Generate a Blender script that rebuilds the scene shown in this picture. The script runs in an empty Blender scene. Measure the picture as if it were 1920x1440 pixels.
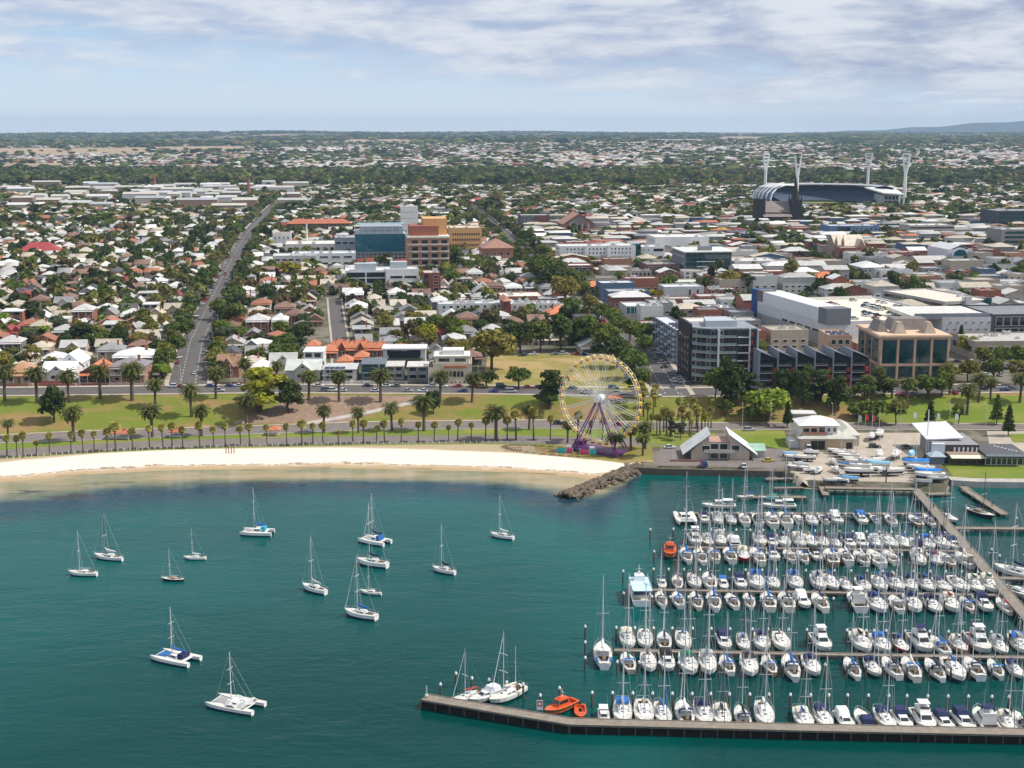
import bpy, math, random
import numpy as np
from mathutils import Vector, Matrix
R = math.radians
rnd = random.Random(7)
SC = bpy.context.scene
COL = SC.collection
# ---------------------------------------------------------------- camera
FPX, PITCH, CAMZ = 2520.0, R(10.61), 120.0          # focal length in photo pixels, tilt, height over the bay
cd = bpy.data.cameras.new('camera'); cam = bpy.data.objects.new('camera', cd); COL.objects.link(cam)
cam.location = (0, 0, CAMZ); cam.rotation_euler = (R(90) - PITCH, 0, 0)
cd.sensor_fit = 'HORIZONTAL'; cd.sensor_width = 36.0; cd.lens = 36.0 * FPX / 1920.0
cd.clip_start = 1.0; cd.clip_end = 90000.0
SC.camera = cam
# ---------------------------------------------------------------- light
SUN_EL, SUN_AZ = R(50), R(92)                       # azimuth clockwise from the view direction (+Y)
sd = bpy.data.lights.new('sun', 'SUN'); sun = bpy.data.objects.new('sun', sd); COL.objects.link(sun)
sd.energy = 4.7; sd.angle = R(0.53); sd.color = (1.0, 0.95, 0.87)
sv = Vector((math.cos(SUN_EL) * math.sin(SUN_AZ), math.cos(SUN_EL) * math.cos(SUN_AZ), math.sin(SUN_EL)))
sun.rotation_euler = sv.to_track_quat('Z', 'Y').to_euler()
SC.view_settings.view_transform = 'Standard'; SC.view_settings.look = 'None'
SC.view_settings.exposure = 0.0; SC.view_settings.gamma = 1.0
SC.cycles.max_bounces = 6; SC.cycles.diffuse_bounces = 2; SC.cycles.glossy_bounces = 3
SC.cycles.transmission_bounces = 2; SC.cycles.volume_bounces = 0; SC.cycles.transparent_max_bounces = 6
SC.cycles.caustics_reflective = False; SC.cycles.caustics_refractive = False
SC.cycles.use_adaptive_sampling = True; SC.cycles.adaptive_threshold = 0.015


class NT:
    """small node-tree helper"""
    def __init__(s, tree): s.t = tree; s.n = tree.nodes; s.l = tree.links
    def new(s, typ, **kw):
        n = s.n.new(typ)
        for k, v in kw.items():
            if k in n.inputs.keys(): n.inputs[k].default_value = v
            else: setattr(n, k, v)
        return n
    def set(s, inp, v):
        if hasattr(v, 'is_output'): s.l.new(v, inp)
        else: inp.default_value = v
    def math(s, op, a, b=0.0, c=None, clamp=False):
        n = s.n.new('ShaderNodeMath'); n.operation = op; n.use_clamp = clamp
        s.set(n.inputs[0], a); s.set(n.inputs[1], b)
        if c is not None: s.set(n.inputs[2], c)
        return n.outputs[0]
    def mix(s, f, a, b, blend='MIX'):
        n = s.n.new('ShaderNodeMix'); n.data_type = 'RGBA'; n.blend_type = blend; n.clamp_factor = True
        s.set(n.inputs[0], f)
        for i, v in ((6, a), (7, b)):
            if isinstance(v, tuple): v = tuple(v) + (1.0,) * (4 - len(v))
            s.set(n.inputs[i], v)
        return n.outputs[2]
    def ramp(s, f, a, b, smooth=True):
        n = s.n.new('ShaderNodeMapRange'); n.interpolation_type = 'SMOOTHSTEP' if smooth else 'LINEAR'; n.clamp = True
        s.set(n.inputs[0], f); s.set(n.inputs[1], a); s.set(n.inputs[2], b)
        return n.outputs[0]
    def noise(s, vec, scale, detail=3.0, rough=0.55, dist=0.0, dim='3D'):
        n = s.n.new('ShaderNodeTexNoise'); n.noise_dimensions = dim
        if vec is not None: s.l.new(vec, n.inputs['Vector'])
        n.inputs['Scale'].default_value = scale; n.inputs['Detail'].default_value = detail
        n.inputs['Roughness'].default_value = rough; n.inputs['Distortion'].default_value = dist
        return n.outputs['Fac']
    def comb(s, x, y, z):
        n = s.n.new('ShaderNodeCombineXYZ')
        for i, v in enumerate((x, y, z)): s.set(n.inputs[i], v)
        return n.outputs[0]
    def sep(s, v):
        n = s.n.new('ShaderNodeSeparateXYZ'); s.l.new(v, n.inputs[0]); return n.outputs
    def scale(s, v, f):
        n = s.n.new('ShaderNodeMapping'); s.l.new(v, n.inputs[0]); n.inputs['Scale'].default_value = f
        return n.outputs[0]


def build_world():
    w = bpy.data.worlds.new('World'); SC.world = w; w.use_nodes = True
    k = NT(w.node_tree); k.n.clear()
    out = k.new('ShaderNodeOutputWorld'); bg = k.new('ShaderNodeBackground'); k.l.new(bg.outputs[0], out.inputs[0])
    sky = k.new('ShaderNodeTexSky'); sky.sky_type = 'NISHITA'; sky.sun_disc = False
    sky.sun_elevation = SUN_EL; sky.sun_rotation = SUN_AZ; sky.altitude = 100; sky.air_density = 1.0
    sky.dust_density = 0.2; sky.ozone_density = 2.2
    tc = k.new('ShaderNodeTexCoord'); d = tc.outputs['Generated']
    x, y, z = k.sep(d)
    az = k.math('ARCTAN2', x, y)
    el = k.math('ARCSINE', z)
    # long flat banks of cloud; heavier to the right and higher up
    v1 = k.comb(k.math('MULTIPLY', az, 6.5), k.math('MULTIPLY', el, 30.0), 0.0)
    n1 = k.noise(v1, 1.0, 8.0, 0.6, 0.35)
    v2 = k.comb(k.math('MULTIPLY', az, 16.0), k.math('MULTIPLY', el, 72.0), 3.1)
    n2 = k.noise(v2, 1.0, 6.0, 0.6, 0.2)
    bias = k.math('ADD', k.math('MULTIPLY', el, 5.2), k.math('MULTIPLY', az, 0.42))
    bias = k.math('MINIMUM', bias, 0.62)
    cov = k.math('ADD', k.math('MULTIPLY', n1, 0.78), k.math('MULTIPLY', n2, 0.24))
    cov = k.math('ADD', cov, bias)
    mask = k.ramp(cov, 0.58, 0.82)
    # small bright puffs low over the horizon
    v3 = k.comb(k.math('MULTIPLY', az, 34.0), k.math('MULTIPLY', el, 150.0), 7.7)
    n3 = k.noise(v3, 1.0, 5.0, 0.6)
    band = k.math('MULTIPLY', k.ramp(el, 0.001, 0.008), k.math('SUBTRACT', 1.0, k.ramp(el, 0.012, 0.024)))
    puff = k.math('MULTIPLY', k.ramp(n3, 0.50, 0.70), band)
    puff2b = k.math('MULTIPLY', k.ramp(el, 0.014, 0.022), k.math('SUBTRACT', 1.0, k.ramp(el, 0.03, 0.045)))
    puff2 = k.math('MULTIPLY', k.ramp(k.noise(k.comb(k.math('MULTIPLY', az, 22.0), k.math('MULTIPLY', el, 170.0), 1.7), 1.0, 5.0, 0.6), 0.56, 0.70), puff2b)
    puff2 = k.math('MULTIPLY', puff2, k.ramp(az, -0.05, 0.2))
    # clear air: Nishita, cooled a little near the horizon where this sky goes white
    low = k.mix(k.ramp(el, 0.0, 0.075, False), (9.8, 10.7, 11.2), (5.2, 7.6, 10.2))
    clear = k.mix(k.math('SUBTRACT', 1.0, k.ramp(el, 0.12, 0.45)), sky.outputs[0], low)
    shade = k.ramp(k.math('ADD', k.math('MULTIPLY', n2, 0.6), k.math('MULTIPLY', n1, 0.5)), 0.42, 0.66)
    right = k.ramp(az, -0.15, 0.38)
    dark = k.mix(right, (5.2, 6.2, 8.4), (4.4, 5.1, 7.0))
    cloud = k.mix(shade, dark, (9.4, 9.6, 10.2))
    cloud = k.mix(k.math('MULTIPLY', k.math('SUBTRACT', 1.0, k.ramp(el, 0.0, 0.05)), 0.5), cloud, (7.7, 8.5, 9.7))
    c = k.mix(k.math('MULTIPLY', mask, 0.93), clear, cloud)
    c = k.mix(k.math('MULTIPLY', puff, 0.55), c, (9.8, 10.3, 10.9))
    c = k.mix(k.math('MULTIPLY', puff2, 0.8), c, (10, 10.3, 10.8))
    # below the horizon nothing shines
    k.l.new(c, bg.inputs[0]); bg.inputs[1].default_value = 0.085
build_world()

# ---------------------------------------------------------------- terrain shape
CP, SP = math.cos(PITCH), math.sin(PITCH)
def ray(px, py):
    a, b = (px - 960) / FPX, (720 - py) / FPX
    return np.array((a, CP + b * SP, -SP + b * CP))
def P(px, py, z=0.0):
    """where the sight line through a photo pixel meets the level z"""
    d = ray(px, py); t = (z - CAMZ) / d[2]
    return d[0] * t, d[1] * t
def curve(pts, z):
    q = sorted(P(a, b, z) for a, b in pts)
    return np.array([p[0] for p in q]), np.array([p[1] for p in q])
SHORE_PX = [(-260, 936), (-120, 915), (0, 903), (150, 890), (300, 882), (400, 880), (620, 877), (800, 880), (950, 885), (1060, 892),
            (1110, 898), (1150, 891), (1192, 881), (1240, 884), (1466, 889)]
sx, sy = curve(SHORE_PX, 0)
def addpx(pts):
    global sx, sy
    for a, b in pts:
        x, y = P(a, b, 0); sx = np.append(sx, x); sy = np.append(sy, y)
addpx([(1484, 900), (1500, 914), (1548, 916), (1550, 918), (1712, 921), (1775, 925), (1779, 906), (1920, 912), (2150, 914), (2500, 914)])
o_ = np.argsort(sx); sx, sy = sx[o_], sy[o_]
sx = np.concatenate(([-3000, -900], sx, [1500, 3000])); sy = np.concatenate(([330, 400], sy, [sy[-1] - 10, sy[-1] - 100]))
BX, BY = curve([(-300, 892), (0, 864), (150, 854), (300, 847), (500, 842), (700, 838), (900, 836), (1000, 838), (1150, 842), (1920, 842), (2300, 842)], 2.2)
LX, LY = curve([(-300, 848), (0, 831), (150, 826), (300, 820), (500, 813), (700, 806), (1000, 803), (1300, 806), (1920, 806), (2300, 806)], 3.0)
BTX, BTY = curve([(-300, 826), (0, 815), (150, 808), (300, 803), (500, 797), (700, 790), (1000, 787), (1300, 792), (1920, 794), (2300, 794)], 3.4)
TX, TY = curve([(-300, 747), (0, 744), (250, 741), (500, 738), (900, 740), (1200, 745), (1300, 745), (1920, 737), (2300, 737)], 10.0)
def S(x): return np.interp(x, sx, sy)
FY = np.array([0, 590, 1000, 2000, 2600, 3300, 4500, 6000, 8000, 10000, 13000, 17000, 24000, 40000.])
FZ = np.array([10, 10, 11.5, 16, 14, 12, 26, 44, 58, 74, 96, 104, 106, 60.])
def bumps(x, y):
    a = np.clip((y - 3600) / 4000, 0, 1)
    b = (np.sin(x / 900 + 1.3) * np.cos(y / 1300 + x / 2100) * 9 + np.sin(x / 370 + y / 520) * 3.5
         + np.sin(x / 2300 + .6) * np.sin(y / 2900) * 12)
    left = np.clip((-x - 0.15 * y) / (0.35 * y + 1), 0, 1) * np.clip((y - 7000) / 6000, 0, 1)
    return a * b - left * 34
def T(x, y):
    x = np.asarray(x, float); y = np.asarray(y, float)
    s = S(x); hw = np.interp(x, [41, 46, 1500], [0.05, 1.9, 1.9])
    b, l, bt, t = np.interp(x, BX, BY), np.interp(x, LX, LY), np.interp(x, BTX, BTY), np.interp(x, TX, TY)
    z = np.where(y < s, np.maximum(-4.0, -0.05 - (s - y) * 0.12), 0.0)
    z = z + np.clip((y - s) / 0.4, 0, 1) * hw
    z = z + np.clip((y - s) / np.maximum(b - s, 1), 0, 1) * (2.2 - hw)
    z = z + np.clip((y - b) / (l - b), 0, 1) * 0.8 + np.clip((y - l) / (bt - l), 0, 1) * 0.4
    z = z + np.clip((y - bt) / (t - bt), 0, 1) * 6.6
    z = z + np.where(y > t, np.interp(y, FY, FZ) - 10.0, 0.0) + bumps(x, y)
    return z
_ts = np.concatenate((np.arange(200, 1500, 1.5), np.geomspace(1500, 30000, 900)))
def G(px, py):
    """the ground point seen through a photo pixel"""
    d = ray(px, py); n = d / d[1]
    y = _ts; x = n[0] * y; z = CAMZ + n[2] * y
    f = z - np.maximum(T(x, y), 0.0)
    i = int(np.argmax(f < 0)) or len(y) - 1
    a, b = y[i - 1], y[i]
    u = f[i - 1] / (f[i - 1] - f[i])
    yy = a + (b - a) * u
    return float(n[0] * yy), float(yy)
def depth(x, y, z): return y * CP + (CAMZ - z) * SP
def px_of(x, y, z):
    dz = z - CAMZ; c = y * CP - dz * SP; u = y * SP + dz * CP
    return 960 + FPX * x / c, 720 - FPX * u / c
def mpp(x, y, z=5): return depth(x, y, z) / FPX     # metres per photo pixel
TZ = lambda x, y: float(T(x, y))

# ---------------------------------------------------------------- mesh helpers
class MB:
    def __init__(s): s.v = []; s.f = []; s.m = []
    def add(s, vs, fs, mi=0):
        o = len(s.v); s.v += [tuple(v) for v in vs]
        for f in fs: s.f.append(tuple(i + o for i in f)); s.m.append(mi)
        return s
    def box(s, x0, x1, y0, y1, z0, z1, mi=0, top=None):
        t = top or 0.0                                  # inset of the top face
        vs = [(x0, y0, z0), (x1, y0, z0), (x1, y1, z0), (x0, y1, z0), (x0 + t, y0 + t, z1), (x1 - t, y0 + t, z1), (x1 - t, y1 - t, z1), (x0 + t, y1 - t, z1)]
        return s.add(vs, [(3, 2, 1, 0), (4, 5, 6, 7), (0, 1, 5, 4), (1, 2, 6, 5), (2, 3, 7, 6), (3, 0, 4, 7)], mi)
    def tube(s, p, q, r0, r1=None, n=6, mi=0, caps=True):
        r1 = r0 if r1 is None else r1
        p, q = Vector(p), Vector(q); d = (q - p)
        if d.length < 1e-6: return s
        d.normalize(); a = d.orthogonal().normalized(); b = d.cross(a)
        vs = []
        for c, r in ((p, r0), (q, r1)):
            for i in range(n):
                t = 2 * math.pi * i / n
                vs.append(c + a * (math.cos(t) * r) + b * (math.sin(t) * r))
        fs = [(i, (i + 1) % n, n + (i + 1) % n, n + i) for i in range(n)]
        if caps: fs += [tuple(range(n))[::-1], tuple(range(n, 2 * n))]
        return s.add(vs, fs, mi)
    def path(s, pts, rads, n=6, mi=0):
        for i in range(len(pts) - 1): s.tube(pts[i], pts[i + 1], rads[i], rads[i + 1], n, mi, caps=(i == len(pts) - 2))
        return s
    def loft(s, rings, mi=0, closed=False, cap0=False, cap1=False):
        n = len(rings[0]); vs = [v for r in rings for v in r]; fs = []
        for i in range(len(rings) - 1):
            for j in range(n if closed else n - 1):
                k = (j + 1) % n
                fs.append((i * n + j, i * n + k, (i + 1) * n + k, (i + 1) * n + j))
        if cap0: fs.append(tuple(range(n))[::-1])
        if cap1: fs.append(tuple(range((len(rings) - 1) * n, len(rings) * n)))
        return s.add(vs, fs, mi)
    def lathe(s, prof, n=12, mi=0, c=(0, 0, 0)):
        rings = [[(c[0] + r * math.cos(2 * math.pi * i / n), c[1] + r * math.sin(2 * math.pi * i / n), c[2] + z) for i in range(n)] for r, z in prof]
        return s.loft(rings, mi, True, True, True)
    def prism(s, poly, z0, z1, mi=0):
        n = len(poly)
        vs = [(x, y, z0) for x, y in poly] + [(x, y, z1) for x, y in poly]
        return s.add(vs, [(i, (i + 1) % n, n + (i + 1) % n, n + i) for i in range(n)] + [tuple(range(n))[::-1], tuple(range(n, 2 * n))], mi)
    def mesh(s, name, mats, smooth=False):
        m = bpy.data.meshes.new(name); m.from_pydata(s.v, [], s.f)
        for t in (mats if isinstance(mats, (list, tuple)) else [mats]): m.materials.append(t)
        if any(s.m): m.polygons.foreach_set('material_index', s.m)
        if smooth: m.polygons.foreach_set('use_smooth', [True] * len(s.f))
        m.update(); return m


def obj(name, me, parent=None, loc=(0, 0, 0), rz=0.0, color=None, scale=None):
    o = bpy.data.objects.new(name, me); COL.objects.link(o)
    o.location = loc
    if rz: o.rotation_euler = (0, 0, rz)
    if scale: o.scale = scale
    if color: o.color = (color[0], color[1], color[2], 1.0)
    if parent: o.parent = parent
    return o
def thing(name, label, cat, loc=(0, 0, 0), rz=0.0, group=None, scale=None, me=None, color=None):
    o = obj(name, me, None, loc, rz, color, scale)
    o['label'] = label; o['category'] = cat
    if group: o['group'] = group
    return o
def struct(name, me, kind='structure', label=None, cat=None):
    o = obj(name, me); o['kind'] = kind
    if label: o['label'] = label; o['category'] = cat or name.replace('_', ' ')
    return o
def dup(src, parent=None, color=None, colors=None):
    """copy a thing with its parts and sub-parts; meshes are shared"""
    c = src.copy(); COL.objects.link(c); c.parent = parent
    for ch in src.children: dup(ch, c)
    return c
ONES = ['', 'first', 'second', 'third', 'fourth', 'fifth', 'sixth', 'seventh', 'eighth', 'ninth', 'tenth', 'eleventh', 'twelfth', 'thirteenth',
        'fourteenth', 'fifteenth', 'sixteenth', 'seventeenth', 'eighteenth', 'nineteenth']
TENS = ['', '', 'twent', 'thirt', 'fort', 'fift', 'sixt', 'sevent', 'eight', 'ninet']
def nth(n):
    if n < 20: return ONES[n]
    if n >= 100: return 'hundred' + ('th' if n == 100 else '-and-' + nth(n - 100))
    return TENS[n // 10] + ('ieth' if n % 10 == 0 else 'y-' + ONES[n % 10])


def np_mesh(name, verts, tmpl, mat, cols=None):
    """verts (N,k,3) copies of one face template; cols (N,len(tmpl),3) face colours"""
    N, kk = verts.shape[:2]
    lens = np.array([len(f) for f in tmpl]); flat = np.array([i for f in tmpl for i in f])
    loops = (np.arange(N)[:, None] * kk + flat[None, :]).ravel()
    totals = np.tile(lens, N); starts = np.concatenate(([0], np.cumsum(totals)[:-1]))
    m = bpy.data.meshes.new(name)
    m.vertices.add(N * kk); m.vertices.foreach_set('co', verts.astype(np.float32).ravel())
    m.loops.add(len(loops)); m.loops.foreach_set('vertex_index', loops.astype(np.int32))
    m.polygons.add(len(totals)); m.polygons.foreach_set('loop_start', starts.astype(np.int32))
    if cols is not None:
        a = m.attributes.new('Col', 'FLOAT_COLOR', 'FACE')
        c = np.ones((N * len(tmpl), 4), np.float32); c[:, :3] = cols.reshape(-1, 3)
        a.data.foreach_set('color', c.ravel())
    for t in (mat if isinstance(mat, (list, tuple)) else [mat]): m.materials.append(t)
    m.update(calc_edges=True); m.validate()
    return m

# ---------------------------------------------------------------- materials
MATS = {}
def mat(name, color=(0.5, 0.5, 0.5), rough=0.7, var=0.12, nscale=0.6, objcol=False, attr=False, metal=0.0, spec=0.5, coat=None, bump=0.0, bscale=4.0):
    m = bpy.data.materials.new(name); m.use_nodes = True; k = NT(m.node_tree)
    b = k.n['Principled BSDF']; b.inputs['Roughness'].default_value = rough; b.inputs['Metallic'].default_value = metal
    b.inputs['Specular IOR Level'].default_value = spec
    if objcol: c = k.new('ShaderNodeObjectInfo').outputs['Color']
    elif attr: c = k.new('ShaderNodeAttribute', attribute_name='Col').outputs['Color']
    else:
        n = k.new('ShaderNodeRGB'); n.outputs[0].default_value = tuple(color) + (1,); c = n.outputs[0]
    geo = k.new('ShaderNodeNewGeometry')
    if var:
        f = k.noise(geo.outputs['Position'], nscale, 4.0, 0.6)
        v = k.ramp(f, 0.25, 0.75, False)
        g = k.math('ADD', k.math('MULTIPLY', v, 2 * var), 1 - var)
        c = k.mix(1.0, c, k.comb(g, g, g), 'MULTIPLY')
    k.l.new(c, b.inputs['Base Color'])
    if bump:
        bn = k.new('ShaderNodeBump'); bn.inputs['Strength'].default_value = bump
        k.l.new(k.noise(geo.outputs['Position'], bscale, 3.0), bn.inputs['Height']); k.l.new(bn.outputs[0], b.inputs['Normal'])
    MATS[name] = m; return m
M_WALL = mat('wall_paint', rough=0.85, objcol=True, var=0.13, nscale=0.5)
M_ROOF = mat('roof_sheet', rough=0.55, objcol=True, var=0.2, nscale=0.35)
M_STUFF = mat('far_building', attr=True, rough=0.8, var=0.08)
M_GEL = mat('gelcoat', objcol=True, rough=0.25, var=0.05, nscale=0.8)
M_CANVAS = mat('canvas', objcol=True, rough=0.9, var=0.14, nscale=2.0)
M_PAINT = mat('car_paint', objcol=True, rough=0.28, var=0.03)
M_DECK = mat('boat_deck', (0.66, 0.64, 0.58), 0.6, 0.12, 1.2)
M_TEAK = mat('teak', (0.30, 0.19, 0.10), 0.7, 0.2, 2.0)
M_TIMBER = mat('weathered_timber', (0.235, 0.20, 0.16), 0.85, 0.25, 0.8)
M_PILE = mat('pile_timber', (0.10, 0.075, 0.055), 0.9, 0.3, 1.5)
M_DARK = mat('dark_rubber', (0.02, 0.02, 0.022), 0.6, 0.1)
M_ALU = mat('mast_alloy', (0.66, 0.66, 0.66), 0.45, 0.04)
M_WIRE = mat('rigging_wire', (0.45, 0.46, 0.47), 0.5, 0.0)
M_WHITE = mat('white_paint', (0.78, 0.78, 0.76), 0.5, 0.07)
M_CONC = mat('concrete', (0.42, 0.39, 0.35), 0.9, 0.2, 0.4)
M_BARK = mat('bark', (0.09, 0.065, 0.045), 0.95, 0.3, 2.0)
M_PALMT = mat('palm_trunk', (0.115, 0.085, 0.06), 0.95, 0.3, 3.0)
M_ROCK = mat('rock', (0.14, 0.108, 0.075), 0.95, 0.35, 0.5)
M_STONE = mat('bluestone', (0.022, 0.019, 0.018), 0.9, 0.3, 0.3)
M_STEEL = mat('painted_steel', objcol=True, rough=0.45, var=0.06)
M_TYRE = mat('tyre', (0.025, 0.025, 0.025), 0.8, 0.1)
def glass(name, c, rough=0.08, var=0.3):
    m = mat(name, c, rough, var, 0.4, spec=0.8); return m
M_GLASS = glass('window_glass', (0.022, 0.028, 0.034))
M_TEAL = glass('teal_glass', (0.008, 0.055, 0.06), 0.06, 0.6)
M_BLUEG = glass('blue_curtain_glass', (0.006, 0.10, 0.15), 0.08, 0.7)
def leaf_mat(name, objcol=True, attr=False):
    m = bpy.data.materials.new(name); m.use_nodes = True; k = NT(m.node_tree); b = k.n['Principled BSDF']
    b.inputs['Roughness'].default_value = 0.7; b.inputs['Specular IOR Level'].default_value = 0.15
    c = (k.new('ShaderNodeAttribute', attribute_name='Col').outputs['Color'] if attr else k.new('ShaderNodeObjectInfo').outputs['Color'])
    g = k.new('ShaderNodeNewGeometry')
    f = k.noise(g.outputs['Position'], 0.35, 3.0); h = k.math('ADD', k.math('MULTIPLY', g.outputs['Random Per Island'], 0.5), k.math('MULTIPLY', f, 1.1))
    c = k.mix(1.0, c, k.comb(k.math('ADD', k.math('MULTIPLY', h, 1.5), .14), k.math('ADD', k.math('MULTIPLY', h, 1.3), .24), k.math('ADD', k.math('MULTIPLY', h, 0.9), .35)), 'MULTIPLY')
    k.l.new(c, b.inputs['Base Color'])
    tr = k.new('ShaderNodeBsdfTranslucent'); k.l.new(c, tr.inputs[0])
    ms = k.new('ShaderNodeMixShader'); ms.inputs[0].default_value = 0.30
    k.l.new(b.outputs[0], ms.inputs[1]); k.l.new(tr.outputs[0], ms.inputs[2])
    k.l.new(ms.outputs[0], k.n['Material Output'].inputs[0])
    return m
M_LEAF = leaf_mat('leaves'); M_LEAFS = leaf_mat('far_leaves', attr=True)
M_FROND = leaf_mat('fronds')
# ================================================================ SETTING: land, water, roads
def ground_mat():
    m = bpy.data.materials.new('ground_mix'); m.use_nodes = True; k = NT(m.node_tree); b = k.n['Principled BSDF']
    b.inputs['Roughness'].default_value = 0.95; b.inputs['Specular IOR Level'].default_value = 0.1
    g = k.new('ShaderNodeNewGeometry'); pos = g.outputs['Position']; x, y, z = k.sep(pos)
    n1 = k.noise(pos, 0.02, 5.0, 0.6); n2 = k.noise(pos, 0.11, 4.0, 0.6); n3 = k.noise(pos, 0.0016, 4.0, 0.55)
    near = k.mix(k.ramp(n2, 0.42, 0.6), (0.105, 0.10, 0.065), (0.20, 0.175, 0.14))
    near = k.mix(k.ramp(n1, 0.55, 0.7), near, (0.075, 0.095, 0.03))
    far = k.mix(k.ramp(n3, 0.46, 0.56), (0.075, 0.08, 0.045), (0.30, 0.235, 0.15))
    far = k.mix(k.ramp(n1, 0.54, 0.68), far, (0.06, 0.066, 0.035))
    c = k.mix(k.ramp(y, 2300.0, 3000.0), near, far)
    k.l.new(c, b.inputs['Base Color']); return m
def sand_mat():
    m = bpy.data.materials.new('beach_sand'); m.use_nodes = True; k = NT(m.node_tree); b = k.n['Principled BSDF']
    b.inputs['Roughness'].default_value = 0.95; b.inputs['Specular IOR Level'].default_value = 0.1
    pos = k.new('ShaderNodeNewGeometry').outputs['Position']
    d = k.new('ShaderNodeAttribute', attribute_name='edge').outputs['Fac']      # metres above the water's edge
    n = k.noise(pos, 0.12, 5.0, 0.6); n2 = k.noise(pos, 0.5, 4.0, 0.6)
    c = k.mix(k.ramp(n2, 0.3, 0.7), (0.69, 0.62, 0.51), (0.77, 0.70, 0.59))
    dd = k.math('ADD', d, k.math('MULTIPLY', k.math('SUBTRACT', n, 0.5), 9.0))
    c = k.mix(k.ramp(dd, 6.5, 2.2), c, (0.43, 0.31, 0.18))
    wrack = k.math('MULTIPLY', k.ramp(k.math('ABSOLUTE', k.math('SUBTRACT', dd, 5.2)), 1.3, 0.3), k.ramp(n2, 0.42, 0.55))
    c = k.mix(k.math('MULTIPLY', wrack, 0.7), c, (0.17, 0.10, 0.055))
    c = k.mix(k.ramp(k.math('ADD', d, k.math('MULTIPLY', n, 2.0)), 22.0, 25.5), c, (0.40, 0.32, 0.20))
    k.l.new(c, b.inputs['Base Color']); return m
def grass_mat(name, green, dry, lo, hi, sc=0.06):
    m = bpy.data.materials.new(name); m.use_nodes = True; k = NT(m.node_tree); b = k.n['Principled BSDF']
    b.inputs['Roughness'].default_value = 0.9; b.inputs['Specular IOR Level'].default_value = 0.15
    pos = k.new('ShaderNodeNewGeometry').outputs['Position']
    n = k.noise(k.scale(pos, (0.6, 1, 1)), sc, 5.0, 0.62); n2 = k.noise(pos, 0.9, 3.0, 0.6)
    c = k.mix(k.ramp(n, lo, hi), green, dry)
    g = k.math('ADD', k.math('MULTIPLY', n2, 0.5), 0.75)
    c = k.mix(1.0, c, k.comb(g, g, g), 'MULTIPLY'); k.l.new(c, b.inputs['Base Color']); return m
def water_mat():
    m = bpy.data.materials.new('bay_water'); m.use_nodes = True; k = NT(m.node_tree); b = k.n['Principled BSDF']
    pos = k.new('ShaderNodeNewGeometry').outputs['Position']; x, y, z = k.sep(pos)
    d = k.new('ShaderNodeAttribute', attribute_name='off').outputs['Fac']       # how far out from the shore, 0 at the edge
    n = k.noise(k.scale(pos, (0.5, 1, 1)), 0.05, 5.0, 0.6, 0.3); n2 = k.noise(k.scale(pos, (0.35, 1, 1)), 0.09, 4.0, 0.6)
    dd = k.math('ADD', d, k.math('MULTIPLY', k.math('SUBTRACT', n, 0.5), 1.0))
    sand = k.mix(k.ramp(n2, 0.4, 0.62), (0.35, 0.28, 0.17), (0.22, 0.22, 0.13))
    weed = k.mix(n2, (0.008, 0.028, 0.052), (0.010, 0.058, 0.080))
    c = k.mix(k.ramp(dd, 0.5, 0.95), sand, (0.10, 0.13, 0.09))
    c = k.mix(k.ramp(dd, 0.80, 1.12), c, weed)
    patch = k.math('MULTIPLY', k.ramp(n2, 0.55, 0.62), k.ramp(dd, 0.45, 0.6))
    c = k.mix(k.math('MULTIPLY', patch, 0.8), c, (0.045, 0.04, 0.04))
    deep = k.mix(k.ramp(k.noise(pos, 0.008, 3.0), 0.3, 0.7), (0.000, 0.070, 0.065), (0.002, 0.092, 0.088))
    c = k.mix(k.ramp(dd, 1.15, 2.6), c, deep)
    c = k.mix(k.ramp(dd, 3.0, 10.5, False), c, (0.0, 0.044, 0.039))  # vignette and steep-view darkening painted into the colour, growing away from shore
    g_ = k.math('ADD', k.math('MULTIPLY', k.noise(k.scale(pos, (0.3, 1, 1)), 0.02, 5.0, 0.6, 0.5), 0.5), 0.75)
    c = k.mix(1.0, c, k.comb(g_, g_, g_), 'MULTIPLY')
    k.l.new(c, b.inputs['Base Color'])
    gust = k.ramp(k.noise(k.scale(pos, (0.35, 1, 1)), 0.013, 4.0, 0.6, 0.6), 0.35, 0.65)
    k.l.new(k.math('ADD', k.math('MULTIPLY', gust, 0.10), 0.03), b.inputs['Roughness']); b.inputs['IOR'].default_value = 1.333; b.inputs['Specular IOR Level'].default_value = 0.11
    w1 = k.noise(k.scale(pos, (0.55, 1, 1)), 0.55, 3.0, 0.6, 0.4); w2 = k.noise(k.scale(pos, (0.5, 1, 1)), 0.12, 3.0, 0.5, 0.3)
    h = k.math('ADD', k.math('MULTIPLY', w1, 0.5), k.math('MULTIPLY', w2, 1.1))
    bn = k.new('ShaderNodeBump'); k.l.new(k.math('ADD', k.math('MULTIPLY', gust, 0.36), 0.2), bn.inputs['Strength']); bn.inputs['Distance'].default_value = 0.8
    k.l.new(h, bn.inputs['Height']); k.l.new(bn.outputs[0], b.inputs['Normal'])
    return m
def road_mat(name, base):
    m = mat(name, base, 0.9, 0.16, 0.25, spec=0.2); return m
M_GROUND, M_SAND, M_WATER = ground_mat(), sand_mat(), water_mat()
M_SLOPE = grass_mat('bank_grass', (0.150, 0.185, 0.026), (0.29, 0.18, 0.08), 0.40, 0.62, 0.055)
M_LAWN = grass_mat('lawn_grass', (0.145, 0.20, 0.025), (0.24, 0.235, 0.06), 0.42, 0.72, 0.08)
M_PARK = grass_mat('dry_grass', (0.22, 0.20, 0.05), (0.38, 0.27, 0.12), 0.4, 0.6, 0.05)
M_ASPH = road_mat('asphalt', (0.115, 0.105, 0.10)); M_ASPH2 = road_mat('pale_asphalt', (0.19, 0.165, 0.15))
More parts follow.
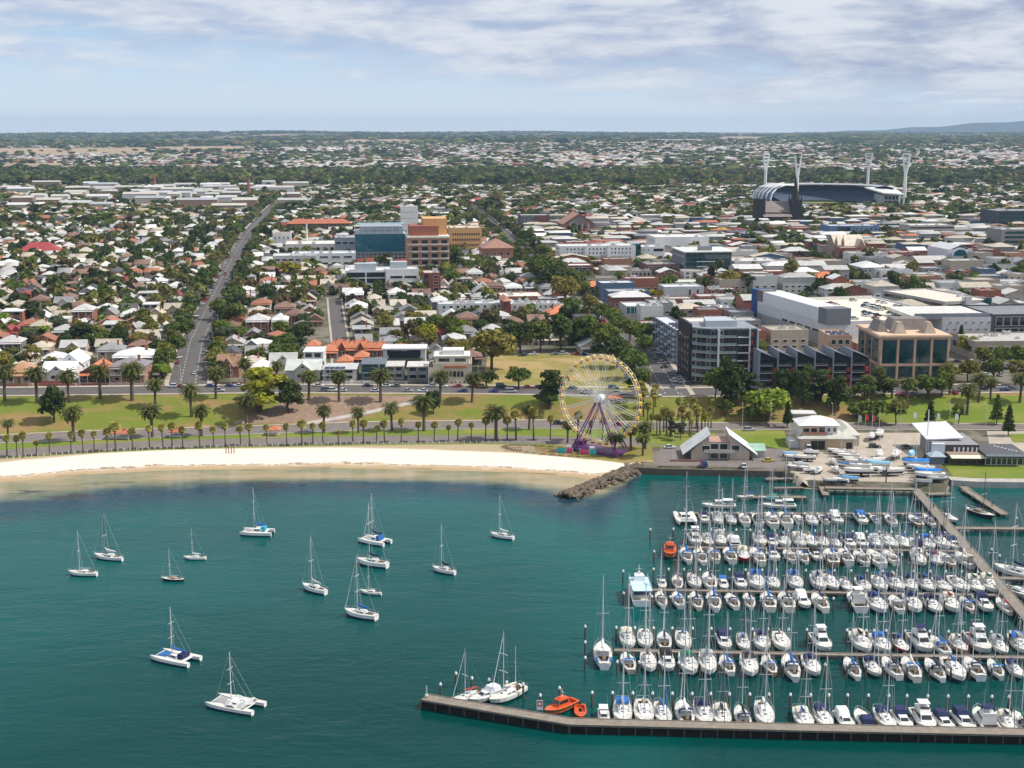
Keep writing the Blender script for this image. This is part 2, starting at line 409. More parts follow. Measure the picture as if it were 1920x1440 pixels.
M_PAVE = road_mat('pavement', (0.42, 0.36, 0.29)); M_LINE = mat('road_paint', (0.68, 0.67, 0.62), 0.7, 0.1)
M_MULCH = mat('mulch', (0.27, 0.18, 0.125), 0.95, 0.25, 0.4)

def grid_mesh(name, xs, ys, mtl, attrs=None, zfun=None):
    """xs, ys: arrays (rows, cols) of ground points"""
    r, c = xs.shape; z = zfun(xs, ys) if zfun else np.zeros_like(xs)
    v = np.stack((xs, ys, z), -1).reshape(-1, 3)
    i = np.arange((r - 1) * (c - 1)); a = (i // (c - 1)) * c + i % (c - 1)
    f = np.stack((a, a + 1, a + c + 1, a + c), -1)
    m = bpy.data.meshes.new(name)
    m.vertices.add(len(v)); m.vertices.foreach_set('co', v.astype(np.float32).ravel())
    m.loops.add(f.size); m.loops.foreach_set('vertex_index', f.ravel().astype(np.int32))
    m.polygons.add(len(f)); m.polygons.foreach_set('loop_start', (np.arange(len(f)) * 4).astype(np.int32))
    for nm, val in (attrs or {}).items():
        at = m.attributes.new(nm, 'FLOAT', 'POINT'); at.data.foreach_set('value', val.astype(np.float32).ravel())
    m.materials.append(mtl); m.update(calc_edges=True); m.validate()
    m.polygons.foreach_set('use_smooth', [True] * len(m.polygons))
    return m
def wide(y, n=300):
    w = 700 + 0.62 * np.maximum(y - 300, 0)
    s = np.linspace(-1, 1, n); return np.sign(s) * (0.75 * np.abs(s) + 0.25 * np.abs(s) ** 3) * w
def land():
    xs, ys = [], []
    x0 = np.concatenate(([-3000, -1800, -1000], np.linspace(-700, 700, 294), [1000, 1800, 3000]))
    s = S(x0); b, l, bt, t = (np.interp(x0, X_, Y_) for X_, Y_ in ((BX, BY), (LX, LY), (BTX, BTY), (TX, TY)))
    near = [s - 60, s - 20, s - 6, s - 0.1, s + 0.42]
    near += [s + (b - s) * f for f in (.15, .3, .45, .6, .8, 1)] + [b + (l - b) * f for f in (.25, .5, .75, 1)]
    near += [l + (bt - l) * f for f in (.5, 1)] + [bt + (t - bt) * f for f in (.15, .3, .45, .6, .75, .9, 1)]
    for r in near: xs.append(x0); ys.append(r)
    yy = 584.0
    while yy < 60000:
        w = max(3000, 700 + 0.75 * yy); q = x0 / 3000.0
        qq = np.sign(q) * np.where(np.abs(q) < 0.2334, np.abs(q), np.abs(q))
        lam = min(1.0, max(0.0, (yy - 600) / 2500))
        xl = x0 * (1 - lam) + lam * np.linspace(-1, 1, len(x0)) * w
        xs.append(xl); ys.append(np.full(len(x0), yy)); yy *= 1.018 if yy < 4000 else 1.03
    return struct('ground', grid_mesh('ground', np.array(xs), np.array(ys), M_GROUND, None, T))
land()
def strip(name, lo, hi, x0, x1, mtl, n=260, rows=6, lift=0.05, edge=False):
    """a sheet of ground cover between two lines lo(x) and hi(x)"""
    x = np.linspace(x0, x1, n); a, b = lo(x), hi(x)
    xs = np.tile(x, (rows, 1)); f = np.linspace(0, 1, rows)[:, None]; ys = a[None] * (1 - f) + b[None] * f
    at = {'edge': ys - S(xs)} if edge else None
    return struct(name, grid_mesh(name, xs, ys, mtl, at, lambda x, y: T(x, y) + lift))
I = lambda X_, Y_, o=0.0: (lambda x: np.interp(x, X_, Y_) + o)
XB = float(P(1192, 881)[0])
strip('beach', lambda x: S(x) - 14, I(BX, BY, 2.5), -700, XB + 2, M_SAND, 400, 26, 0.05, True)
# promenade, two shore roads, grass between, the bank above
PR0 = lambda x: np.interp(x, BX, BY) + 4.5
PR1 = lambda x: np.minimum(np.interp(x, BX, BY) + 16.5, np.interp(x, LX, LY) - 3)
strip('verge_grass', I(BX, BY, 2.5), PR0, -700, 66, M_LAWN, 200, 3, 0.06)
strip('promenade_road', PR0, PR1, -700, 66, M_ASPH2, 260, 4, 0.09)
strip('shore_lawn', PR1, I(LX, LY, -0.6), -700, 66, M_LAWN, 260, 4, 0.07)
strip('kerb_strip', I(LX, LY, -0.6), I(LX, LY), -700, 700, M_CONC, 260, 2, 0.16)
strip('shore_road', I(LX, LY), I(BTX, BTY, -1.6), -700, 700, M_ASPH2, 300, 5, 0.10)
strip('shore_path', I(BTX, BTY, -1.6), I(BTX, BTY), -700, 700, M_PAVE, 300, 2, 0.18)
strip('bank_grass', I(BTX, BTY), I(TX, TY), -700, 700, M_SLOPE, 300, 12, 0.08)
strip('ridge_path', I(TX, TY), I(TX, TY, 2.6), -700, 700, M_PAVE, 300, 2, 0.2)
strip('ridge_road', I(TX, TY, 2.6), I(TX, TY, 19), -700, 700, M_ASPH, 300, 4, 0.1)
strip('ridge_pavement', I(TX, TY, 19), I(TX, TY, 22.5), -700, 700, M_PAVE, 300, 2, 0.24)
def poly_sheet(name, pts, mtl, lift=0.12, n=14, world=False):
    """a four-cornered patch laid on the ground: corners front-left, front-right, back-right, back-left (photo pixels)"""
    q = [p if world else G(*p) for p in pts]
    u = np.linspace(0, 1, n)[None, :]; v = np.linspace(0, 1, n)[:, None]
    X_ = (1 - v) * ((1 - u) * q[0][0] + u * q[1][0]) + v * ((1 - u) * q[3][0] + u * q[2][0])
    Y_ = (1 - v) * ((1 - u) * q[0][1] + u * q[1][1]) + v * ((1 - u) * q[3][1] + u * q[2][1])
    return struct(name, grid_mesh(name, X_, Y_, mtl, None, lambda x, y: T(x, y) + lift))
poly_sheet('mulch_bed', [(430, 796), (640, 793), (790, 742), (560, 742)], M_MULCH, 0.13, 20)
poly_sheet('bank_path', [(560, 794), (600, 793), (800, 752), (785, 749)], M_CONC, 0.17, 20)
poly_sheet('dry_park', [(905, 722), (1185, 735), (1150, 664), (915, 664)], M_PARK, 0.12, 20)
poly_sheet('wheel_lawn', [(1010, 852), (1225, 868), (1222, 836), (1000, 834)], M_PARK, 0.13, 16)
poly_sheet('clubhouse_yard', [(1222, 879), (1472, 883), (1475, 842), (1240, 838)], M_ASPH2, 0.13, 16)
poly_sheet('park_lawn', [(1590, 793), (2150, 796), (2150, 741), (1660, 743)], M_LAWN, 0.16, 24)
poly_sheet('point_path', [(1858, 850), (2150, 856), (2150, 809), (1850, 809)], M_PAVE, 0.11, 12)
poly_sheet('point_lawn', [(1900, 830), (2150, 834), (2150, 815), (1890, 814)], M_LAWN, 0.16, 10)
poly_sheet('palm_lawn', [(1215, 834), (1355, 836), (1340, 812), (1205, 810)], M_LAWN, 0.12, 12)
poly_sheet('club_lawn', [(1365, 824), (1482, 846), (1470, 808), (1372, 806)], M_LAWN, 0.15, 12)
poly_sheet('hardstand', [(1552, 915), (1712, 918), (1745, 812), (1560, 812)], M_PAVE, 0.14, 16)
poly_sheet('slipway', [(1486, 912), (1552, 915), (1585, 850), (1472, 846)], M_PAVE, 0.12, 12)
poly_sheet('point_lawn', [(1788, 898), (2150, 905), (2150, 872), (1770, 872)], M_LAWN, 0.14, 12)
def sea():
    ys = np.concatenate(([-3000, -800, -300, -100], np.arange(0, 380, 12.0), np.arange(380, 500, 2.5), [520, 560]))
    xs = np.concatenate(([-3000, -1500, -800], np.arange(-560, 561, 4.0), [800, 1500, 3000]))
    X_, Y_ = np.meshgrid(xs, ys)
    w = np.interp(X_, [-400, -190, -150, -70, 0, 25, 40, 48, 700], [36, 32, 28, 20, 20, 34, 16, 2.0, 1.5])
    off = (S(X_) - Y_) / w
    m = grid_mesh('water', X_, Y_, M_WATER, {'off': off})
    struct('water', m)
sea()

# streets of the town -------------------------------------------------------------
ROADS = []          # (polyline, half width) kept so that houses and trees stay off them
def road(name, pts, hw, mtl=None, pave=2.2, line=True, world=False, step=9.0, lift=0.14):
    q = pts if world else [G(*p) for p in pts]
    out = []
    for (x0, y0), (x1, y1) in zip(q[:-1], q[1:]):
        n = max(1, int(math.hypot(x1 - x0, y1 - y0) / step))
        out += [(x0 + (x1 - x0) * i / n, y0 + (y1 - y0) * i / n) for i in range(n)]
    out.append(q[-1]); a = np.array(out)
    d = np.gradient(a, axis=0); d /= np.linalg.norm(d, axis=1)[:, None]; nrm = np.stack((-d[:, 1], d[:, 0]), -1)
    ROADS.append((a, hw + pave))
    def band(nm, o0, o1, mt, lf):
        X_ = np.stack((a[:, 0] + nrm[:, 0] * o0, a[:, 0] + nrm[:, 0] * o1)); Y_ = np.stack((a[:, 1] + nrm[:, 1] * o0, a[:, 1] + nrm[:, 1] * o1))
        return struct(nm, grid_mesh(nm, X_, Y_, mt, None, lambda x, y: T(x, y) + lf))
    band(name, -hw, hw, mtl or M_ASPH, lift)
    if pave:
        band('pavement', hw, hw + pave, M_PAVE, lift + 0.12); band('pavement', -hw - pave, -hw, M_PAVE, lift + 0.12)
    if line:
        M = MB()
        L = np.concatenate(([0], np.cumsum(np.linalg.norm(np.diff(a, axis=0), axis=1))))
        t = 4.0
        while t < min(L[-1], 1300):
            for o in ((0.0,) if hw < 7 else (-hw * .38, hw * .38)):
                pp = []
                for tt in (t, t + 3.2):
                    x, y = np.interp(tt, L, a[:, 0]), np.interp(tt, L, a[:, 1]); i = min(len(a) - 1, int(np.searchsorted(L, tt)))
                    for s in (-.13, .13): pp.append((x + nrm[i, 0] * (o + s), y + nrm[i, 1] * (o + s)))
                M.add([(x, y, TZ(x, y) + lift + 0.02) for x, y in pp], [(0, 1, 3, 2)])
            t += 8.0
        struct('road_marking', M.mesh('road_marking', M_LINE))
AVENUE = [(352, 722), (368, 640), (388, 598), (415, 540), (444, 480), (468, 438), (505, 395), (535, 370)]
MIDST = [(1262, 742), (1218, 668), (1150, 606), (1078, 548), (1015, 497), (955, 447), (915, 412), (880, 385)]
road('avenue', AVENUE, 8.3)
road('street', MIDST, 7.5)
road('street', [(1560, 700), (1600, 640)], 4.0, line=False)
road('street', [(1700, 560), (1628, 527), (1560, 492), (1480, 458), (1400, 425)], 6.0)
road('street', [(640, 722), (640, 655), (632, 600), (627, 560)], 4.0, line=False, pave=1.2)
# ================================================================ PLANTS
npr = np.random.default_rng(11)
def quads_mesh(name, c, n, size, asp, mtl, rng, droop=0.0):
    """leaf clumps: one small quad at each point c, facing about n"""
    N = len(c); n = n / np.linalg.norm(n, axis=1)[:, None]
    r = rng.normal(size=(N, 3)); a = np.cross(n, r); a /= np.linalg.norm(a, axis=1)[:, None]; b = np.cross(n, a)
    s = (size * rng.uniform(0.6, 1.35, N))[:, None]
    a = a * s; b = b * s * asp
    v = np.stack((c - a - b * .6, c + a * .8 - b, c + a + b * .7, c - a * .7 + b), 1)
    return np_mesh(name, v, [(0, 1, 2, 3)], mtl)
def crown(name, lobes, n, size, seed, mtl=None, fill=0.35):
    rng = np.random.default_rng(seed)
    w = np.array([l[3] * l[4] for l in lobes]); w = w / w.sum(); cs, ns = [], []
    for (x, y, z, rx, rz), q in zip(lobes, w):
        k = max(8, int(n * q)); d = rng.normal(size=(k, 3)); d /= np.linalg.norm(d, axis=1)[:, None]
        d[:, 2] = np.where(d[:, 2] < -0.5, -d[:, 2], d[:, 2])
        rad = np.where(rng.random(k) < fill, rng.uniform(0.3, 0.9, k), rng.uniform(0.85, 1.1, k))[:, None]
        cs.append(np.array((x, y, z)) + d * rad * np.array((rx, rx, rz)))
        ns.append(d + rng.normal(size=(k, 3)) * 0.55 + np.array((0, 0, .25)))
    return quads_mesh(name, np.concatenate(cs), np.concatenate(ns), size, 0.8, mtl or M_LEAF, rng)
def trunk_mesh(name, h, r, lobes, seed, bend=0.4):
    q = random.Random(seed); M = MB(); p0 = Vector((0, 0, -0.3)); p1 = Vector((q.uniform(-bend, bend), q.uniform(-bend, bend), h * .55)); p2 = Vector((p1.x * 1.3, p1.y * 1.3, h))
    M.path([p0, p1, p2], [r, r * .72, r * .4], 7)
    for (x, y, z, rx, rz) in lobes[:7]:
        M.path([p1, p1.lerp(Vector((x, y, z)), .55) + Vector((0, 0, .3)), Vector((x, y, z))], [r * .45, r * .28, r * .1], 5)
    return M.mesh(name, M_BARK, True)
TREES = {}
def make_tree(kind, i):
    q = random.Random(len(kind) * 31 + ord(kind[0]) + i * 17); L = []
    if kind == 'round':
        for k in range(13):
            a = q.uniform(0, 6.28); e = q.uniform(0, 1); rr = 2.6 * math.sqrt(1 - (e * .9) ** 2) * q.uniform(.7, 1.15)
            L.append((rr * math.cos(a), rr * math.sin(a), 4.3 + 3.6 * e + q.uniform(-.4, .4), q.uniform(1.5, 2.3), q.uniform(1.2, 1.9)))
        L.append((0, 0, 6, 2.6, 2.6)); n, s, th, r = 1250, .42, 5.0, .32
    elif kind == 'gum':
        for k in range(11):
            a = q.uniform(0, 6.28); rr = q.uniform(.8, 3.6)
            L.append((rr * math.cos(a), rr * math.sin(a), q.uniform(4.6, 9.0) - rr * .25, q.uniform(.9, 1.7), q.uniform(.7, 1.3)))
        n, s, th, r = 900, .40, 6.0, .30
    elif kind == 'weep':
        for k in range(14):
            a = q.uniform(0, 6.28); rr = q.uniform(1.2, 3.7)
            L.append((rr * math.cos(a), rr * math.sin(a), 6.6 - rr * .75 + q.uniform(-.5, .9), q.uniform(1.0, 1.6), q.uniform(1.6, 2.6)))
        n, s, th, r = 1250, .38, 4.0, .4
    elif kind == 'pine':
        for k in range(11):
            z = 2.2 + k * .75; rr = 2.7 * (1 - k / 12.0) + .3
            for j in range(4):
                a = j * 1.57 + k * .8 + q.uniform(-.3, .3)
                L.append((rr * .6 * math.cos(a), rr * .6 * math.sin(a), z + q.uniform(-.2, .2), rr * .55, .45))
        n, s, th, r = 1300, .34, 9.6, .26
    elif kind == 'flat':
        for k in range(16):
            a = q.uniform(0, 6.28); z = q.uniform(2.2, 9.2); rr = q.uniform(.4, 3.6) * math.sqrt(max(.15, 1 - abs(z - 4.5) / 6))
            L.append((rr * math.cos(a), rr * math.sin(a), z, q.uniform(1.5, 2.3), q.uniform(.5, .85)))
        n, s, th, r = 1400, .40, 7.5, .45
    elif kind == 'bush':
        for k in range(12):
            a = q.uniform(0, 6.28); e = q.uniform(0, 1); rr = 2.5 * math.sqrt(1 - (e * .85) ** 2)
            L.append((rr * math.cos(a), rr * math.sin(a), 1.6 + 6.6 * e, q.uniform(1.4, 2.1), q.uniform(1.2, 2.0)))
        L.append((0, 0, 4.5, 2.4, 3.4)); n, s, th, r = 1300, .42, 3.0, .35
    TREES.setdefault(kind, []).append((crown('crown', L, n, s, i * 7 + len(kind)), trunk_mesh('trunk', th, r, L, i)))
for kd, cnt in (('round', 4), ('gum', 3), ('weep', 2), ('pine', 2), ('flat', 2), ('bush', 3)):
    for i in range(cnt): make_tree(kd, i)
GREENS = {'dark green': (.045, .068, .020), 'mid green': (.090, .125, .026), 'olive green': (.145, .140, .036), 'bright green': (.17, .225, .03),
          'yellow': (.52, .42, .03), 'grey green': (.075, .088, .055), 'yellow green': (.20, .21, .022), 'brownish': (.10, .082, .042)}
KINDN = {'round': 'leafy', 'gum': 'open-crowned', 'weep': 'drooping', 'pine': 'conical', 'flat': 'layered', 'bush': 'dense'}
TREE_PTS = []
def tree(kind, col, x, y, w, h, group, batch=None, var=None):
    """w: crown width, h: height, metres"""
    k = TREES[kind][rnd.randrange(len(TREES[kind])) if var is None else var]
    w *= {'flat': 1.4, 'bush': 1.25, 'round': 1.1}.get(kind, 1.0)
    c = GREENS[col]; f = rnd.uniform(.82, 1.18); c = (c[0] * f * rnd.uniform(.9, 1.1), c[1] * f, c[2] * f)
    r = thing('pine_tree' if kind == 'pine' else 'tree', '', 'tree', (x, y, TZ(x, y)), rnd.uniform(0, 6.28), group, (w / 8.6, w / 8.6, h / 9.6))
    obj('trunk', k[1], r); obj('crown', k[0], r, color=c)
    TREE_PTS.append((x, y, w))
    if batch is not None: batch.append((px_of(x, y, TZ(x, y))[0], r, f'{col} {KINDN[kind]} {"pine" if kind == "pine" else "tree"}'))
    return r
def finish(batch, place, side='from the left'):
    """labels by look, then by order from left to right"""
    batch.sort(key=lambda t: t[0])
    for i, (px, r, d) in enumerate(batch): r['label'] = f'{d}, {nth(i + 1)} {side} {place}'
def tree_px(kind, col, px, py, wpx, hpx, group, batch):
    x, y = G(px, py); m = mpp(x, y); return tree(kind, col, x, y, wpx * m, hpx * m, group, batch)

def date_palm_meshes(seed):
    q = random.Random(seed); M = MB(); tops = Vector((0, 0, 9.6))
    for k in range(64):
        t = k / 64.0; el = R(84 - 138 * t ** 0.9); az = k * 2.39996 + q.uniform(-.2, .2); ln = q.uniform(3.3, 4.4) * (0.86 if t > .8 else 1)
        d = Vector((math.cos(az), math.sin(az), 0)); up = Vector((0, 0, 1)); p = tops + d * .22; e = el; pts = []
        side = d.cross(up)
        for sgm in range(7):
            w = [.12, .42, .58, .60, .50, .34, .04][sgm]
            pts.append((p.copy(), w)); p = p + (d * math.cos(e) + up * math.sin(e)) * (ln / 6.2); e -= R(11 + 7 * sgm * .5)
        for (a, wa), (b, wb) in zip(pts[:-1], pts[1:]):
            for s in (1, -1):
                dr = Vector((0, 0, -.45))
                mid = a.lerp(b, .5)
                M.add([a, b, b + side * s * wb * .9 + dr * wb - (b - a) * -.25, mid + side * s * wa * .9 + dr * wa + (b - a) * .25], [(0, 1, 2, 3)])
    cr = M.mesh('fronds', M_FROND)
    t = MB(); t.lathe([(.62, -.4), (.46, .5), (.40, 4), (.42, 8.3), (.62, 8.9), (.50, 9.8)], 9); 
    return cr, t.mesh('trunk', M_PALMT)
def fan_palm_meshes(seed):
    q = random.Random(seed); M = MB(); top = Vector((0, 0, 7.6))
    for k in range(46):
        t = k / 46.0; el = R(82 - 135 * t); az = k * 2.39996; d = Vector((math.cos(az), math.sin(az), 0)); up = Vector((0, 0, 1))
        ax = d * math.cos(el) + up * math.sin(el); c = top + ax * q.uniform(.55, .95); side = d.cross(up); nn = ax.cross(side)
        fan = []
        for j in range(9):
            a = R(-105 + 26 * j); rr = .82 * (1.0 if j % 2 == 0 else .72)
            fan.append(c + ax * (math.cos(a) * rr) + side * (math.sin(a) * rr) - up * (.22 * rr * (1 + abs(math.sin(a)))) )
        M.add([c] + fan, [(0, i, i + 1) for i in range(1, 9)])
    sk = MB(); sk.lathe([(.22, 5.7), (.45, 6.0), (.48, 6.6), (.36, 7.1), (.2, 7.5)], 9)
    t = MB(); t.lathe([(.36, -.4), (.25, .5), (.20, 4), (.18, 7.6)], 8)
    return M.mesh('fronds', M_FROND), t.mesh('trunk', M_PALMT), sk.mesh('dead_skirt', M_BARK)
DATE = [date_palm_meshes(s) for s in (1, 2, 3)]; FAN = [fan_palm_meshes(s) for s in (1, 2)]
def date_palm(px, py, hpx, batch, wpx=None):
    x, y = G(px, py); m = mpp(x, y); s = hpx * m / 11.6
    q = rnd.uniform(1.08, 1.34); r = thing('date_palm', '', 'palm', (x, y, TZ(x, y)), 0, 'date palms', (s * q * (1.0 if s > .75 else 1.25),) * 2 + (s,)); r.rotation_euler = (rnd.gauss(0, .025), rnd.gauss(0, .025), rnd.uniform(0, 6.28))
    k = rnd.choice(DATE); g = rnd.uniform(.8, 1.2); obj('trunk', k[1], r); obj('fronds', k[0], r, color=(.085 * g, .098 * g, .030 * g))
    TREE_PTS.append((x, y, 7)); batch.append((px, r, 'feathery date palm')); return r
def fan_palm(px, py, hpx, batch, world=None):
    x, y = world or G(px, py); m = mpp(x, y); s = hpx * m / 8.6; w = max(.8, min(s, 1.35)) * 1.12
    w *= rnd.uniform(.8, 1.15); r = thing('fan_palm', '', 'palm', (x, y, TZ(x, y)), 0, 'fan palms', (w, w, s)); r.rotation_euler = (rnd.gauss(0, .03), rnd.gauss(0, .03), rnd.uniform(0, 6.28))
    k = rnd.choice(FAN); g = rnd.uniform(.8, 1.2); obj('trunk', k[1], r); obj('fronds', k[0], r, color=(.25 * g, .24 * g, .07 * g)); obj('dead_skirt', k[2], r)
    batch.append((px, r, 'slim fan palm')); return r

b = []       # tall date palms on the bank and along its foot
for px, py, h in ((9, 752, 70), (70, 755, 68), (129, 754, 62), (188, 748, 66), (248, 751, 72), (291, 764, 54), (359, 782, 64), (405, 748, 60), (378, 818, 60), (462, 798, 60),
                  (140, 828, 68), (286, 820, 62), (15, 822, 36), (579, 750, 56), (636, 753, 58), (714, 754, 62), (825, 753, 58), (885, 754, 56),
                  (608, 812, 54), (672, 812, 50), (735, 808, 54), (795, 808, 68), (930, 825, 66), (519, 722, 46), (460, 720, 50)):
    date_palm(px, py, h, b)
finish(b, 'of the date palms on the bank')
b = []
for px, py, h in ((992, 806, 50), (1064, 831, 44), (1152, 853, 42), (1183, 845, 50), (1205, 855, 42), (1210, 842, 52)): date_palm(px, py, h, b)
finish(b, 'of the date palms round the wheel')
b = []
for px, py, h in ((1699, 764, 56), (1835, 755, 56), (1857, 748, 40), (1813, 778, 60), (1672, 748, 38), (1627, 748, 44), (1645, 732, 44), (1912, 755, 58), (1780, 740, 40)):
    date_palm(px, py, h, b)
finish(b, 'of the date palms on the marina lawn')
b = []       # fan palms lining the promenade
z7 = [(45, 885), (110, 880), (150, 885), (235, 875), (320, 870), (457, 860), (537, 858), (605, 850), (690, 850), (745, 845), (855, 838), (962, 830), (1050, 830), (1107, 828), (1177, 825), (1285, 825), (1375, 820), (1450, 815), (1550, 812), (1607, 808), (1717, 808), (1845, 808)]
h7 = [150, 140, 165, 100, 150, 148, 155, 138, 155, 190, 145, 158, 165, 172, 140, 175, 140, 160, 132, 143, 140, 145]
for (zx, zy), hh in zip(z7, h7): fan_palm(zx / 3.43, 600 + zy / 3.43, hh / 3.43, b)
z8 = [(570, 805, 165), (640, 800, 140), (705, 798, 145), (805, 800, 90), (897, 795, 150), (965, 795, 155), (1050, 792, 115), (1102, 790, 148), (1210, 788, 155), (1318, 785, 132), (1420, 785, 132), (1513, 782, 108), (1570, 780, 145), (1660, 780, 122), (1750, 778, 155), (1890, 776, 155)]
for zx, zy, hh in z8: fan_palm(400 + zx / 3.43, 600 + zy / 3.43, hh / 3.43, b)
for zx, zy, hh in ((575, 775, 200), (688, 775, 215), (795, 770, 165), (970, 772, 190), (1055, 770, 130), (1130, 772, 150)): fan_palm(800 + zx / 3.43, 600 + zy / 3.43, hh / 3.43, b)
finish(b, 'of the fan palms lining the promenade')
b = []
for zx, zy, hh in ((1380, 570, 175), (1395, 620, 190), (1365, 640, 160), (1420, 690, 165), (1440, 720, 120), (1455, 640, 200), (1470, 560, 150), (1525, 720, 165), (1545, 740, 180), (1570, 745, 160), (1618, 640, 140), (1640, 690, 140), (1655, 735, 130),
                   (1690, 750, 165), (1700, 755, 120), (1720, 620, 120), (1742, 735, 170), (1768, 720, 150), (1790, 735, 125), (1806, 720, 120), (1830, 695, 140), (1812, 600, 110), (1480, 735, 130), (1500, 745, 140), (1735, 700, 160)):
    fan_palm(800 + zx / 3.43, 600 + zy / 3.43, hh / 3.43, b)
finish(b, 'of the fan palm grove beside the wheel')
b = []       # big trees on the bank and round the dry park
for k, c, px, py, w, h in (('bush', 'dark green', 101, 792, 46, 72), ('flat', 'yellow green', 487, 772, 76, 80), ('bush', 'dark green', 541, 772, 48, 62), ('bush', 'dark green', 812, 776, 26, 46)):
    tree_px(k, c, px, py, w, h, 'trees on the grass bank', b)
finish(b, 'on the grass bank')
b = []
for k, c, px, py, w, h in (('round', 'olive green', 922, 694, 82, 80), ('round', 'dark green', 976, 662, 52, 62), ('round', 'mid green', 1012, 660, 48, 64), ('round', 'dark green', 1052, 658, 46, 70), ('bush', 'dark green', 1085, 655, 36, 50),
                           ('round', 'mid green', 1102, 658, 50, 74), ('round', 'mid green', 1138, 664, 54, 60), ('round', 'dark green', 1158, 690, 56, 60), ('round', 'mid green', 1183, 712, 58, 64), ('round', 'mid green', 1196, 745, 52, 56), ('round', 'mid green', 972, 728, 46, 42),
                           ('weep', 'dark green', 912, 726, 40, 38), ('flat', 'dark green', 1031, 766, 52, 70), ('round', 'mid green', 1210, 668, 34, 40)):
    tree_px(k, c, px, py, w, h, 'trees round the dry park', b)
finish(b, 'of the trees round the dry park')
b = []
for k, c, px, py, w, h in (('round', 'mid green', 1012, 530, 58, 58), ('round', 'dark green', 1035, 552, 56, 60), ('round', 'olive green', 1058, 574, 54, 60), ('round', 'mid green', 1072, 600, 40, 44), ('round', 'mid green', 1045, 528, 40, 46), ('round', 'mid green', 1066, 545, 40, 44),
                           ('round', 'mid green', 1090, 566, 36, 40), ('round', 'olive green', 1106, 588, 34, 36), ('round', 'mid green', 1128, 600, 34, 34), ('round', 'mid green', 1150, 612, 34, 34), ('round', 'mid green', 1160, 632, 40, 40), ('round', 'mid green', 1182, 640, 42, 42), ('round', 'mid green', 1205, 652, 42, 46),
                           ('round', 'olive green', 905, 452, 26, 26), ('round', 'olive green', 928, 468, 26, 26), ('round', 'mid green', 975, 470, 22, 24), ('round', 'mid green', 990, 486, 22, 24), ('round', 'mid green', 1006, 470, 24, 26), ('round', 'mid green', 1022, 486, 26, 26)):
    tree_px(k, c, px, py, w, h, 'trees lining the street up from the wheel', b)
finish(b, 'lining the street behind the wheel')
b = []
for k, c, px, py, w, h in (('round', 'mid green', 1340, 748, 44, 60), ('bush', 'dark green', 1368, 765, 52, 92), ('flat', 'dark green', 1400, 752, 38, 54), ('weep', 'bright green', 1440, 788, 84, 76), ('weep', 'mid green', 1410, 792, 34, 40), ('bush', 'dark green', 1470, 752, 40, 64), ('round', 'mid green', 1456, 728, 22, 44),
                           ('bush', 'dark green', 1503, 760, 44, 74), ('round', 'olive green', 1508, 720, 26, 30), ('flat', 'dark green', 1538, 752, 50, 58), ('bush', 'dark green', 1572, 770, 46, 66), ('pine', 'dark green', 1476, 802, 26, 48), ('weep', 'mid green', 1620, 750, 44, 44), ('bush', 'dark green', 1655, 742, 34, 36),
                           ('round', 'mid green', 1606, 784, 36, 30), ('weep', 'mid green', 1640, 790, 60, 50), ('gum', 'olive green', 1680, 796, 44, 50), ('weep', 'mid green', 1738, 748, 72, 54), ('round', 'olive green', 1730, 700, 38, 30), ('weep', 'mid green', 1765, 742, 38, 52), ('round', 'olive green', 1778, 720, 36, 42), ('pine', 'dark green', 1743, 798, 30, 44),
                           ('gum', 'mid green', 1797, 795, 28, 40), ('pine', 'mid green', 1868, 796, 34, 54), ('pine', 'dark green', 1890, 818, 34, 56), ('round', 'olive green', 1815, 716, 40, 46), ('round', 'mid green', 1860, 716, 42, 44), ('gum', 'olive green', 1905, 720, 44, 48), ('round', 'olive green', 1845, 690, 40, 40), ('round', 'yellow green', 1815, 668, 44, 40), ('pine', 'dark green', 1800, 658, 26, 46), ('round', 'mid green', 1880, 690, 40, 40), ('round', 'mid green', 1910, 690, 40, 44), ('round', 'mid green', 1360, 780, 30, 34),
                           ('gum', 'grey green', 1256, 822, 22, 36), ('gum', 'grey green', 1276, 826, 24, 38)):
    tree_px(k, c, px, py, w, h, 'trees on the marina parkland', b)
finish(b, 'of the marina parkland trees')
b = []
for k, c, px, py, w, h in (('round', 'yellow', 1145, 558, 34, 16), ('round', 'yellow', 1224, 556, 18, 15), ('round', 'yellow', 1240, 560, 20, 17), ('round', 'yellow', 1588, 545, 36, 22), ('round', 'yellow', 1012, 440, 22, 11), ('round', 'yellow', 1052, 440, 24, 11), ('round', 'yellow', 1075, 444, 16, 13),
                           ('round', 'yellow', 1145, 444, 18, 12), ('round', 'yellow', 1200, 446, 28, 16), ('round', 'yellow', 1232, 440, 18, 13), ('round', 'yellow', 1288, 442, 28, 14), ('round', 'yellow', 1338, 440, 22, 14), ('round', 'yellow', 1352, 442, 24, 16), ('round', 'yellow', 1546, 432, 22, 12), ('round', 'yellow', 1660, 432, 18, 10), ('round', 'yellow', 1805, 436, 28, 13)):
    tree_px(k, c, px, py, w, h, 'yellow trees in the town centre', b)
finish(b, 'of the town trees in yellow leaf')
b = []
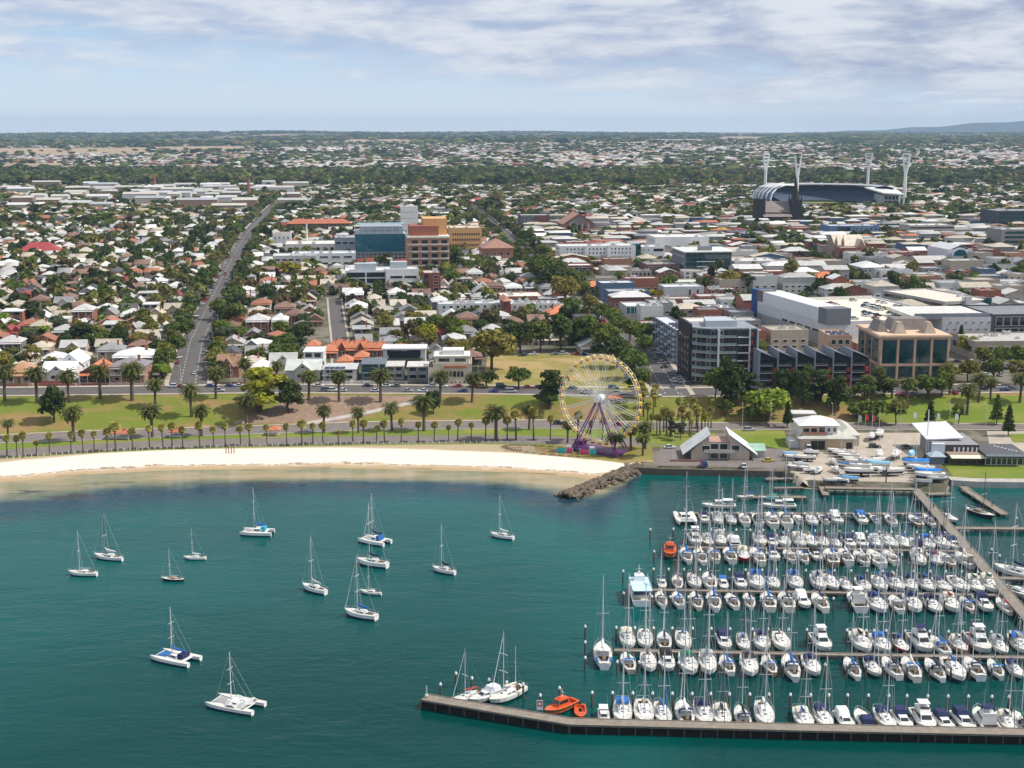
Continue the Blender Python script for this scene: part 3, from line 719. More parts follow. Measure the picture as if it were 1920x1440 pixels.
for k, c, px, py, w, h in (('round', 'yellow green', 545, 524, 46, 34), ('bush', 'dark green', 842, 508, 58, 42), ('round', 'mid green', 880, 512, 26, 28), ('round', 'mid green', 900, 512, 24, 28), ('round', 'mid green', 921, 514, 24, 28), ('round', 'bright green', 665, 556, 18, 16), ('round', 'bright green', 708, 560, 18, 22),
                           ('round', 'mid green', 845, 540, 36, 36), ('round', 'mid green', 842, 632, 40, 44), ('round', 'yellow green', 798, 650, 42, 48), ('gum', 'brownish', 766, 648, 36, 50), ('round', 'olive green', 725, 626, 32, 36), ('round', 'mid green', 530, 680, 60, 38), ('gum', 'grey green', 1338, 540, 44, 56), ('round', 'olive green', 1368, 548, 46, 40),
                           ('gum', 'grey green', 1400, 552, 30, 40), ('gum', 'olive green', 1480, 546, 36, 60), ('round', 'mid green', 1510, 545, 40, 36), ('bush', 'mid green', 1715, 560, 26, 44), ('round', 'mid green', 1628, 486, 32, 26), ('bush', 'dark green', 480, 448, 16, 22),
                           ('round', 'mid green', 440, 612, 40, 44), ('round', 'mid green', 412, 600, 34, 40), ('round', 'mid green', 418, 640, 40, 40), ('round', 'mid green', 330, 668, 34, 44), ('round', 'mid green', 352, 640, 30, 44), ('bush', 'dark green', 150, 646, 54, 40), ('bush', 'dark green', 60, 600, 40, 34), ('round', 'mid green', 312, 690, 40, 40), ('round', 'dark green', 296, 666, 40, 32), ('bush', 'dark green', 180, 540, 32, 38), ('gum', 'brownish', 128, 520, 36, 38), ('round', 'dark green', 60, 640, 50, 30)):
    tree_px(k, c, px, py, w, h, 'big trees between the houses', b)
finish(b, 'of the big town trees')
# ================================================================ BOATS
M_STRIPE = mat('boot_stripe', (0.02, 0.035, 0.10), 0.4, 0.05)
M_ANTI = mat('antifouling', (0.03, 0.05, 0.09), 0.7, 0.2)
M_WELL = mat('cockpit_sole', (.19, .15, .11), .8, .5, 2.5)
M_NET = mat('trampoline_net', (0.02, 0.12, 0.30), 0.8, 0.15)
def hull_mesh(L, B, F, stern=.7, flare=0.0, bowf=1.35, fine=1.0, keel=.45, plumb=.5, stripe=True):
    """sides of a hull, bow to +x, waterline at z = 0"""
    M = MB(); st = []; ts = [0, .12, .3, .5, .68, .82, .92, 1.0]
    for t in ts:
        x = (t - .5) * L
        w = stern + (1 - stern) * math.sin(min(1, t / .48) * math.pi / 2) if t < .48 else math.cos(((t - .48) / .52) ** (1.35 * fine) * math.pi / 2) ** .9
        w = max(.012, w) * B / 2; zs = F * (1.0 + (bowf - 1) * max(0, (t - .35) / .65) ** 1.6 + .06 * (1 - t))
        rk = plumb * max(0, (t - .6) / .4) ** 2
        half = []
        for fz, fw in ((1, 1), (.75, .985 - flare * .1), (.36, .95 - flare * .22), (.14, .88 - flare * .25), (-.12, .70 - flare * .2), (-keel, .05)):
            z = zs * fz if fz > 0 else fz; half.append((x - rk * (zs - z) , w * fw, z))
        st.append(half)
    for s in (1, -1):
        rings = [[(x, s * y, z) for x, y, z in h] for h in st]
        if s < 0: rings = [r[::-1] for r in rings]
        n = 6
        vs = [v for r in rings for v in r]; o = len(M.v); M.v += vs
        for i in range(len(rings) - 1):
            for j in range(n - 1):
                band = j if s > 0 else n - 2 - j
                M.f.append(tuple(o + q for q in (i * n + j, (i + 1) * n + j, (i + 1) * n + j + 1, i * n + j + 1))); M.m.append(1 if (band == 2 and stripe) else (2 if band > 2 else 0))
    h = st[0]; M.add([(x, y, z) for x, y, z in h] + [(x, -y, z) for x, y, z in h[::-1]], [tuple(range(12))[::-1]])
    return M, st
def deck_mesh(st, cock=None, camber=.06, floor=.35, side=.28, well_mi=0, toe=.05):
    """deck over the hull edge; cock = (x0, x1) cockpit well"""
    M = MB(); xs = [s[0][0] for s in st]; ws = [s[0][1] for s in st]; zs = [s[0][2] for s in st]
    L = list(xs)
    if cock: L += [cock[0], cock[0] + .02, cock[1] - .02, cock[1]]
    L = sorted(set(round(v, 3) for v in L)); rings = []
    for x in L:
        w = float(np.interp(x, xs, ws)); z = float(np.interp(x, xs, zs)) + .01
        inn = max(w - side, w * .2); well = cock and cock[0] + .01 < x < cock[1] - .01
        zf = max(floor, .2) if well else z + camber
        ze = z + (.12 if well else camber * .7)
        rings.append([(x, w, z - .01), (x, w * .985, z + toe), (x, w * .97, z), (x, inn, ze), (x, inn * .9, zf), (x, -inn * .9, zf), (x, -inn, ze), (x, -w * .97, z), (x, -w * .985, z + toe), (x, -w, z - .01)])
    for i in range(len(rings) - 1):
        c = well_mi if cock and cock[0] <= (L[i] + L[i + 1]) / 2 <= cock[1] else 0
        M.loft([rings[i][:5][::-1], rings[i + 1][:5][::-1]]); M.loft([rings[i][4:6][::-1], rings[i + 1][4:6][::-1]], c); M.loft([rings[i][5:][::-1], rings[i + 1][5:][::-1]])
    return M
def wires(M, segs, r=.022):
    for p, q in segs: M.tube(p, q, r, r, 3, 0, False)
    return M
def yacht_meshes(v):
    L = 10.0; B = (3.1, 2.9, 3.35)[v]; F = (1.0, .85, 1.15)[v]; d = {}
    h, st = hull_mesh(L, B, F, (.52, .36, .62)[v], 0, (1.3, 1.4, 1.25)[v], 1.0, .45, (.75, 1.0, .5)[v])
    d['hull'] = h.mesh('hull', [M_GEL, M_STRIPE, M_ANTI]); d['deck'] = deck_mesh(st, (-4.0, -1.8), side=.5, well_mi=1).mesh('deck', [M_DECK, M_WELL])
    c = MB(); rings = []
    for x, w, z in ((-1.7, .95, F + .62), (-1.0, 1.0, F + .62), (.6, .92, F + .5), (1.9, .62, F + .3), (2.6, .35, F + .14)):
        rings.append([(x, w, F + .02), (x, w * .88, z), (x, 0, z + .07), (x, -w * .88, z), (x, -w, F + .02)])
    c.loft(rings[::-1]); c.add(rings[0], [(0, 1, 2, 3, 4)]); c.add(rings[-1], [(4, 3, 2, 1, 0)])
    for hx in (.3, 1.4): c.box(hx - .26, hx + .26, -.25, .25, F + .5 - (hx > 1) * .14, F + .62 - (hx > 1) * .16, 1)
    d['cabin'] = c.mesh('cabin', [M_GEL, M_GLASS])
    for s, nm in ((1, 'window'), (-1, 'window2')):
        w_ = MB()
        for x0, x1 in ((-1.35, -.35), (-.1, .75)): w_.add([(x0, s * 1.0, F + .18), (x1, s * .97, F + .17), (x1 - .1, s * .93, F + .40), (x0, s * .955, F + .45)], [(0, 1, 2, 3) if s < 0 else (3, 2, 1, 0)])
        d[nm] = w_.mesh('window', M_GLASS)
    H = (13.0, 12.0, 14.5)[v]; mx = .9
    m = MB(); m.tube((mx, 0, F + .4), (mx, 0, H), .10, .07, 6); m.tube((mx, 0, H), (mx, 0, H + .5), .02, .02, 3); d['mast'] = m.mesh('mast', M_ALU)
    sp = []
    for z in ((H * .55,), (H * .5,), (H * .42, H * .68))[v]:
        k = MB(); k.tube((mx, -1.0, z + .05), (mx, 1.0, z + .05), .065, .065, 4); sp.append(k.mesh('spreader', M_ALU))
    d['spreader'] = sp
    bm = MB(); bm.tube((mx - .1, 0, F + 1.15), (-2.9, 0, F + 1.3), .07, .06, 6); d['boom'] = bm.mesh('boom', M_ALU)
    sc = MB(); rr = [[(x, w * math.cos(t), F + 1.34 + dz + w * 1.15 * math.sin(t)) for t in [i * math.pi / 3.5 for i in range(7)]] for x, w, dz in ((.85, .12, .75), (.55, .22, .35), (-.6, .25, .1), (-2.0, .2, .1), (-2.85, .1, .05))]
    sc.loft(rr, 0, True, True, True); d['sail_cover'] = sc.mesh('sail_cover', M_CANVAS)
    zb = F * 1.3
    r = MB(); wires(r, [((mx, 0, H), (4.8, 0, zb)), ((mx, 0, H), (-4.9, 0, F)), ((mx, 0, H), (mx, .95, H * .55)), ((mx, .95, H * .55), (mx - .2, B * .46, F)), ((mx, 0, H), (mx, -.95, H * .55)), ((mx, -.95, H * .55), (mx - .2, -B * .46, F)), ((mx, 0, H * .55), (mx - .8, B * .46, F)), ((mx, 0, H * .55), (mx - .8, -B * .46, F))])
    d['rigging'] = r.mesh('rigging', M_WIRE)
    f = MB(); f.tube((4.65, 0, zb + .3), (mx + .25, 0, H * .93), .085, .05, 5); d['furled_sail'] = f.mesh('furled_sail', M_CANVAS)
    rl = MB(); pts = [[(x, s * (w * .95), z + .62) for x, w, z in [(q[0][0], q[0][1], q[0][2]) for q in st]] for s in (1, -1)]
    for p in pts:
        wires(rl, list(zip(p[:-1], p[1:])), .02)
        for a in p: wires(rl, [(a, (a[0], a[1], a[2] - .6))], .02)
    wires(rl, [(pts[0][0], pts[1][0])], .025); d['railing'] = rl.mesh('railing', M_WIRE)
    cn = MB(); rr = [[(x, y, F + z) for y, z in ((1.15, .55), (1.05, 1.35 - dz), (0, 1.55 - dz), (-1.05, 1.35 - dz), (-1.15, .55))] for x, dz in ((-.9, .55), (-1.5, .05), (-2.6, 0.0))]
    cn.loft(rr); d['canopy'] = cn.mesh('canopy', M_CANVAS)
    wh = MB(); wh.box(-3.5, -3.2, -.12, .12, .4, F + .35); wh.tube((-3.3, -.02, F + .4), (-3.26, .02, F + .4), .45, .45, 10); wh.box(-4.0, -2.0, .62, .85, .38, .62); wh.box(-4.0, -2.0, -.85, -.62, .38, .62)
    d['wheel'] = wh.mesh('helm', M_TEAK)
    return d
YM = [yacht_meshes(v) for v in range(3)]
def yacht(x, y, L, rz, hull, cover, v=0, canopy=None, furled=None, cabin=None, mast=None, group=None, z=0.0, nm='sailing_yacht', mh=1.0):
    k = YM[v]; s = L / 10.0
    r = thing(nm, '', 'yacht', (x, y, z), rz, group, (s, s * (1.1 if group and 'jetty' in group or group and 'pier' in group else 1.0), s * mh))
    obj('hull', k['hull'], r, color=hull); obj('deck', k['deck'], r)
    c = obj('cabin', k['cabin'], r, color=cabin or (.78, .77, .73)); obj('window', k['window'], c); obj('window', k['window2'], c)
    m = obj('mast', k['mast'], r)
    if mast == 'dark': m.data = DARKMAST[v]
    for sp in k['spreader']: obj('spreader', sp, m)
    bm = obj('boom', k['boom'], r)
    if cover: obj('sail_cover', k['sail_cover'], bm, color=cover)
    obj('rigging', k['rigging'], r); obj('railing', k['railing'], r); obj('helm', k['wheel'], r)
    if furled: obj('furled_sail', k['furled_sail'], r, color=furled)
    if canopy: obj('canopy', k['canopy'], r, color=canopy)
    return r
DARKMAST = []
for k in YM:
    mm = k['mast'].copy(); mm.materials.clear(); mm.materials.append(M_PILE); DARKMAST.append(mm)
def cabin_box(M, x0, x1, w0, w1, z0, z1, rake0, rake1, tum=.9, mi=0):
    """tapered house with raked ends: x0 aft, x1 forward"""
    vs = [(x0, -w0, z0), (x1, -w1, z0), (x1, w1, z0), (x0, w0, z0), (x0 + rake0, -w0 * tum, z1), (x1 - rake1, -w1 * tum, z1), (x1 - rake1, w1 * tum, z1), (x0 + rake0, w0 * tum, z1)]
    return M.add(vs, [(3, 2, 1, 0), (4, 5, 6, 7), (0, 1, 5, 4), (1, 2, 6, 5), (2, 3, 7, 6), (3, 0, 4, 7)], mi)
def shield(M, x0, x1, w0, w1, z0, z1, rake0, rake1, tum, lo, hi, e=.03, front=True, sides=True, ins=.12):
    """glass laid just outside a cabin_box between heights lo..hi (fractions)"""
    f = lambda a, b, t: a + (b - a) * t
    def pt(end, s, t):
        x = f(x1, x1 - rake1, t) if end else f(x0, x0 + rake0, t); w = f(w1 if end else w0, (w1 if end else w0) * tum, t)
        return Vector((x, s * w, f(z0, z1, t)))
    if front:
        a, b, c, d = pt(1, -1, lo), pt(1, 1, lo), pt(1, 1, hi), pt(1, -1, hi); o = Vector((e, 0, e * .5)); k = .06
        M.add([a.lerp(b, k) + o, b.lerp(a, k) + o, c.lerp(d, k) + o, d.lerp(c, k) + o], [(0, 1, 2, 3)])
    if sides:
        for s in (1, -1):
            a, b, c, d = pt(0, s, lo), pt(1, s, lo), pt(1, s, hi), pt(0, s, hi); o = Vector((0, s * e, 0)); p = [a.lerp(b, ins), b.lerp(a, .05), c.lerp(d, .05), d.lerp(c, ins)]
            M.add([q + o for q in p], [(0, 1, 2, 3) if s < 0 else (3, 2, 1, 0)])
def cruiser_meshes(v):
    d = {}; B, F = ((3.9, 1.35), (3.4, 1.15), (3.2, 1.0))[v]; L = 10.0
    h, st = hull_mesh(L, B, F, .92, .5, 1.35, 1.5, .45, .75); d['hull'] = h.mesh('hull', [M_GEL, M_STRIPE, M_ANTI]); d['deck'] = deck_mesh(st, (-4.6, -2.3), floor=.5, side=.35, well_mi=1).mesh('deck', [M_DECK, M_WELL])
    dims = ((-2.4, 2.6, 1.5, 1.2, F - .02, F + 1.45, .1, 1.3, .86), (-2.3, 2.3, 1.35, 1.05, F - .02, F + .95, .3, 1.7, .8), (-1.4, 1.8, 1.2, 1.0, F - .02, F + 1.3, .1, .8, .88))[v]
    c = MB(); cabin_box(c, *dims); c.box(2.9, 3.4, -.3, .3, F + .08, F + .2, 1); d['cabin'] = c.mesh('cabin', [M_GEL, M_GLASS])
    g = MB(); shield(g, *dims, .45, .9, sides=False); d['windscreen'] = g.mesh('windscreen', M_GLASS)
    g = MB(); shield(g, *dims, .45, .85, front=False); d['window'] = g.mesh('window', M_GLASS)
    if v == 0:
        fb = (-2.3, .9, 1.3, 1.0, F + 1.46, F + 2.1, 0, .5, 1.02); m = MB(); cabin_box(m, *fb); m.box(-1.2, -.6, -.8, .8, F + 2.1, F + 2.5); d['flybridge'] = m.mesh('flybridge', M_GEL)
        m = MB(); shield(m, *fb, .9, 1.5, sides=False); d['bridge_screen'] = m.mesh('bridge_screen', M_GLASS)
        m = MB(); m.box(-2.0, .3, -1.05, 1.05, F + 3.0, F + 3.12)
        for a in (-1.8, .1):
            for s in (-.95, .95): m.tube((a, s, F + 2.05), (a, s, F + 3.05), .035, .035, 4)
        d['canopy'] = m.mesh('canopy', M_CANVAS)
    elif v == 1:
        m = MB(); cabin_box(m, -4.2, -.3, 1.35, 1.3, F + .5, F + 1.75, .5, .9, .85); d['canopy'] = m.mesh('canopy', M_CANVAS)
    else:
        m = MB(); m.box(-4.2, -1.2, -1.2, 1.2, F + 1.5, F + 1.6)
        for s in (-1.1, 1.1): m.tube((-4.0, s, F * .9), (-4.0, s, F + 1.5), .035, .035, 4)
        d['canopy'] = m.mesh('canopy', M_CANVAS)
    r = MB()
    for s in (1, -1):
        p = [(q[0][0], s * q[0][1] * .93, q[0][2] + .6) for q in st[3:]]; wires(r, list(zip(p[:-1], p[1:])), .025)
        for a in p: wires(r, [(a, (a[0], a[1], a[2] - .6))], .02)
    d['railing'] = r.mesh('railing', M_ALU)
    a = MB(); top = F + (3.5 if v == 0 else 1.8); a.tube((-1.2, .9, top - .1), (-1.5, .95, top + 3.4), .035, .015, 4); d['aerial'] = a.mesh('aerial', M_WHITE)
    return d
CM = [cruiser_meshes(v) for v in range(3)]
def cruiser(x, y, L, rz, v, hull=(.78, .77, .74), canopy=(.02, .03, .10), cabin=(.78, .77, .74), group=None, z=0, nm='motor_cruiser'):
    k = CM[v]; s = L / 10.0; r = thing(nm, '', 'motor boat', (x, y, z), rz, group, (s, s, s * 1.05))
    obj('hull', k['hull'], r, color=hull); obj('deck', k['deck'], r); c = obj('cabin', k['cabin'], r, color=cabin); obj('windscreen', k['windscreen'], c); obj('window', k['window'], c)
    if v == 0: f = obj('flybridge', k['flybridge'], r, color=cabin); obj('bridge_screen', k['bridge_screen'], f)
    obj('canopy', k['canopy'], r, color=canopy); obj('railing', k['railing'], r); obj('aerial', k['aerial'], r)
    return r
def cat_meshes():
    d = {}; h, st = hull_mesh(11.5, 1.5, 1.15, .75, 0, 1.25, 1.2, .4, .35)
    d['hull'] = h.mesh('hull', [M_GEL, M_STRIPE, M_ANTI]); d['deck'] = deck_mesh(st, None).mesh('deck', M_DECK)
    c = MB(); c.box(-3.6, 1.6, -2.2, 2.2, .75, 1.25); cabin_box(c, -1.9, 1.4, 1.9, 1.5, 1.25, 2.15, .1, 1.0, .85); d['bridge_deck'] = c.mesh('bridge_deck', M_GEL)
    g = MB(); shield(g, -1.9, 1.4, 1.9, 1.5, 1.25, 2.15, .1, 1.0, .85, .3, .85); d['window'] = g.mesh('window', M_GLASS)
    n = MB(); n.box(1.6, 4.6, -2.05, 2.05, 1.1, 1.15); d['trampoline'] = n.mesh('trampoline', M_NET)
    b = MB(); b.tube((4.6, -2.4, 1.25), (4.6, 2.4, 1.25), .1, .1, 6); b.tube((-3.9, -2.4, 1.1), (-3.9, 2.4, 1.1), .09, .09, 6); d['cross_beam'] = b.mesh('cross_beam', M_ALU)
    m = MB(); m.tube((.9, 0, 1.9), (.9, 0, 15), .12, .08, 6); d['mast'] = m.mesh('mast', M_ALU)
    s = []
    for z in (6.5, 10.5): q = MB(); q.tube((.9, -1.1, z), (.9, 1.1, z + .05), .05, .05, 4); s.append(q.mesh('spreader', M_ALU))
    d['spreader'] = s
    q = MB(); q.tube((.8, 0, 2.9), (-3.4, 0, 3.05), .08, .07, 6); d['boom'] = q.mesh('boom', M_ALU)
    sc = MB(); rr = [[(x, w * math.cos(t), 3.15 + dz + w * 1.1 * math.sin(t)) for t in [i * math.pi / 3.5 for i in range(7)]] for x, w, dz in ((.85, .14, 1.1), (.5, .28, .5), (-.8, .32, .1), (-2.4, .26, .1), (-3.4, .14, .05))]
    sc.loft(rr, 0, True, True, True); d['sail_cover'] = sc.mesh('sail_cover', M_CANVAS)
    w = MB(); wires(w, [((.9, 0, 15), (4.7, 0, 1.3)), ((.9, 0, 14.5), (-2.6, 2.9, 1.2)), ((.9, 0, 14.5), (-2.6, -2.9, 1.2)), ((.9, 0, 10.5), (-1, 2.9, 1.2)), ((.9, 0, 10.5), (-1, -2.9, 1.2))]); d['rigging'] = w.mesh('rigging', M_WIRE)
    f = MB(); f.tube((4.5, 0, 1.6), (1.2, 0, 13.8), .11, .06, 5); d['furled_sail'] = f.mesh('furled_sail', M_CANVAS)
    cn = MB(); cabin_box(cn, -3.3, -1.6, 1.5, 1.6, 1.5, 2.75, .1, .3, .9); d['canopy'] = cn.mesh('canopy', M_CANVAS)
    t = MB(); vs = [(-3.9 + i * 1.0, -2.6 + j * 1.3, 1.5 + .5 * math.sin(i * 1.7 + j * 2.1) + (.55 if 0 < j < 4 else 0)) for i in range(6) for j in range(5)]
    t.add(vs, [(i * 5 + j, (i + 1) * 5 + j, (i + 1) * 5 + j + 1, i * 5 + j + 1) for i in range(5) for j in range(4)]); d['tarpaulin'] = t.mesh('tarpaulin', M_CANVAS)
    return d
KM = cat_meshes()
def catamaran(x, y, L, rz, label, cover, canopy=None, furled=None, net=None, tarp=None, mast=True, mh=1.0, group=None):
    s = L / 11.5; r = thing('catamaran', label, 'catamaran', (x, y, 0), rz, group, (s, s, s * mh)); W = (.80, .80, .78)
    for sy_ in (2.35, -2.35):
        h = obj('hull', KM['hull'], r, (0, sy_, 0), color=W); obj('deck', KM['deck'], h)
    b = obj('bridge_deck', KM['bridge_deck'], r, color=W); obj('window', KM['window'], b)
    t = obj('trampoline', KM['trampoline'], r)
    if net != 'blue': t.data = NETW
    obj('cross_beam', KM['cross_beam'], r); m = obj('mast', KM['mast'], r)
    for q in KM['spreader']: obj('spreader', q, m)
    bm = obj('boom', KM['boom'], r)
    if cover: obj('sail_cover', KM['sail_cover'], bm, color=cover)
    obj('rigging', KM['rigging'], r)
    if furled: obj('furled_sail', KM['furled_sail'], r, color=furled)
    if canopy: obj('canopy', KM['canopy'], r, color=canopy)
    if tarp: obj('tarpaulin', KM['tarpaulin'], r, color=tarp)
    return r
NETW = KM['trampoline'].copy(); NETW.materials.clear(); NETW.materials.append(mat('grey_net', (.33, .33, .32), .9, .2))
WHITE, CREAM, NAVY, BLUE, TEALC, RED, TAN, GREY, BLACK, GREENC = (.80, .80, .78), (.70, .64, .52), (.015, .025, .085), (.02, .13, .42), (.01, .30, .28), (.38, .03, .03), (.42, .25, .12), (.40, .40, .40), (.02, .02, .022), (.02, .16, .11)
# ---- boats at anchor in the bay: px, py of the waterline amidships, length px
def hd(a): return R(a)
def at0(px, py): return P(px, py, 0)
ANCH = [(155, 1079, 57, 172, 'white yacht with bare boom, westernmost of the anchored boats', dict(hull=WHITE, cover=None, v=0), 1.15),
        (203, 1049, 60, 160, 'white yacht with dark mast and white sail cover anchored in the bay', dict(hull=WHITE, cover=(.75, .74, .7), v=1, mast='dark'), 1.2),
        (323, 1089, 45, 172, 'small dark-hulled yacht anchored above the blue-netted catamaran', dict(hull=(.03, .028, .03), cover=None, v=1, furled=GREY, cabin=(.5, .3, .22)), 1.15),
        (365, 1049, 44, 176, 'small white yacht with bare mast, below the blue-covered catamaran', dict(hull=WHITE, cover=(.7, .7, .68), v=0), 1.05),
        (589, 1109, 50, 142, 'white yacht with tall mast anchored alone in mid bay', dict(hull=WHITE, cover=(.6, .6, .6), v=0), 1.3),
        (698, 1061, 60, 155, 'broad white yacht with navy sail cover, just below a catamaran', dict(hull=WHITE, cover=NAVY, v=2, furled=None), 1.25),
        (695, 1114, 42, 160, 'little white sloop with raised cabin beside a larger anchored yacht', dict(hull=WHITE, cover=None, v=1), 1.25),
        (676, 1157, 64, 152, 'white yacht with blue sail cover and white furled jib, lowest of the mid-bay cluster', dict(hull=WHITE, cover=BLUE, v=2, furled=(.75, .75, .75)), 1.12),
        (832, 1074, 44, 148, 'white yacht with black sail cover anchored in the open bay', dict(hull=WHITE, cover=BLACK, v=0), 1.4),
        (941, 1009, 44, 150, 'white yacht with sail wrapped on its mast, easternmost of the anchored boats', dict(hull=WHITE, cover=(.75, .75, .75), v=0), 1.25)]
for px, py, Lp, a, lab, kw, mh in ANCH:
    x, y = at0(px, py); m = mpp(x, y, 0); rz = R(a); d = depth(x, y, 0)
    fs = abs(math.cos(rz)) + 1e-3
    r = yacht(x, y, Lp * m / max(.75, fs) * 1.0, rz, group='boats anchored in the bay', mh=mh, **kw); r['label'] = lab
for px, py, Lp, a, lab, kw in ((482, 1002, 62, 175, 'catamaran with turquoise canopy and blue sail cover, nearest the beach', dict(cover=BLUE, canopy=(.03, .40, .55), mh=1.15)),
                               (702, 1018, 62, 150, 'catamaran with blue canopy anchored behind a broad white yacht', dict(cover=NAVY, canopy=BLUE, furled=(.7, .7, .7), mh=1.2)),
                               (329, 1238, 92, 155, 'catamaran with a blue trampoline net and blue furled jib', dict(cover=BLUE, canopy=NAVY, furled=(.02, .2, .4), net='blue', mh=.88)),
                               (441, 1325, 107, 158, 'catamaran with grey tarpaulins, nearest boat at anchor', dict(cover=None, tarp=(.5, .5, .48), mh=.78))):
    x, y = at0(px, py); m = mpp(x, y, 0); catamaran(x, y, Lp * m * .98, R(a), lab, group='boats anchored in the bay', **kw)

M_SCREEN = mat('shade_toned_timber', (.018, .015, .013), .85, .5, .35, spec=.2)  # near-black: the shadow on the pier side is put into the colour
# ---- marina ------------------------------------------------------------------
def jetty(name, label, pts, w, z=1.0, th=.35, piles=True, cat='jetty', skirt=0.0, rail=False, mtl=None):
    """a plank deck along a line of photo pixels (taken at deck height) on piles"""
    q = [P(px, py, z) for px, py in pts]; r = thing(name, label, cat, (q[0][0], q[0][1], 0)); o = q[0]
    M = MB(); Pm = MB(); n = len(q)
    offs = []
    for i, (x, y) in enumerate(q):
        a = q[max(0, i - 1)]; b = q[min(n - 1, i + 1)]; dx, dy = b[0] - a[0], b[1] - a[1]; l = math.hypot(dx, dy); offs.append((-dy / l, dx / l))
    ring = []
    for (x, y), (nx, ny) in zip(q, offs):
        X_, Y_ = x - o[0], y - o[1]; h = w / 2
        ring.append([(X_ - nx * h, Y_ - ny * h, z), (X_ + nx * h, Y_ + ny * h, z), (X_ + nx * h, Y_ + ny * h, z - th), (X_ - nx * h, Y_ - ny * h, z - th)])
    M.loft(ring, 0, True, True, True)
    for s in (0, 1):                                   # edge beams
        for i in range(n - 1):
            A, B_ = Vector(ring[i][s]), Vector(ring[i + 1][s]); M.tube(A + Vector((0, 0, .06)), B_ + Vector((0, 0, .06)), .13, .13, 4, 0)
    obj('deck', M.mesh('deck', mtl or M_TIMBER), r)
    if piles:
        for i in range(n - 1):
            (x0, y0), (x1, y1) = q[i], q[i + 1]; L = math.hypot(x1 - x0, y1 - y0); k = max(2, int(L / 3.2))
            for j in range(k + 1):
                for s in (-1, 1):
                    xx = x0 + (x1 - x0) * j / k - o[0] + offs[i][0] * s * w * .42; yy = y0 + (y1 - y0) * j / k - o[1] + offs[i][1] * s * w * .42
                    Pm.tube((xx, yy, -2), (xx, yy, z - .2), .16, .16, 5)
        obj('support_piles', Pm.mesh('support_piles', M_PILE), r)
    if skirt:
        K = MB()
        for i in range(n - 1):
            for s in (-1, 1):
                A = [(q[i + e][0] - o[0] + offs[i + e][0] * s * w * .38, q[i + e][1] - o[1] + offs[i + e][1] * s * w * .38) for e in (0, 1)]
                K.add([(A[0][0], A[0][1], z - th - .02), (A[1][0], A[1][1], z - th - .02), (A[1][0], A[1][1], -.4), (A[0][0], A[0][1], -.4)], [(0, 1, 2, 3)])
        obj('wave_screen', K.mesh('wave_screen', M_SCREEN), r)
    return r
JA = jetty('jetty', 'floating jetty nearest the shore with boats along its front', [(1268, 962), (1742, 963)], 1.6)
JB = jetty('jetty', 'second floating jetty from the shore, boats on both sides', [(1275, 1026), (1560, 1029), (1818, 1034)], 1.6)
JC = jetty('jetty', 'third floating jetty from the shore, boats on both sides', [(1222, 1106), (1560, 1111), (1882, 1116)], 1.6)
JD = jetty('jetty', 'floating jetty next to the outer breakwater pier, boats on both sides', [(1152, 1219), (1500, 1226), (1935, 1233)], 1.6)
JE = jetty('breakwater_pier', 'long outer pier with dark wave screen closing off the marina', [(795, 1307), (930, 1330), (1070, 1353), (1500, 1364), (2100, 1376)], 3.2, 2.0, .3, True, 'pier', 1)
JP = jetty('timber_pier', 'wide timber pier running diagonally from the boatyard past the jetties', [(1716, 916), (1790, 1000), (1862, 1082), (1960, 1196)], 3.2, 1.9, .4, True, 'pier')
jetty('jetty', 'short jetty going right from the diagonal pier', [(1788, 990), (1960, 991)], 2.6, 1.0)
jetty('pontoon', 'sloping pontoon running out below the point lawn', [(1806, 912), (1830, 930), (1884, 964)], 2.8, .9)
jetty('pontoon', 'short stub pontoon beside the sloping pontoon', [(1808, 918), (1836, 932)], 2.6, .88, piles=False)
jetty('pontoon', 'small pontoon on the right end of the marina water', [(1873, 1084), (1960, 1085)], 2.2, .9)
jetty('pontoon', 'launching pontoon with a teal sailing boat alongside', [(1392, 931), (1512, 932)], 2.6, .9)
jetty('pontoon', 'upper launching pontoon beside the slipway', [(1452, 915), (1506, 914)], 1.8, .9)
jetty('pontoon', 'narrow timber pontoon under the yard crane', [(1436, 898), (1494, 897)], 2.2, 1.0)
jetty('pontoon', 'stub pontoon below the wharf corner', [(1541, 912), (1549, 928)], 2.2, 1.2)
jetty('timber_wharf', 'timber wharf edge along the front of the boatyard', [(1548, 914), (1714, 917)], 3.0, 2.2, .5, True, 'wharf')
jetty('pontoon', 'pontoon at the yard corner beside the diagonal pier', [(1740, 926), (1782, 925)], 3.0, .9)

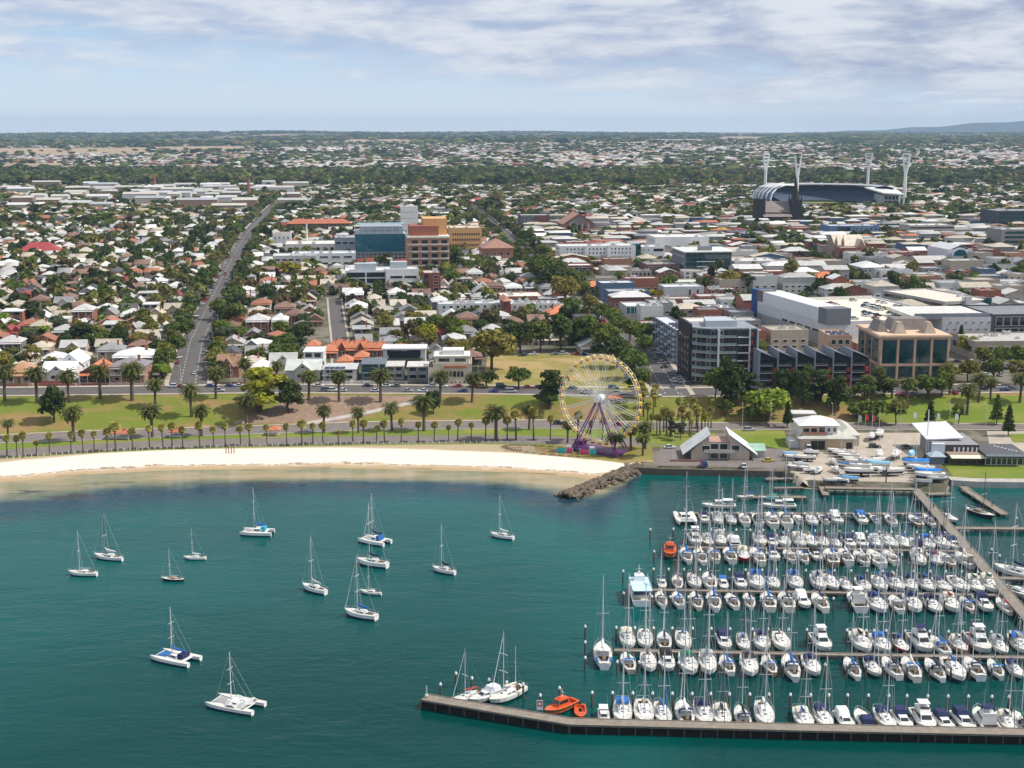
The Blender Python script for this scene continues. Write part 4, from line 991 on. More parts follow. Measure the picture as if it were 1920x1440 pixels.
COVERS = [(NAVY, 'navy'), (BLUE, 'blue'), (WHITE, 'white'), (CREAM, 'cream'), (GREENC, 'green'), (BLACK, 'black'), (GREY, 'grey'), (RED, 'red')]
def berth(rowname, jpts, side, items, group, ref, zj=1.0):
    """boats lying end-on to a jetty; side -1 = in front, +1 = behind; items: (px, kind)"""
    jx = [p[0] for p in jpts]; jy = [p[1] for p in jpts]; bat = []
    for px, kind in items:
        py = np.interp(px, jx, jy); x, y = P(px, py, zj); m = mpp(x, y, 0)
        k = kind[0]; opt = kind[1:]
        g = 1.45 + rnd.uniform(0, .5)
        if k == 's':
            L = rnd.uniform(9.6, 12.8) * (float(opt[1]) if len(opt) > 1 else 1); cv = rnd.choice(COVERS[:2] * 3 + COVERS[2:4] * 2 + COVERS[4:]); hull = WHITE; hn = 'white'
            c = opt[0] if opt else ''
            if c == 't': hull, hn = TAN, 'tan-hulled'
            if c == 'r': hull, hn = RED, 'red-hulled'
            if c == 'c': hull, hn = CREAM, 'cream'
            if c == 'g': hull, hn = GREY, 'grey-hulled'
            if c == 'b': cv = COVERS[1]
            bowout = rnd.random() < (.25 if side < 0 else .15)
            rz = R(90) if (side > 0) == bowout else R(-90)
            yy = y + side * (g + L / 2); xx = x * (yy / y) if True else x
            cn = rnd.choice([None, None, cv[0], NAVY, NAVY, BLUE, BLACK, CREAM, GREY])
            tw = rnd.choice(((1, 1, 1), (1, .98, .93), (.93, .95, .98), (.86, .86, .86), (1, .95, .86))); hull = tuple(a_ * b_ for a_, b_ in zip(hull, tw))
            r = yacht(xx, yy, L, rz + rnd.uniform(-.07, .07), hull, cv[0] if rnd.random() < .88 else None, rnd.randrange(3), canopy=cn, furled=rnd.choice([None, (.72, .72, .7), cv[0]]),
                      group=group, mh=rnd.uniform(.95, 1.2), mast=None if rnd.random() < .9 else 'dark')
            d = f'{hn} yacht with {cv[1]} cover'
        elif k in 'mel':
            v = 'mel'.index(k); L = rnd.uniform(*((10.2, 12.4), (9.0, 11.0), (7.0, 8.6))[v]); cn, nn = rnd.choice([(NAVY, 'navy'), (NAVY, 'navy'), (WHITE, 'white'), (BLUE, 'blue'), (BLACK, 'black')])
            if opt and opt[0] == 'n': cn, nn = NAVY, 'navy'
            if opt and opt[0] == 'w': cn, nn = WHITE, 'white'
            if opt and opt[0] == 'k': cn, nn = BLACK, 'black'
            hull = RED if (opt and opt[0] == 'r') else WHITE
            rz = R(90) if side < 0 else R(-90)
            if side < 0 and rnd.random() < .6: rz = -rz
            if side > 0 and rnd.random() < .25: rz = -rz
            yy = y + side * (g + L / 2); xx = x * (yy / y)
            r = cruiser(xx, yy, L, rz + rnd.uniform(-.05, .05), v, hull, cn, group=group)
            d = f'white {("flybridge cruiser", "sports cruiser", "small cruiser")[v]} with {nn} canopy'
        bat.append((px, r, d))
    bat.sort(key=lambda t: t[0])
    for i, (px, r, d) in enumerate(bat): r['label'] = f'{d}, {nth(i + 1)} from left {ref}'
    return bat
def items(s, pxs): return [(p, k) for p, k in zip(pxs, s.split())]
A_ = [(1268, 962), (1742, 963)]; B_ = [(1275, 1026), (1560, 1029), (1818, 1034)]; C_ = [(1222, 1106), (1560, 1111), (1882, 1116)]; D_ = [(1152, 1219), (1500, 1226), (1935, 1233)]; E_ = [(795, 1307), (930, 1330), (1070, 1353), (1500, 1364), (2100, 1376)]
berth('A', A_, -1, items('e s sb s e s s l s l e e l s st s', [1321, 1346, 1371, 1396, 1420, 1447, 1472, 1496, 1523, 1544, 1569, 1616, 1640, 1671, 1717, 1742]), 'boats on the first jetty', 'before the first jetty')
berth('B', B_, 1, items('mw st s e sc en s s s s s en e s s sc en s s e', [1303, 1327, 1350, 1375, 1424, 1447, 1469, 1498, 1519, 1541, 1567, 1592, 1615, 1642, 1667, 1694, 1716, 1738, 1764, 1788]), 'boats on the second jetty', 'behind the second jetty')
berth('B', B_, -1, items('s s s s sr sb en s s ek st s s s s s s st s', [1287, 1314, 1339, 1369, 1394, 1421, 1451, 1481, 1505, 1531, 1559, 1585.5, 1615, 1643, 1670, 1723, 1755, 1776, 1809]), 'boats on the second jetty', 'before the second jetty')
berth('C', C_, 1, items('l st s s l e s s s s s s s s s s s sc s s s', [1241, 1270, 1301, 1330, 1356, 1388, 1417, 1448, 1490, 1534, 1557, 1586, 1618, 1648, 1677, 1705, 1736, 1766, 1797, 1827, 1854]), 'boats on the third jetty', 'behind the third jetty')
berth('C', C_, -1, items('s s sc s s s s s e s mw s s s s s s en sc', [1240, 1272, 1306, 1339, 1374, 1405, 1441, 1475, 1506, 1538, 1607, 1645, 1682, 1712, 1750, 1783, 1814, 1846, 1884]), 'boats on the third jetty', 'before the third jetty')
berth('D', D_, 1, items('s s s sb en s s s mw s s sr m s st mw s s', [1176, 1209, 1245, 1281, 1357, 1393, 1428, 1464, 1539, 1613, 1651, 1687, 1726, 1760, 1796, 1834, 1872, 1911]), 'boats on the fourth jetty', 'behind the fourth jetty')
berth('D', D_, -1, items('sg s ek s s sb s st s s s s s s s s s s s', [1178, 1216, 1251, 1291, 1327, 1364, 1405, 1443, 1484, 1522, 1599, 1637, 1673, 1709, 1754, 1790, 1827, 1868, 1905]), 'boats on the fourth jetty', 'before the fourth jetty')
berth('E', E_, 1, items('lw s s s s s s s s s s e en sc en mw en en m s s', [1132, 1167, 1207, 1242, 1283, 1318, 1353, 1392, 1432, 1506, 1543, 1584, 1619, 1659, 1692, 1731, 1770, 1807, 1846, 1887, 1916]), 'boats on the outer pier', 'behind the outer pier', 2.2)
# the left end of the outer pier
def put(f, px, py, *a, **k):
    x, y = P(px, py, 0); r = f(x, y, *a, **k); return r
r = put(yacht, 878, 1311, 9.5, R(222), WHITE, (.35, .06, .05), 1, furled=(.6, .6, .6), group='boats on the outer pier'); r['label'] = 'small white yacht with red cover, leftmost boat on the outer pier'
r = put(cruiser, 910, 1312, 9.0, R(222), 1, WHITE, (.72, .74, .76), group='boats on the outer pier'); r['label'] = 'white sports cruiser beside the leftmost yacht on the outer pier'
r = put(yacht, 950, 1309, 11.0, R(228), (.78, .78, .72), CREAM, 2, furled=(.8, .8, .78), group='boats on the outer pier', mh=.95); r['label'] = 'large white ketch with cream cover moored at the slanted end of the pier'
mz = MB(); mz.tube((-2.6, 0, 1.2), (-2.6, 0, 10.5), .08, .05, 6); obj('mizzen_mast', mz.mesh('mizzen_mast', M_ALU), r)
r = put(yacht, 1130, 1236, 13.0, R(90), WHITE, (.75, .75, .72), 0, furled=None, canopy=(.78, .77, .72), group='boats on the fourth jetty', mh=1.15); r['label'] = 'large white yacht with blue deck panels at the left end of the fourth jetty'
tp = MB(); tp.box(-4.2, -2.6, .95, 1.35, 1.05, 1.25); tp.box(-4.2, -2.6, -1.35, -.95, 1.05, 1.25); obj('deck_panel', tp.mesh('deck_panel', M_STEEL), r, color=(.02, .15, .42))
# orange pilot boats
M_OR = (.62, .10, .02)
def pilot(px, py, L, rz, label, big=True):
    x, y = P(px, py, 0); s = L / 10.0; r = thing('pilot_boat', label, 'pilot boat', (x, y, 0), rz, None, (s, s, s))
    h, st = hull_mesh(10, 3.5, 1.25, .85, .3, 1.4, 1.3, .45, .6); obj('hull', h.mesh('hull', [M_STEEL, M_STRIPE, M_ANTI]), r, color=(.80, .22, .05) if big else M_OR)
    obj('deck', deck_mesh(st, (-4.5, -2.6) if big else (-4.2, 1.0), floor=.6).mesh('deck', M_STEEL), r, color=M_OR)
    if big:
        d = (-2.0, 1.5, 1.2, 1.0, 1.3, 3.0, .1, .5, .85); c = MB(); cabin_box(c, *d); c.box(-1.2, .4, -.5, .5, 3.0, 3.2); q = obj('cabin', c.mesh('cabin', M_STEEL), r, color=M_OR)
        g = MB(); shield(g, *d, .45, .85); obj('window', g.mesh('window', M_GLASS), q)
        m = MB(); m.tube((-.6, 0, 3.1), (-.7, 0, 5.2), .06, .04, 5); m.tube((-.9, -.7, 4.3), (-.6, .7, 4.3), .04, .04, 4); obj('mast', m.mesh('mast', M_WHITE), r)
    else:
        c = MB(); c.box(-1.0, .2, -.5, .5, .7, 1.9); obj('console', c.mesh('console', M_DARK), r)
        c = MB(); c.box(-5.0, -4.5, -.4, .4, .8, 1.9); obj('outboard_motor', c.mesh('outboard_motor', M_DARK), r)
    t = MB(); p = [(a[0][0], a[0][1] * 1.02, a[0][2] - .05) for a in st]
    for s_ in (1, -1): t.path([(a, s_ * b_, c_) for a, b_, c_ in p], [.13] * len(p), 6)
    obj('fender', t.mesh('fender', M_DARK if big else M_STEEL), r, color=(.75, .12, .02)); return r
pilot(1050, 1333, 9.5, R(225), 'orange and cream pilot boat with cabin on the outer pier')
pilot(1088, 1340, 6.8, R(-92), 'bright orange rigid inflatable beside the orange pilot boat', False)
pilot(1256, 1040, 11.0, R(-96), 'orange pilot boat at the left end of the second jetty')
# blue and white tour boat
def ferry():
    x, y = P(1199, 1119, 0); r = thing('tour_boat', 'pale blue two-deck tour boat at the left end of the third jetty', 'tour boat', (x, y, 0), R(91))
    h, st = hull_mesh(15, 5.6, 1.5, .96, .3, 1.2, 1.6, .45, .5); obj('hull', h.mesh('hull', [M_GEL, M_STRIPE, M_ANTI]), r, color=(.75, .80, .83)); obj('deck', deck_mesh(st, (-7.2, -3.6), floor=.8).mesh('deck', M_DECK), r)
    d = (-3.4, 4.6, 2.45, 1.9, 1.5, 3.9, .05, 1.2, .95); c = MB(); cabin_box(c, *d); q = obj('cabin', c.mesh('cabin', M_GEL), r, color=(.72, .80, .84)); g = MB(); shield(g, *d, .4, .8); obj('window', g.mesh('window', M_GLASS), q)
    g = MB(); g.box(-3.46, -3.40, -2.0, 2.0, 1.7, 3.5); obj('rear_door', g.mesh('rear_door', glass('navy_glass', (.01, .05, .16))), q)
    c = MB(); c.box(-7.0, 4.0, -2.5, 2.5, 3.92, 4.1); c.box(-2.4, -.2, -2.3, -1.2, 4.1, 4.4); obj('roof', c.mesh('roof', M_GEL), r, color=(.55, .76, .84))
    c = MB(); cabin_box(c, .4, 3.6, 1.5, 1.2, 4.1, 5.6, .1, .6, .9); q = obj('wheelhouse', c.mesh('wheelhouse', M_GEL), r, color=(.8, .8, .8)); g = MB(); shield(g, .4, 3.6, 1.5, 1.2, 4.1, 5.6, .1, .6, .9, .4, .85); obj('window', g.mesh('window', M_GLASS), q)
    c = MB(); c.tube((2, 0, 5.5), (2, 0, 8.2), .12, .06, 6); c.tube((2, -.8, 7), (2, .8, 7), .05, .05, 4); c.box(1.7, 2.3, -.3, .3, 5.6, 6.3); obj('mast', c.mesh('mast', M_WHITE), r)
    c = MB()
    for s in (-2.4, 2.4):
        for xx in (-6.8, -5.2, -3.6): c.tube((xx, s, 1.4), (xx, s, 3.95), .05, .05, 4)
        wires(c, [((-6.8, s, 5.0), (4, s, 5.0))], .035)
        for xx in range(-7, 5, 2): wires(c, [((xx, s, 4.1), (xx, s, 5.0))], .03)
    obj('railing', c.mesh('railing', M_ALU), r)
ferry()
# the marina's catamaran, launches behind the first jetty and the boats beyond the pier
x, y = P(1285, 977, 0); catamaran(x, y, 12.5, R(-90), 'large white catamaran at the left end of the first jetty', None, canopy=None, furled=(.05, .05, .06), mh=1.0, group='boats on the first jetty')
for px, lab in ((1347, 'white canopied launch lying behind the first jetty, left one'), (1460, 'white canopied launch lying behind the first jetty, right one')):
    x, y = P(px, 953, 0); r = cruiser(x, y, 11, R(178), 2, WHITE, WHITE, group='boats on the first jetty'); r['label'] = lab
for px, py, L, a, kw, lab in ((1838, 966, 12, -62, dict(hull=(.02, .022, .028), cover=NAVY, v=1, mast='dark', cabin=(.30, .22, .14)), 'dark-hulled old yacht by the sloping pontoon'),
                              (1778, 975, 10.5, -75, dict(hull=WHITE, cover=NAVY, v=0), 'white yacht lying just right of the diagonal pier'),
                              (1404, 936, 8.5, 178, dict(hull=WHITE, cover=BLUE, v=0), 'white yacht with blue cover on the launching pontoon'),
                              (1447, 937, 8.5, 178, dict(hull=(.10, .55, .52), cover=TEALC, v=1, cabin=(.1, .5, .48)), 'teal yacht lying on the launching pontoon'),
                              (1905, 1080, 14, 130, dict(hull=WHITE, cover=NAVY, v=2), 'large white yacht at the right edge above the small pontoon'),
                              (1912, 1118, 12, -60, dict(hull=GREY, cover=BLACK, v=2), 'grey yacht tucked behind the diagonal pier at the right edge')):
    x, y = P(px, py, 0); r = yacht(x, y, L, R(a), group=None, **kw); r['label'] = lab
# mooring piles with white caps
pm = MB(); pm.tube((0, 0, -2.5), (0, 0, 3.0), .24, .22, 8); PILE = pm.mesh('post', M_PILE)
pm = MB(); pm.lathe([(.30, 2.95), (.30, 3.25), (.18, 3.5), (.03, 3.62)], 9); CAP = pm.mesh('cap', M_WHITE)
def pile(px, py, bat, h=1.0):
    x, y = P(px, py, 0); r = thing('mooring_pile', '', 'mooring pile', (x, y, 0), 0, 'mooring piles', (1, 1, h)); obj('post', PILE, r); obj('cap', CAP, r); bat.append((px, r, 'white-capped mooring pile'))
for rowpx, y0, y1, ref in (((1334, 1359, 1383, 1408, 1434, 1459, 1484, 1508, 1532, 1557, 1584, 1608, 1629, 1656, 1692, 1730), 980, 983, 'before the first jetty'),
                           ((1262, 1285, 1333, 1357, 1380, 1406, 1430, 1452, 1477, 1501, 1527, 1549, 1573, 1598, 1624, 1648, 1671, 1696, 1718, 1742, 1770), 1011, 1018, 'behind the second jetty'),
                           ((1271, 1300, 1327, 1356, 1383, 1411, 1436, 1468, 1493, 1518, 1549, 1577, 1605, 1634, 1663, 1690, 1716, 1740), 1055, 1061, 'before the second jetty'),
                           ((1225, 1253, 1282, 1312, 1367, 1397, 1428, 1455, 1482, 1510, 1537, 1564, 1595, 1625, 1654, 1680, 1712, 1743, 1772, 1802, 1832), 1088, 1093, 'behind the third jetty'),
                           ((1222, 1256, 1290, 1324, 1359, 1393, 1427, 1461, 1495, 1562, 1594, 1624, 1665, 1700, 1738, 1770, 1803, 1842), 1141, 1147, 'before the third jetty'),
                           ((1155, 1190, 1225, 1260, 1298, 1333, 1368, 1410, 1440, 1478, 1512, 1587, 1623, 1638, 1660, 1696, 1742, 1777, 1804, 1857, 1892), 1200, 1209, 'behind the fourth jetty'),
                           ((1157, 1198, 1235, 1272, 1312, 1348, 1388, 1426, 1468, 1506, 1546, 1587, 1623, 1655, 1700, 1741, 1782, 1817, 1858, 1897), 1266, 1276, 'before the fourth jetty'),
                           ((1110, 1148, 1186, 1223, 1260, 1297, 1332, 1367, 1405, 1441, 1481, 1519, 1553, 1588, 1627, 1665, 1699, 1738, 1776, 1814, 1858, 1890), 1325, 1333, 'behind the outer pier')):
    bat = []
    for i, px in enumerate(rowpx): pile(px, y0 + (y1 - y0) * (px - rowpx[0]) / (rowpx[-1] - rowpx[0]), bat)
    finish(bat, ref)
bat = []
for px, py in ((1097, 1198), (1097, 1228), (1097, 1258), (1168, 1092), (1169, 1134), (1219, 1012), (1226, 1054), (855, 1288), (826, 1309), (885, 1297), (917, 1300), (950, 1305), (981, 1309), (1013, 1330), (1049, 1316), (1873, 1062), (1905, 990), (1858, 1050)): pile(px, py, bat)
finish(bat, 'of the mooring piles off the jetty ends')
# ================================================================ BUILDINGS
GRID = R(7.0)
FOOT = []           # occupied rectangles: (cx, cy, half w, half d, angle)
def occupy(x, y, W, D, rz, mg=1.0):
    c, s = math.cos(rz), math.sin(rz); FOOT.append((x + c * W / 2 - s * D / 2, y + s * W / 2 + c * D / 2, W / 2 + mg, D / 2 + mg, rz))
def free(x, y, w, d, rz):
    """true when a w x d rectangle centred here clears roads and other buildings"""
    r = math.hypot(w, d) / 2
    for cx, cy, hw, hd, a in FOOT:
        dx, dy = x - cx, y - cy
        if abs(dx) + abs(dy) > r + hw + hd + 40: continue
        c, s = math.cos(-a), math.sin(-a); u, v = c * dx - s * dy, s * dx + c * dy
        if abs(u) < hw + w / 2 and abs(v) < hd + d / 2: return False
    for a, hw in ROADS:
        q = np.min((a[:, 0] - x) ** 2 + (a[:, 1] - y) ** 2)
        if q < (hw + min(w, d) * .5 + 1.0) ** 2: return False
    return True
_wc = {}
def win_mesh(w, h, gm=None, fm=None, fr=.12):
    gm = gm or M_GLASS; fm = fm or M_WHITE; key = (round(w, 2), round(h, 2), gm.name, fm.name)
    if key not in _wc:
        M = MB(); f = min(fr, w * .15, h * .15)
        for a in ((0, w, 0, f), (0, w, h - f, h), (0, f, f, h - f), (w - f, w, f, h - f)): M.box(a[0], a[1], -.10, .02, a[2], a[3], 1)
        M.box(f, w - f, -.05, .02, f, h - f, 0); _wc[key] = M.mesh('window', [gm, fm])
    return _wc[key]
def windows(root, face, W, D, cols, rows, w, h, a0, a1, z0, dz, gm=None, fm=None, name='window', off=0.0, y0=0.0):
    """a grid of separate windows on the front F, left L or right R face"""
    me = win_mesh(w, h, gm, fm)
    for r in range(rows):
        for c in range(cols):
            t = a0 + (a1 - a0) * ((c + .5) / cols) - w / 2; z = z0 + r * dz
            if face == 'F': obj(name, me, root, (t, y0 - off, z))
            elif face == 'L': obj(name, me, root, (-off, t + w, z), R(-90))
            elif face == 'R': obj(name, me, root, (W + off, t, z), R(90))
def flat_body(W, D, H, par=.7, t=.3, name='wall', m=None):
    M = MB()
    M.add([(0, 0, -1.5), (W, 0, -1.5), (W, D, -1.5), (0, D, -1.5), (0, 0, H + par), (W, 0, H + par), (W, D, H + par), (0, D, H + par)], [(0, 1, 5, 4), (1, 2, 6, 5), (2, 3, 7, 6), (3, 0, 4, 7)])
    o = [(0, 0), (W, 0), (W, D), (0, D)]; i = [(t, t), (W - t, t), (W - t, D - t), (t, D - t)]
    for k in range(4):
        j = (k + 1) % 4
        M.add([o[k] + (H + par,), o[j] + (H + par,), i[j] + (H + par,), i[k] + (H + par,)], [(0, 1, 2, 3)])
        M.add([i[k] + (H + par,), i[j] + (H + par,), i[j] + (H,), i[k] + (H,)], [(0, 1, 2, 3)])
    return M.mesh(name, m or M_WALL)
def slab(x0, x1, y0, y1, z0, z1, name, m):
    return MB().box(x0, x1, y0, y1, z0, z1).mesh(name, m)
def gable(M, x0, x1, y0, y1, z, h, axis='y', ov=.5, th=.22, mi=0):
    """two-slope roof with thickness; ridge along axis"""
    if axis == 'y':
        xm = (x0 + x1) / 2; k = h / (xm - x0); e = ov * k
        sec = [(x0 - ov, z - e), (xm, z + h), (x1 + ov, z - e), (x1 + ov, z - e - th), (xm, z + h - th), (x0 - ov, z - e - th)]
        r = [[(x, y, zz) for x, zz in sec] for y in (y0 - ov, y1 + ov)]
    else:
        ym = (y0 + y1) / 2; k = h / (ym - y0); e = ov * k
        sec = [(y0 - ov, z - e), (ym, z + h), (y1 + ov, z - e), (y1 + ov, z - e - th), (ym, z + h - th), (y0 - ov, z - e - th)]
        r = [[(x, y, zz) for y, zz in sec] for x in (x1 + ov, x0 - ov)]
    return M.loft([q[::-1] for q in r], mi, True, True, True)
def hip(M, x0, x1, y0, y1, z, h, ov=.5, mi=0, inset=None):
    x0 -= ov; x1 += ov; y0 -= ov; y1 += ov; w, d = x1 - x0, y1 - y0; i = min(w, d) / 2 * .98 if inset is None else inset
    a = [(x0, y0, z), (x1, y0, z), (x1, y1, z), (x0, y1, z)]
    if w >= d: b = [(x0 + i, (y0 + y1) / 2, z + h), (x1 - i, (y0 + y1) / 2, z + h)]; f = [(0, 1, 5, 4), (1, 2, 5), (2, 3, 4, 5), (3, 0, 4)]
    else: b = [((x0 + x1) / 2, y0 + i, z + h), ((x0 + x1) / 2, y1 - i, z + h)]; f = [(0, 1, 4), (1, 2, 5, 4), (2, 3, 5), (3, 0, 4, 5)]
    c = [(x, y, z - .2) for x, y, _ in a]
    M.add(a + b + c, [tuple(q for q in p) for p in f] + [(6, 7, 1, 0), (7, 8, 2, 1), (8, 9, 3, 2), (9, 6, 0, 3), (9, 8, 7, 6)], mi); return M
def pent(M, x0, x1, y0, y1, z0, z1, mi=0, axis='y'):
    """wall ends under a gable (filled triangles)"""
    if axis == 'y':
        xm = (x0 + x1) / 2
        for y in (y0, y1): M.add([(x0, y, z0), (x1, y, z0), (xm, y, z1)], [(0, 1, 2) if y == y0 else (2, 1, 0)], mi)
    else:
        ym = (y0 + y1) / 2
        for x in (x0, x1): M.add([(x, y0, z0), (x, y1, z0), (x, ym, z1)], [(0, 1, 2) if x == x1 else (2, 1, 0)], mi)
    return M
ac = MB(); ac.box(0, 2.2, 0, 1.6, 0, 1.1); ac.lathe([(.55, 1.1), (.55, 1.25), (.5, 1.25)], 10, 1, (1.1, .8, 0)); ACM = ac.mesh('air_conditioner', [M_STEEL, M_DARK])
def roof_units(root, W, D, H, n, col=(.5, .5, .5)):
    for i in range(n):
        s = rnd.uniform(.8, 1.7); obj('air_conditioner', ACM, root, (rnd.uniform(1, max(1.2, W - 4)), rnd.uniform(1, max(1.2, D - 3)), H + .03), 0, col, (s, s, s))
def at_px(px0, px1, pyb, pyt=None):
    x, y = G(px0, pyb); m = mpp(x, y, TZ(x, y)); W = (px1 - px0) * m / .985; H = (pyb - pyt) * m / .985 if pyt is not None else None
    return x, y, TZ(x, y), W, H, m
def flat(name, label, cat, box, D, wall, roof=(.55, .54, .50), wins=(), rz=GRID, units=0, wm=None, rm=None, par=.7, group=None, extra=None, occ=True):
    """flat-roofed building placed by its front base line and top in the photo: box = (px left, px right, py base, py top)"""
    x, y, z, W, H, m = at_px(*box); r = thing(name, label, cat, (x, y, z), rz, group)
    obj('wall', flat_body(W, D, H - par, par, m=wm), r, color=wall); obj('roof', slab(.3, W - .3, .3, D - .3, H - par - .25, H - par + .02, 'roof', rm or M_ROOF), r, color=roof)
    for w in wins:
        w = dict(w); f = w.pop('f', 'F'); L = D if f in 'LR' else W
        c, rw = w.pop('n'); fw, fh = w.pop('s'); a0, a1 = w.pop('a', (.03, .97)); z0, z1 = w.pop('z', (.1, .95)); cw = L * (a1 - a0) / c; ch = H * (z1 - z0) / rw
        windows(r, f, W, D, c, rw, cw * fw, ch * fh, L * a0, L * a1, H * z0 + ch * (1 - fh) / 2, ch, **w)
    roof_units(r, W, D, H - par, units)
    if extra: extra(r, W, D, H)
    if occ: occupy(x, y, W, D, rz)
    return r, W, D, H
# ---- landmark buildings -----------------------------------------------------
BRICK, REDB, SAND_, TANB = (.30, .10, .06), (.24, .07, .045), (.46, .38, .27), (.62, .35, .14)
LG, MG, DG, CHAR = (.55, .55, .54), (.30, .31, .33), (.12, .125, .14), (.03, .032, .036)
def add_box(nm, r, x0, x1, y0, y1, z0, z1, col, m=None): return obj(nm, slab(x0, x1, y0, y1, z0, z1, nm, m or M_WALL), r, color=col)
# hospital group
def blue_ex(r, W, D, H):
    M = MB()
    for i in range(8): M.tube((W * i / 7, .6, H), (W * i / 7, .6, H + 8), .15, .15, 4); M.tube((W * i / 7, D - 2, H), (W * i / 7, D - 2, H + 8), .15, .15, 4)
    for z in (H + 4, H + 8):
        for y_ in (.6, D - 2): M.tube((0, y_, z), (W, y_, z), .15, .15, 4)
    obj('roof_screen', M.mesh('roof_screen', M_WHITE), r); add_box('plant_room', r, W * .1, W * .92, 3, D - 4, H - .7, H + 5.5, (.30, .35, .40))
    lv = MB()
    for i in range(9): lv.box(W * .05, W * .95, 2.2 + i * 1.3, 2.9 + i * 1.3, H + 8.1, H + 8.4)
    obj('shade_louvre', lv.mesh('shade_louvre', M_STEEL), r, color=(.45, .62, .66))
flat('hospital', 'blue glass hospital block with white frame screen on its roof', 'hospital', (667, 763, 495, 440), 45, (.10, .16, .20), (.4, .42, .44),
     [dict(n=(9, 5), s=(.96, .94), a=(.0, 1), z=(.42, .99), gm=M_BLUEG, fm=M_BLUEG), dict(n=(12, 3), s=(.85, .7), z=(.02, .38), gm=M_GLASS, fm=M_WHITE)], extra=blue_ex)
def bal(r, W, D, H):
    for k in range(5):
        z = H * (.05 + k * .19); add_box('floor_band', r, -.05, W + .05, -.25, -.03, z, z + .95, (.62, .56, .48))
        for (a, b_) in ((.1, .27), (.32, .48), (.56, .72), (.76, .98)): obj('balcony', slab(W * a, W * b_, -1.4, -.02, z, z + 1.0, 'balcony', M_WALL), r, color=(.62, .58, .50))
    add_box('roof_edge', r, -.4, W + .4, -.6, D, H + .02, H + 1.4, (.72, .68, .60)); add_box('plant_room', r, 2, W * .75, 4, D - 4, H + 1.42, H + 9, BRICK); add_box('plant_room', r, W * .4, W * .98, 14, D + 4, H + 1.42, H + 14, TANB)
flat('hospital', 'brick hospital block with rows of cream balconies beside the blue glass one', 'hospital', (765, 842, 516, 448), 38, (.46, .24, .15), (.6, .58, .5), [dict(n=(4, 5), s=(.62, .6), a=(.06, 1), z=(.06, .98), fm=M_DARK)], extra=bal)
flat('hospital', 'tan brick hospital wing with rows of small dark windows', 'hospital', (845, 903, 478, 428), 30, TANB, (.62, .58, .5), [dict(n=(12, 4), s=(.55, .38), a=(.05, .95), z=(.06, .86), fm=M_DARK)], units=3)
flat('stair_tower', 'tall blank white concrete tower behind the blue glass hospital', 'tower', (753, 784, 470, 389), 14, (.66, .66, .64), (.6, .6, .6), [dict(n=(1, 6), s=(.96, .02), fm=M_CONC, gm=M_CONC)])
def hipped(name, label, cat, box, D, wall, roofc, rh, wins=(), rz=GRID, ridge=None, ov=.7, chim=0, group=None, extra=None):
    x, y, z, W, H, m = at_px(*box); r = thing(name, label, cat, (x, y, z), rz, group)
    obj('wall', slab(0, W, 0, D, -1.5, H, 'wall', M_WALL), r, color=wall); rf = obj('roof', hip(MB(), 0, W, 0, D, H + .02, rh, ov).mesh('roof', M_ROOF), r, color=roofc)
    for i in range(chim): xx = W * (.2 + .6 * i / max(1, chim - 1)) if chim > 1 else W * .7; obj('chimney', slab(xx, xx + .9, D * .3, D * .3 + .7, H, H + rh + 1.2, 'chimney', M_WALL), rf, color=BRICK)
    for w in wins:
        w = dict(w); f = w.pop('f', 'F'); L = D if f in 'LR' else W; c, rw = w.pop('n'); fw, fh = w.pop('s'); a0, a1 = w.pop('a', (.05, .95)); z0, z1 = w.pop('z', (.08, .95)); cw = L * (a1 - a0) / c; ch = H * (z1 - z0) / rw
        windows(r, f, W, D, c, rw, cw * fw, ch * fh, L * a0, L * a1, H * z0 + ch * (1 - fh) / 2, ch, **w)
    if extra: extra(r, W, D, H)
    occupy(x, y, W, D, rz); return r, W, D, H
hipped('brick_building', 'brick three-storey wing with tiled hip roof right of the tan hospital', 'building', (905, 962, 494, 466), 30, (.36, .17, .10), (.33, .17, .12), 7, [dict(n=(4, 2), s=(.5, .5), z=(.1, .8)), dict(f='L', n=(5, 2), s=(.4, .45), z=(.1, .8))])
def research(r, W, D, H):
    add_box('plant_room', r, W * .13, W * .42, 5, 14, H - .7, H + 4.2, (.38, .43, .46)); add_box('plant_room', r, W * .62, W * .85, 6, 15, H - .7, H + 5, (.40, .44, .46)); add_box('wing', r, W * .555, W * 1.0, -2.2, -.02, .5, H + .9, (.72, .73, .73))
    for k in range(2): windows(r, 'F', W, D, 2, 1, W * .17, H * .14, W * .6, W * .98, H * (.28 + k * .32), 1, y0=-2.2)
flat('research_building', 'grey and white three-storey clinic with dark glass left half, below the hospital', 'clinic', (648, 783, 546, 508), 26, (.66, .68, .69), (.6, .6, .58), [dict(n=(2, 3), s=(.93, .8), a=(.01, .55), z=(.04, .93), fm=M_DARK)], extra=research)
flat('brick_building', 'red brick block with dark central strip right of the grey clinic', 'building', (795, 826, 552, 512), 22, REDB, (.55, .5, .42), [dict(n=(1, 1), s=(1, .9), a=(.02, .28), fm=M_DARK), dict(n=(1, 3), s=(.9, .45), a=(.55, .9))], units=2)
flat('hospital', 'low white hospital wing with blue windows in front of the boiler stack', 'hospital', (548, 665, 503, 476), 24, (.62, .64, .66), (.62, .62, .6), [dict(n=(5, 2), s=(.7, .35)), dict(n=(1, 1), s=(1, .5), a=(0, .2), z=(0, .5), gm=M_CONC, fm=M_CONC)], units=5)
flat('hospital', 'grey hospital block with louvred top left of the blue glass', 'hospital', (628, 667, 484, 446), 30, (.26, .29, .33), (.4, .4, .4), [dict(n=(3, 2), s=(.8, .3))], units=3)
flat('hospital', 'small white block with tiled hat roof at the hospital car park', 'hospital', (512, 545, 470, 438), 18, (.62, .62, .60), (.36, .26, .2), [dict(n=(4, 2), s=(.4, .3))])
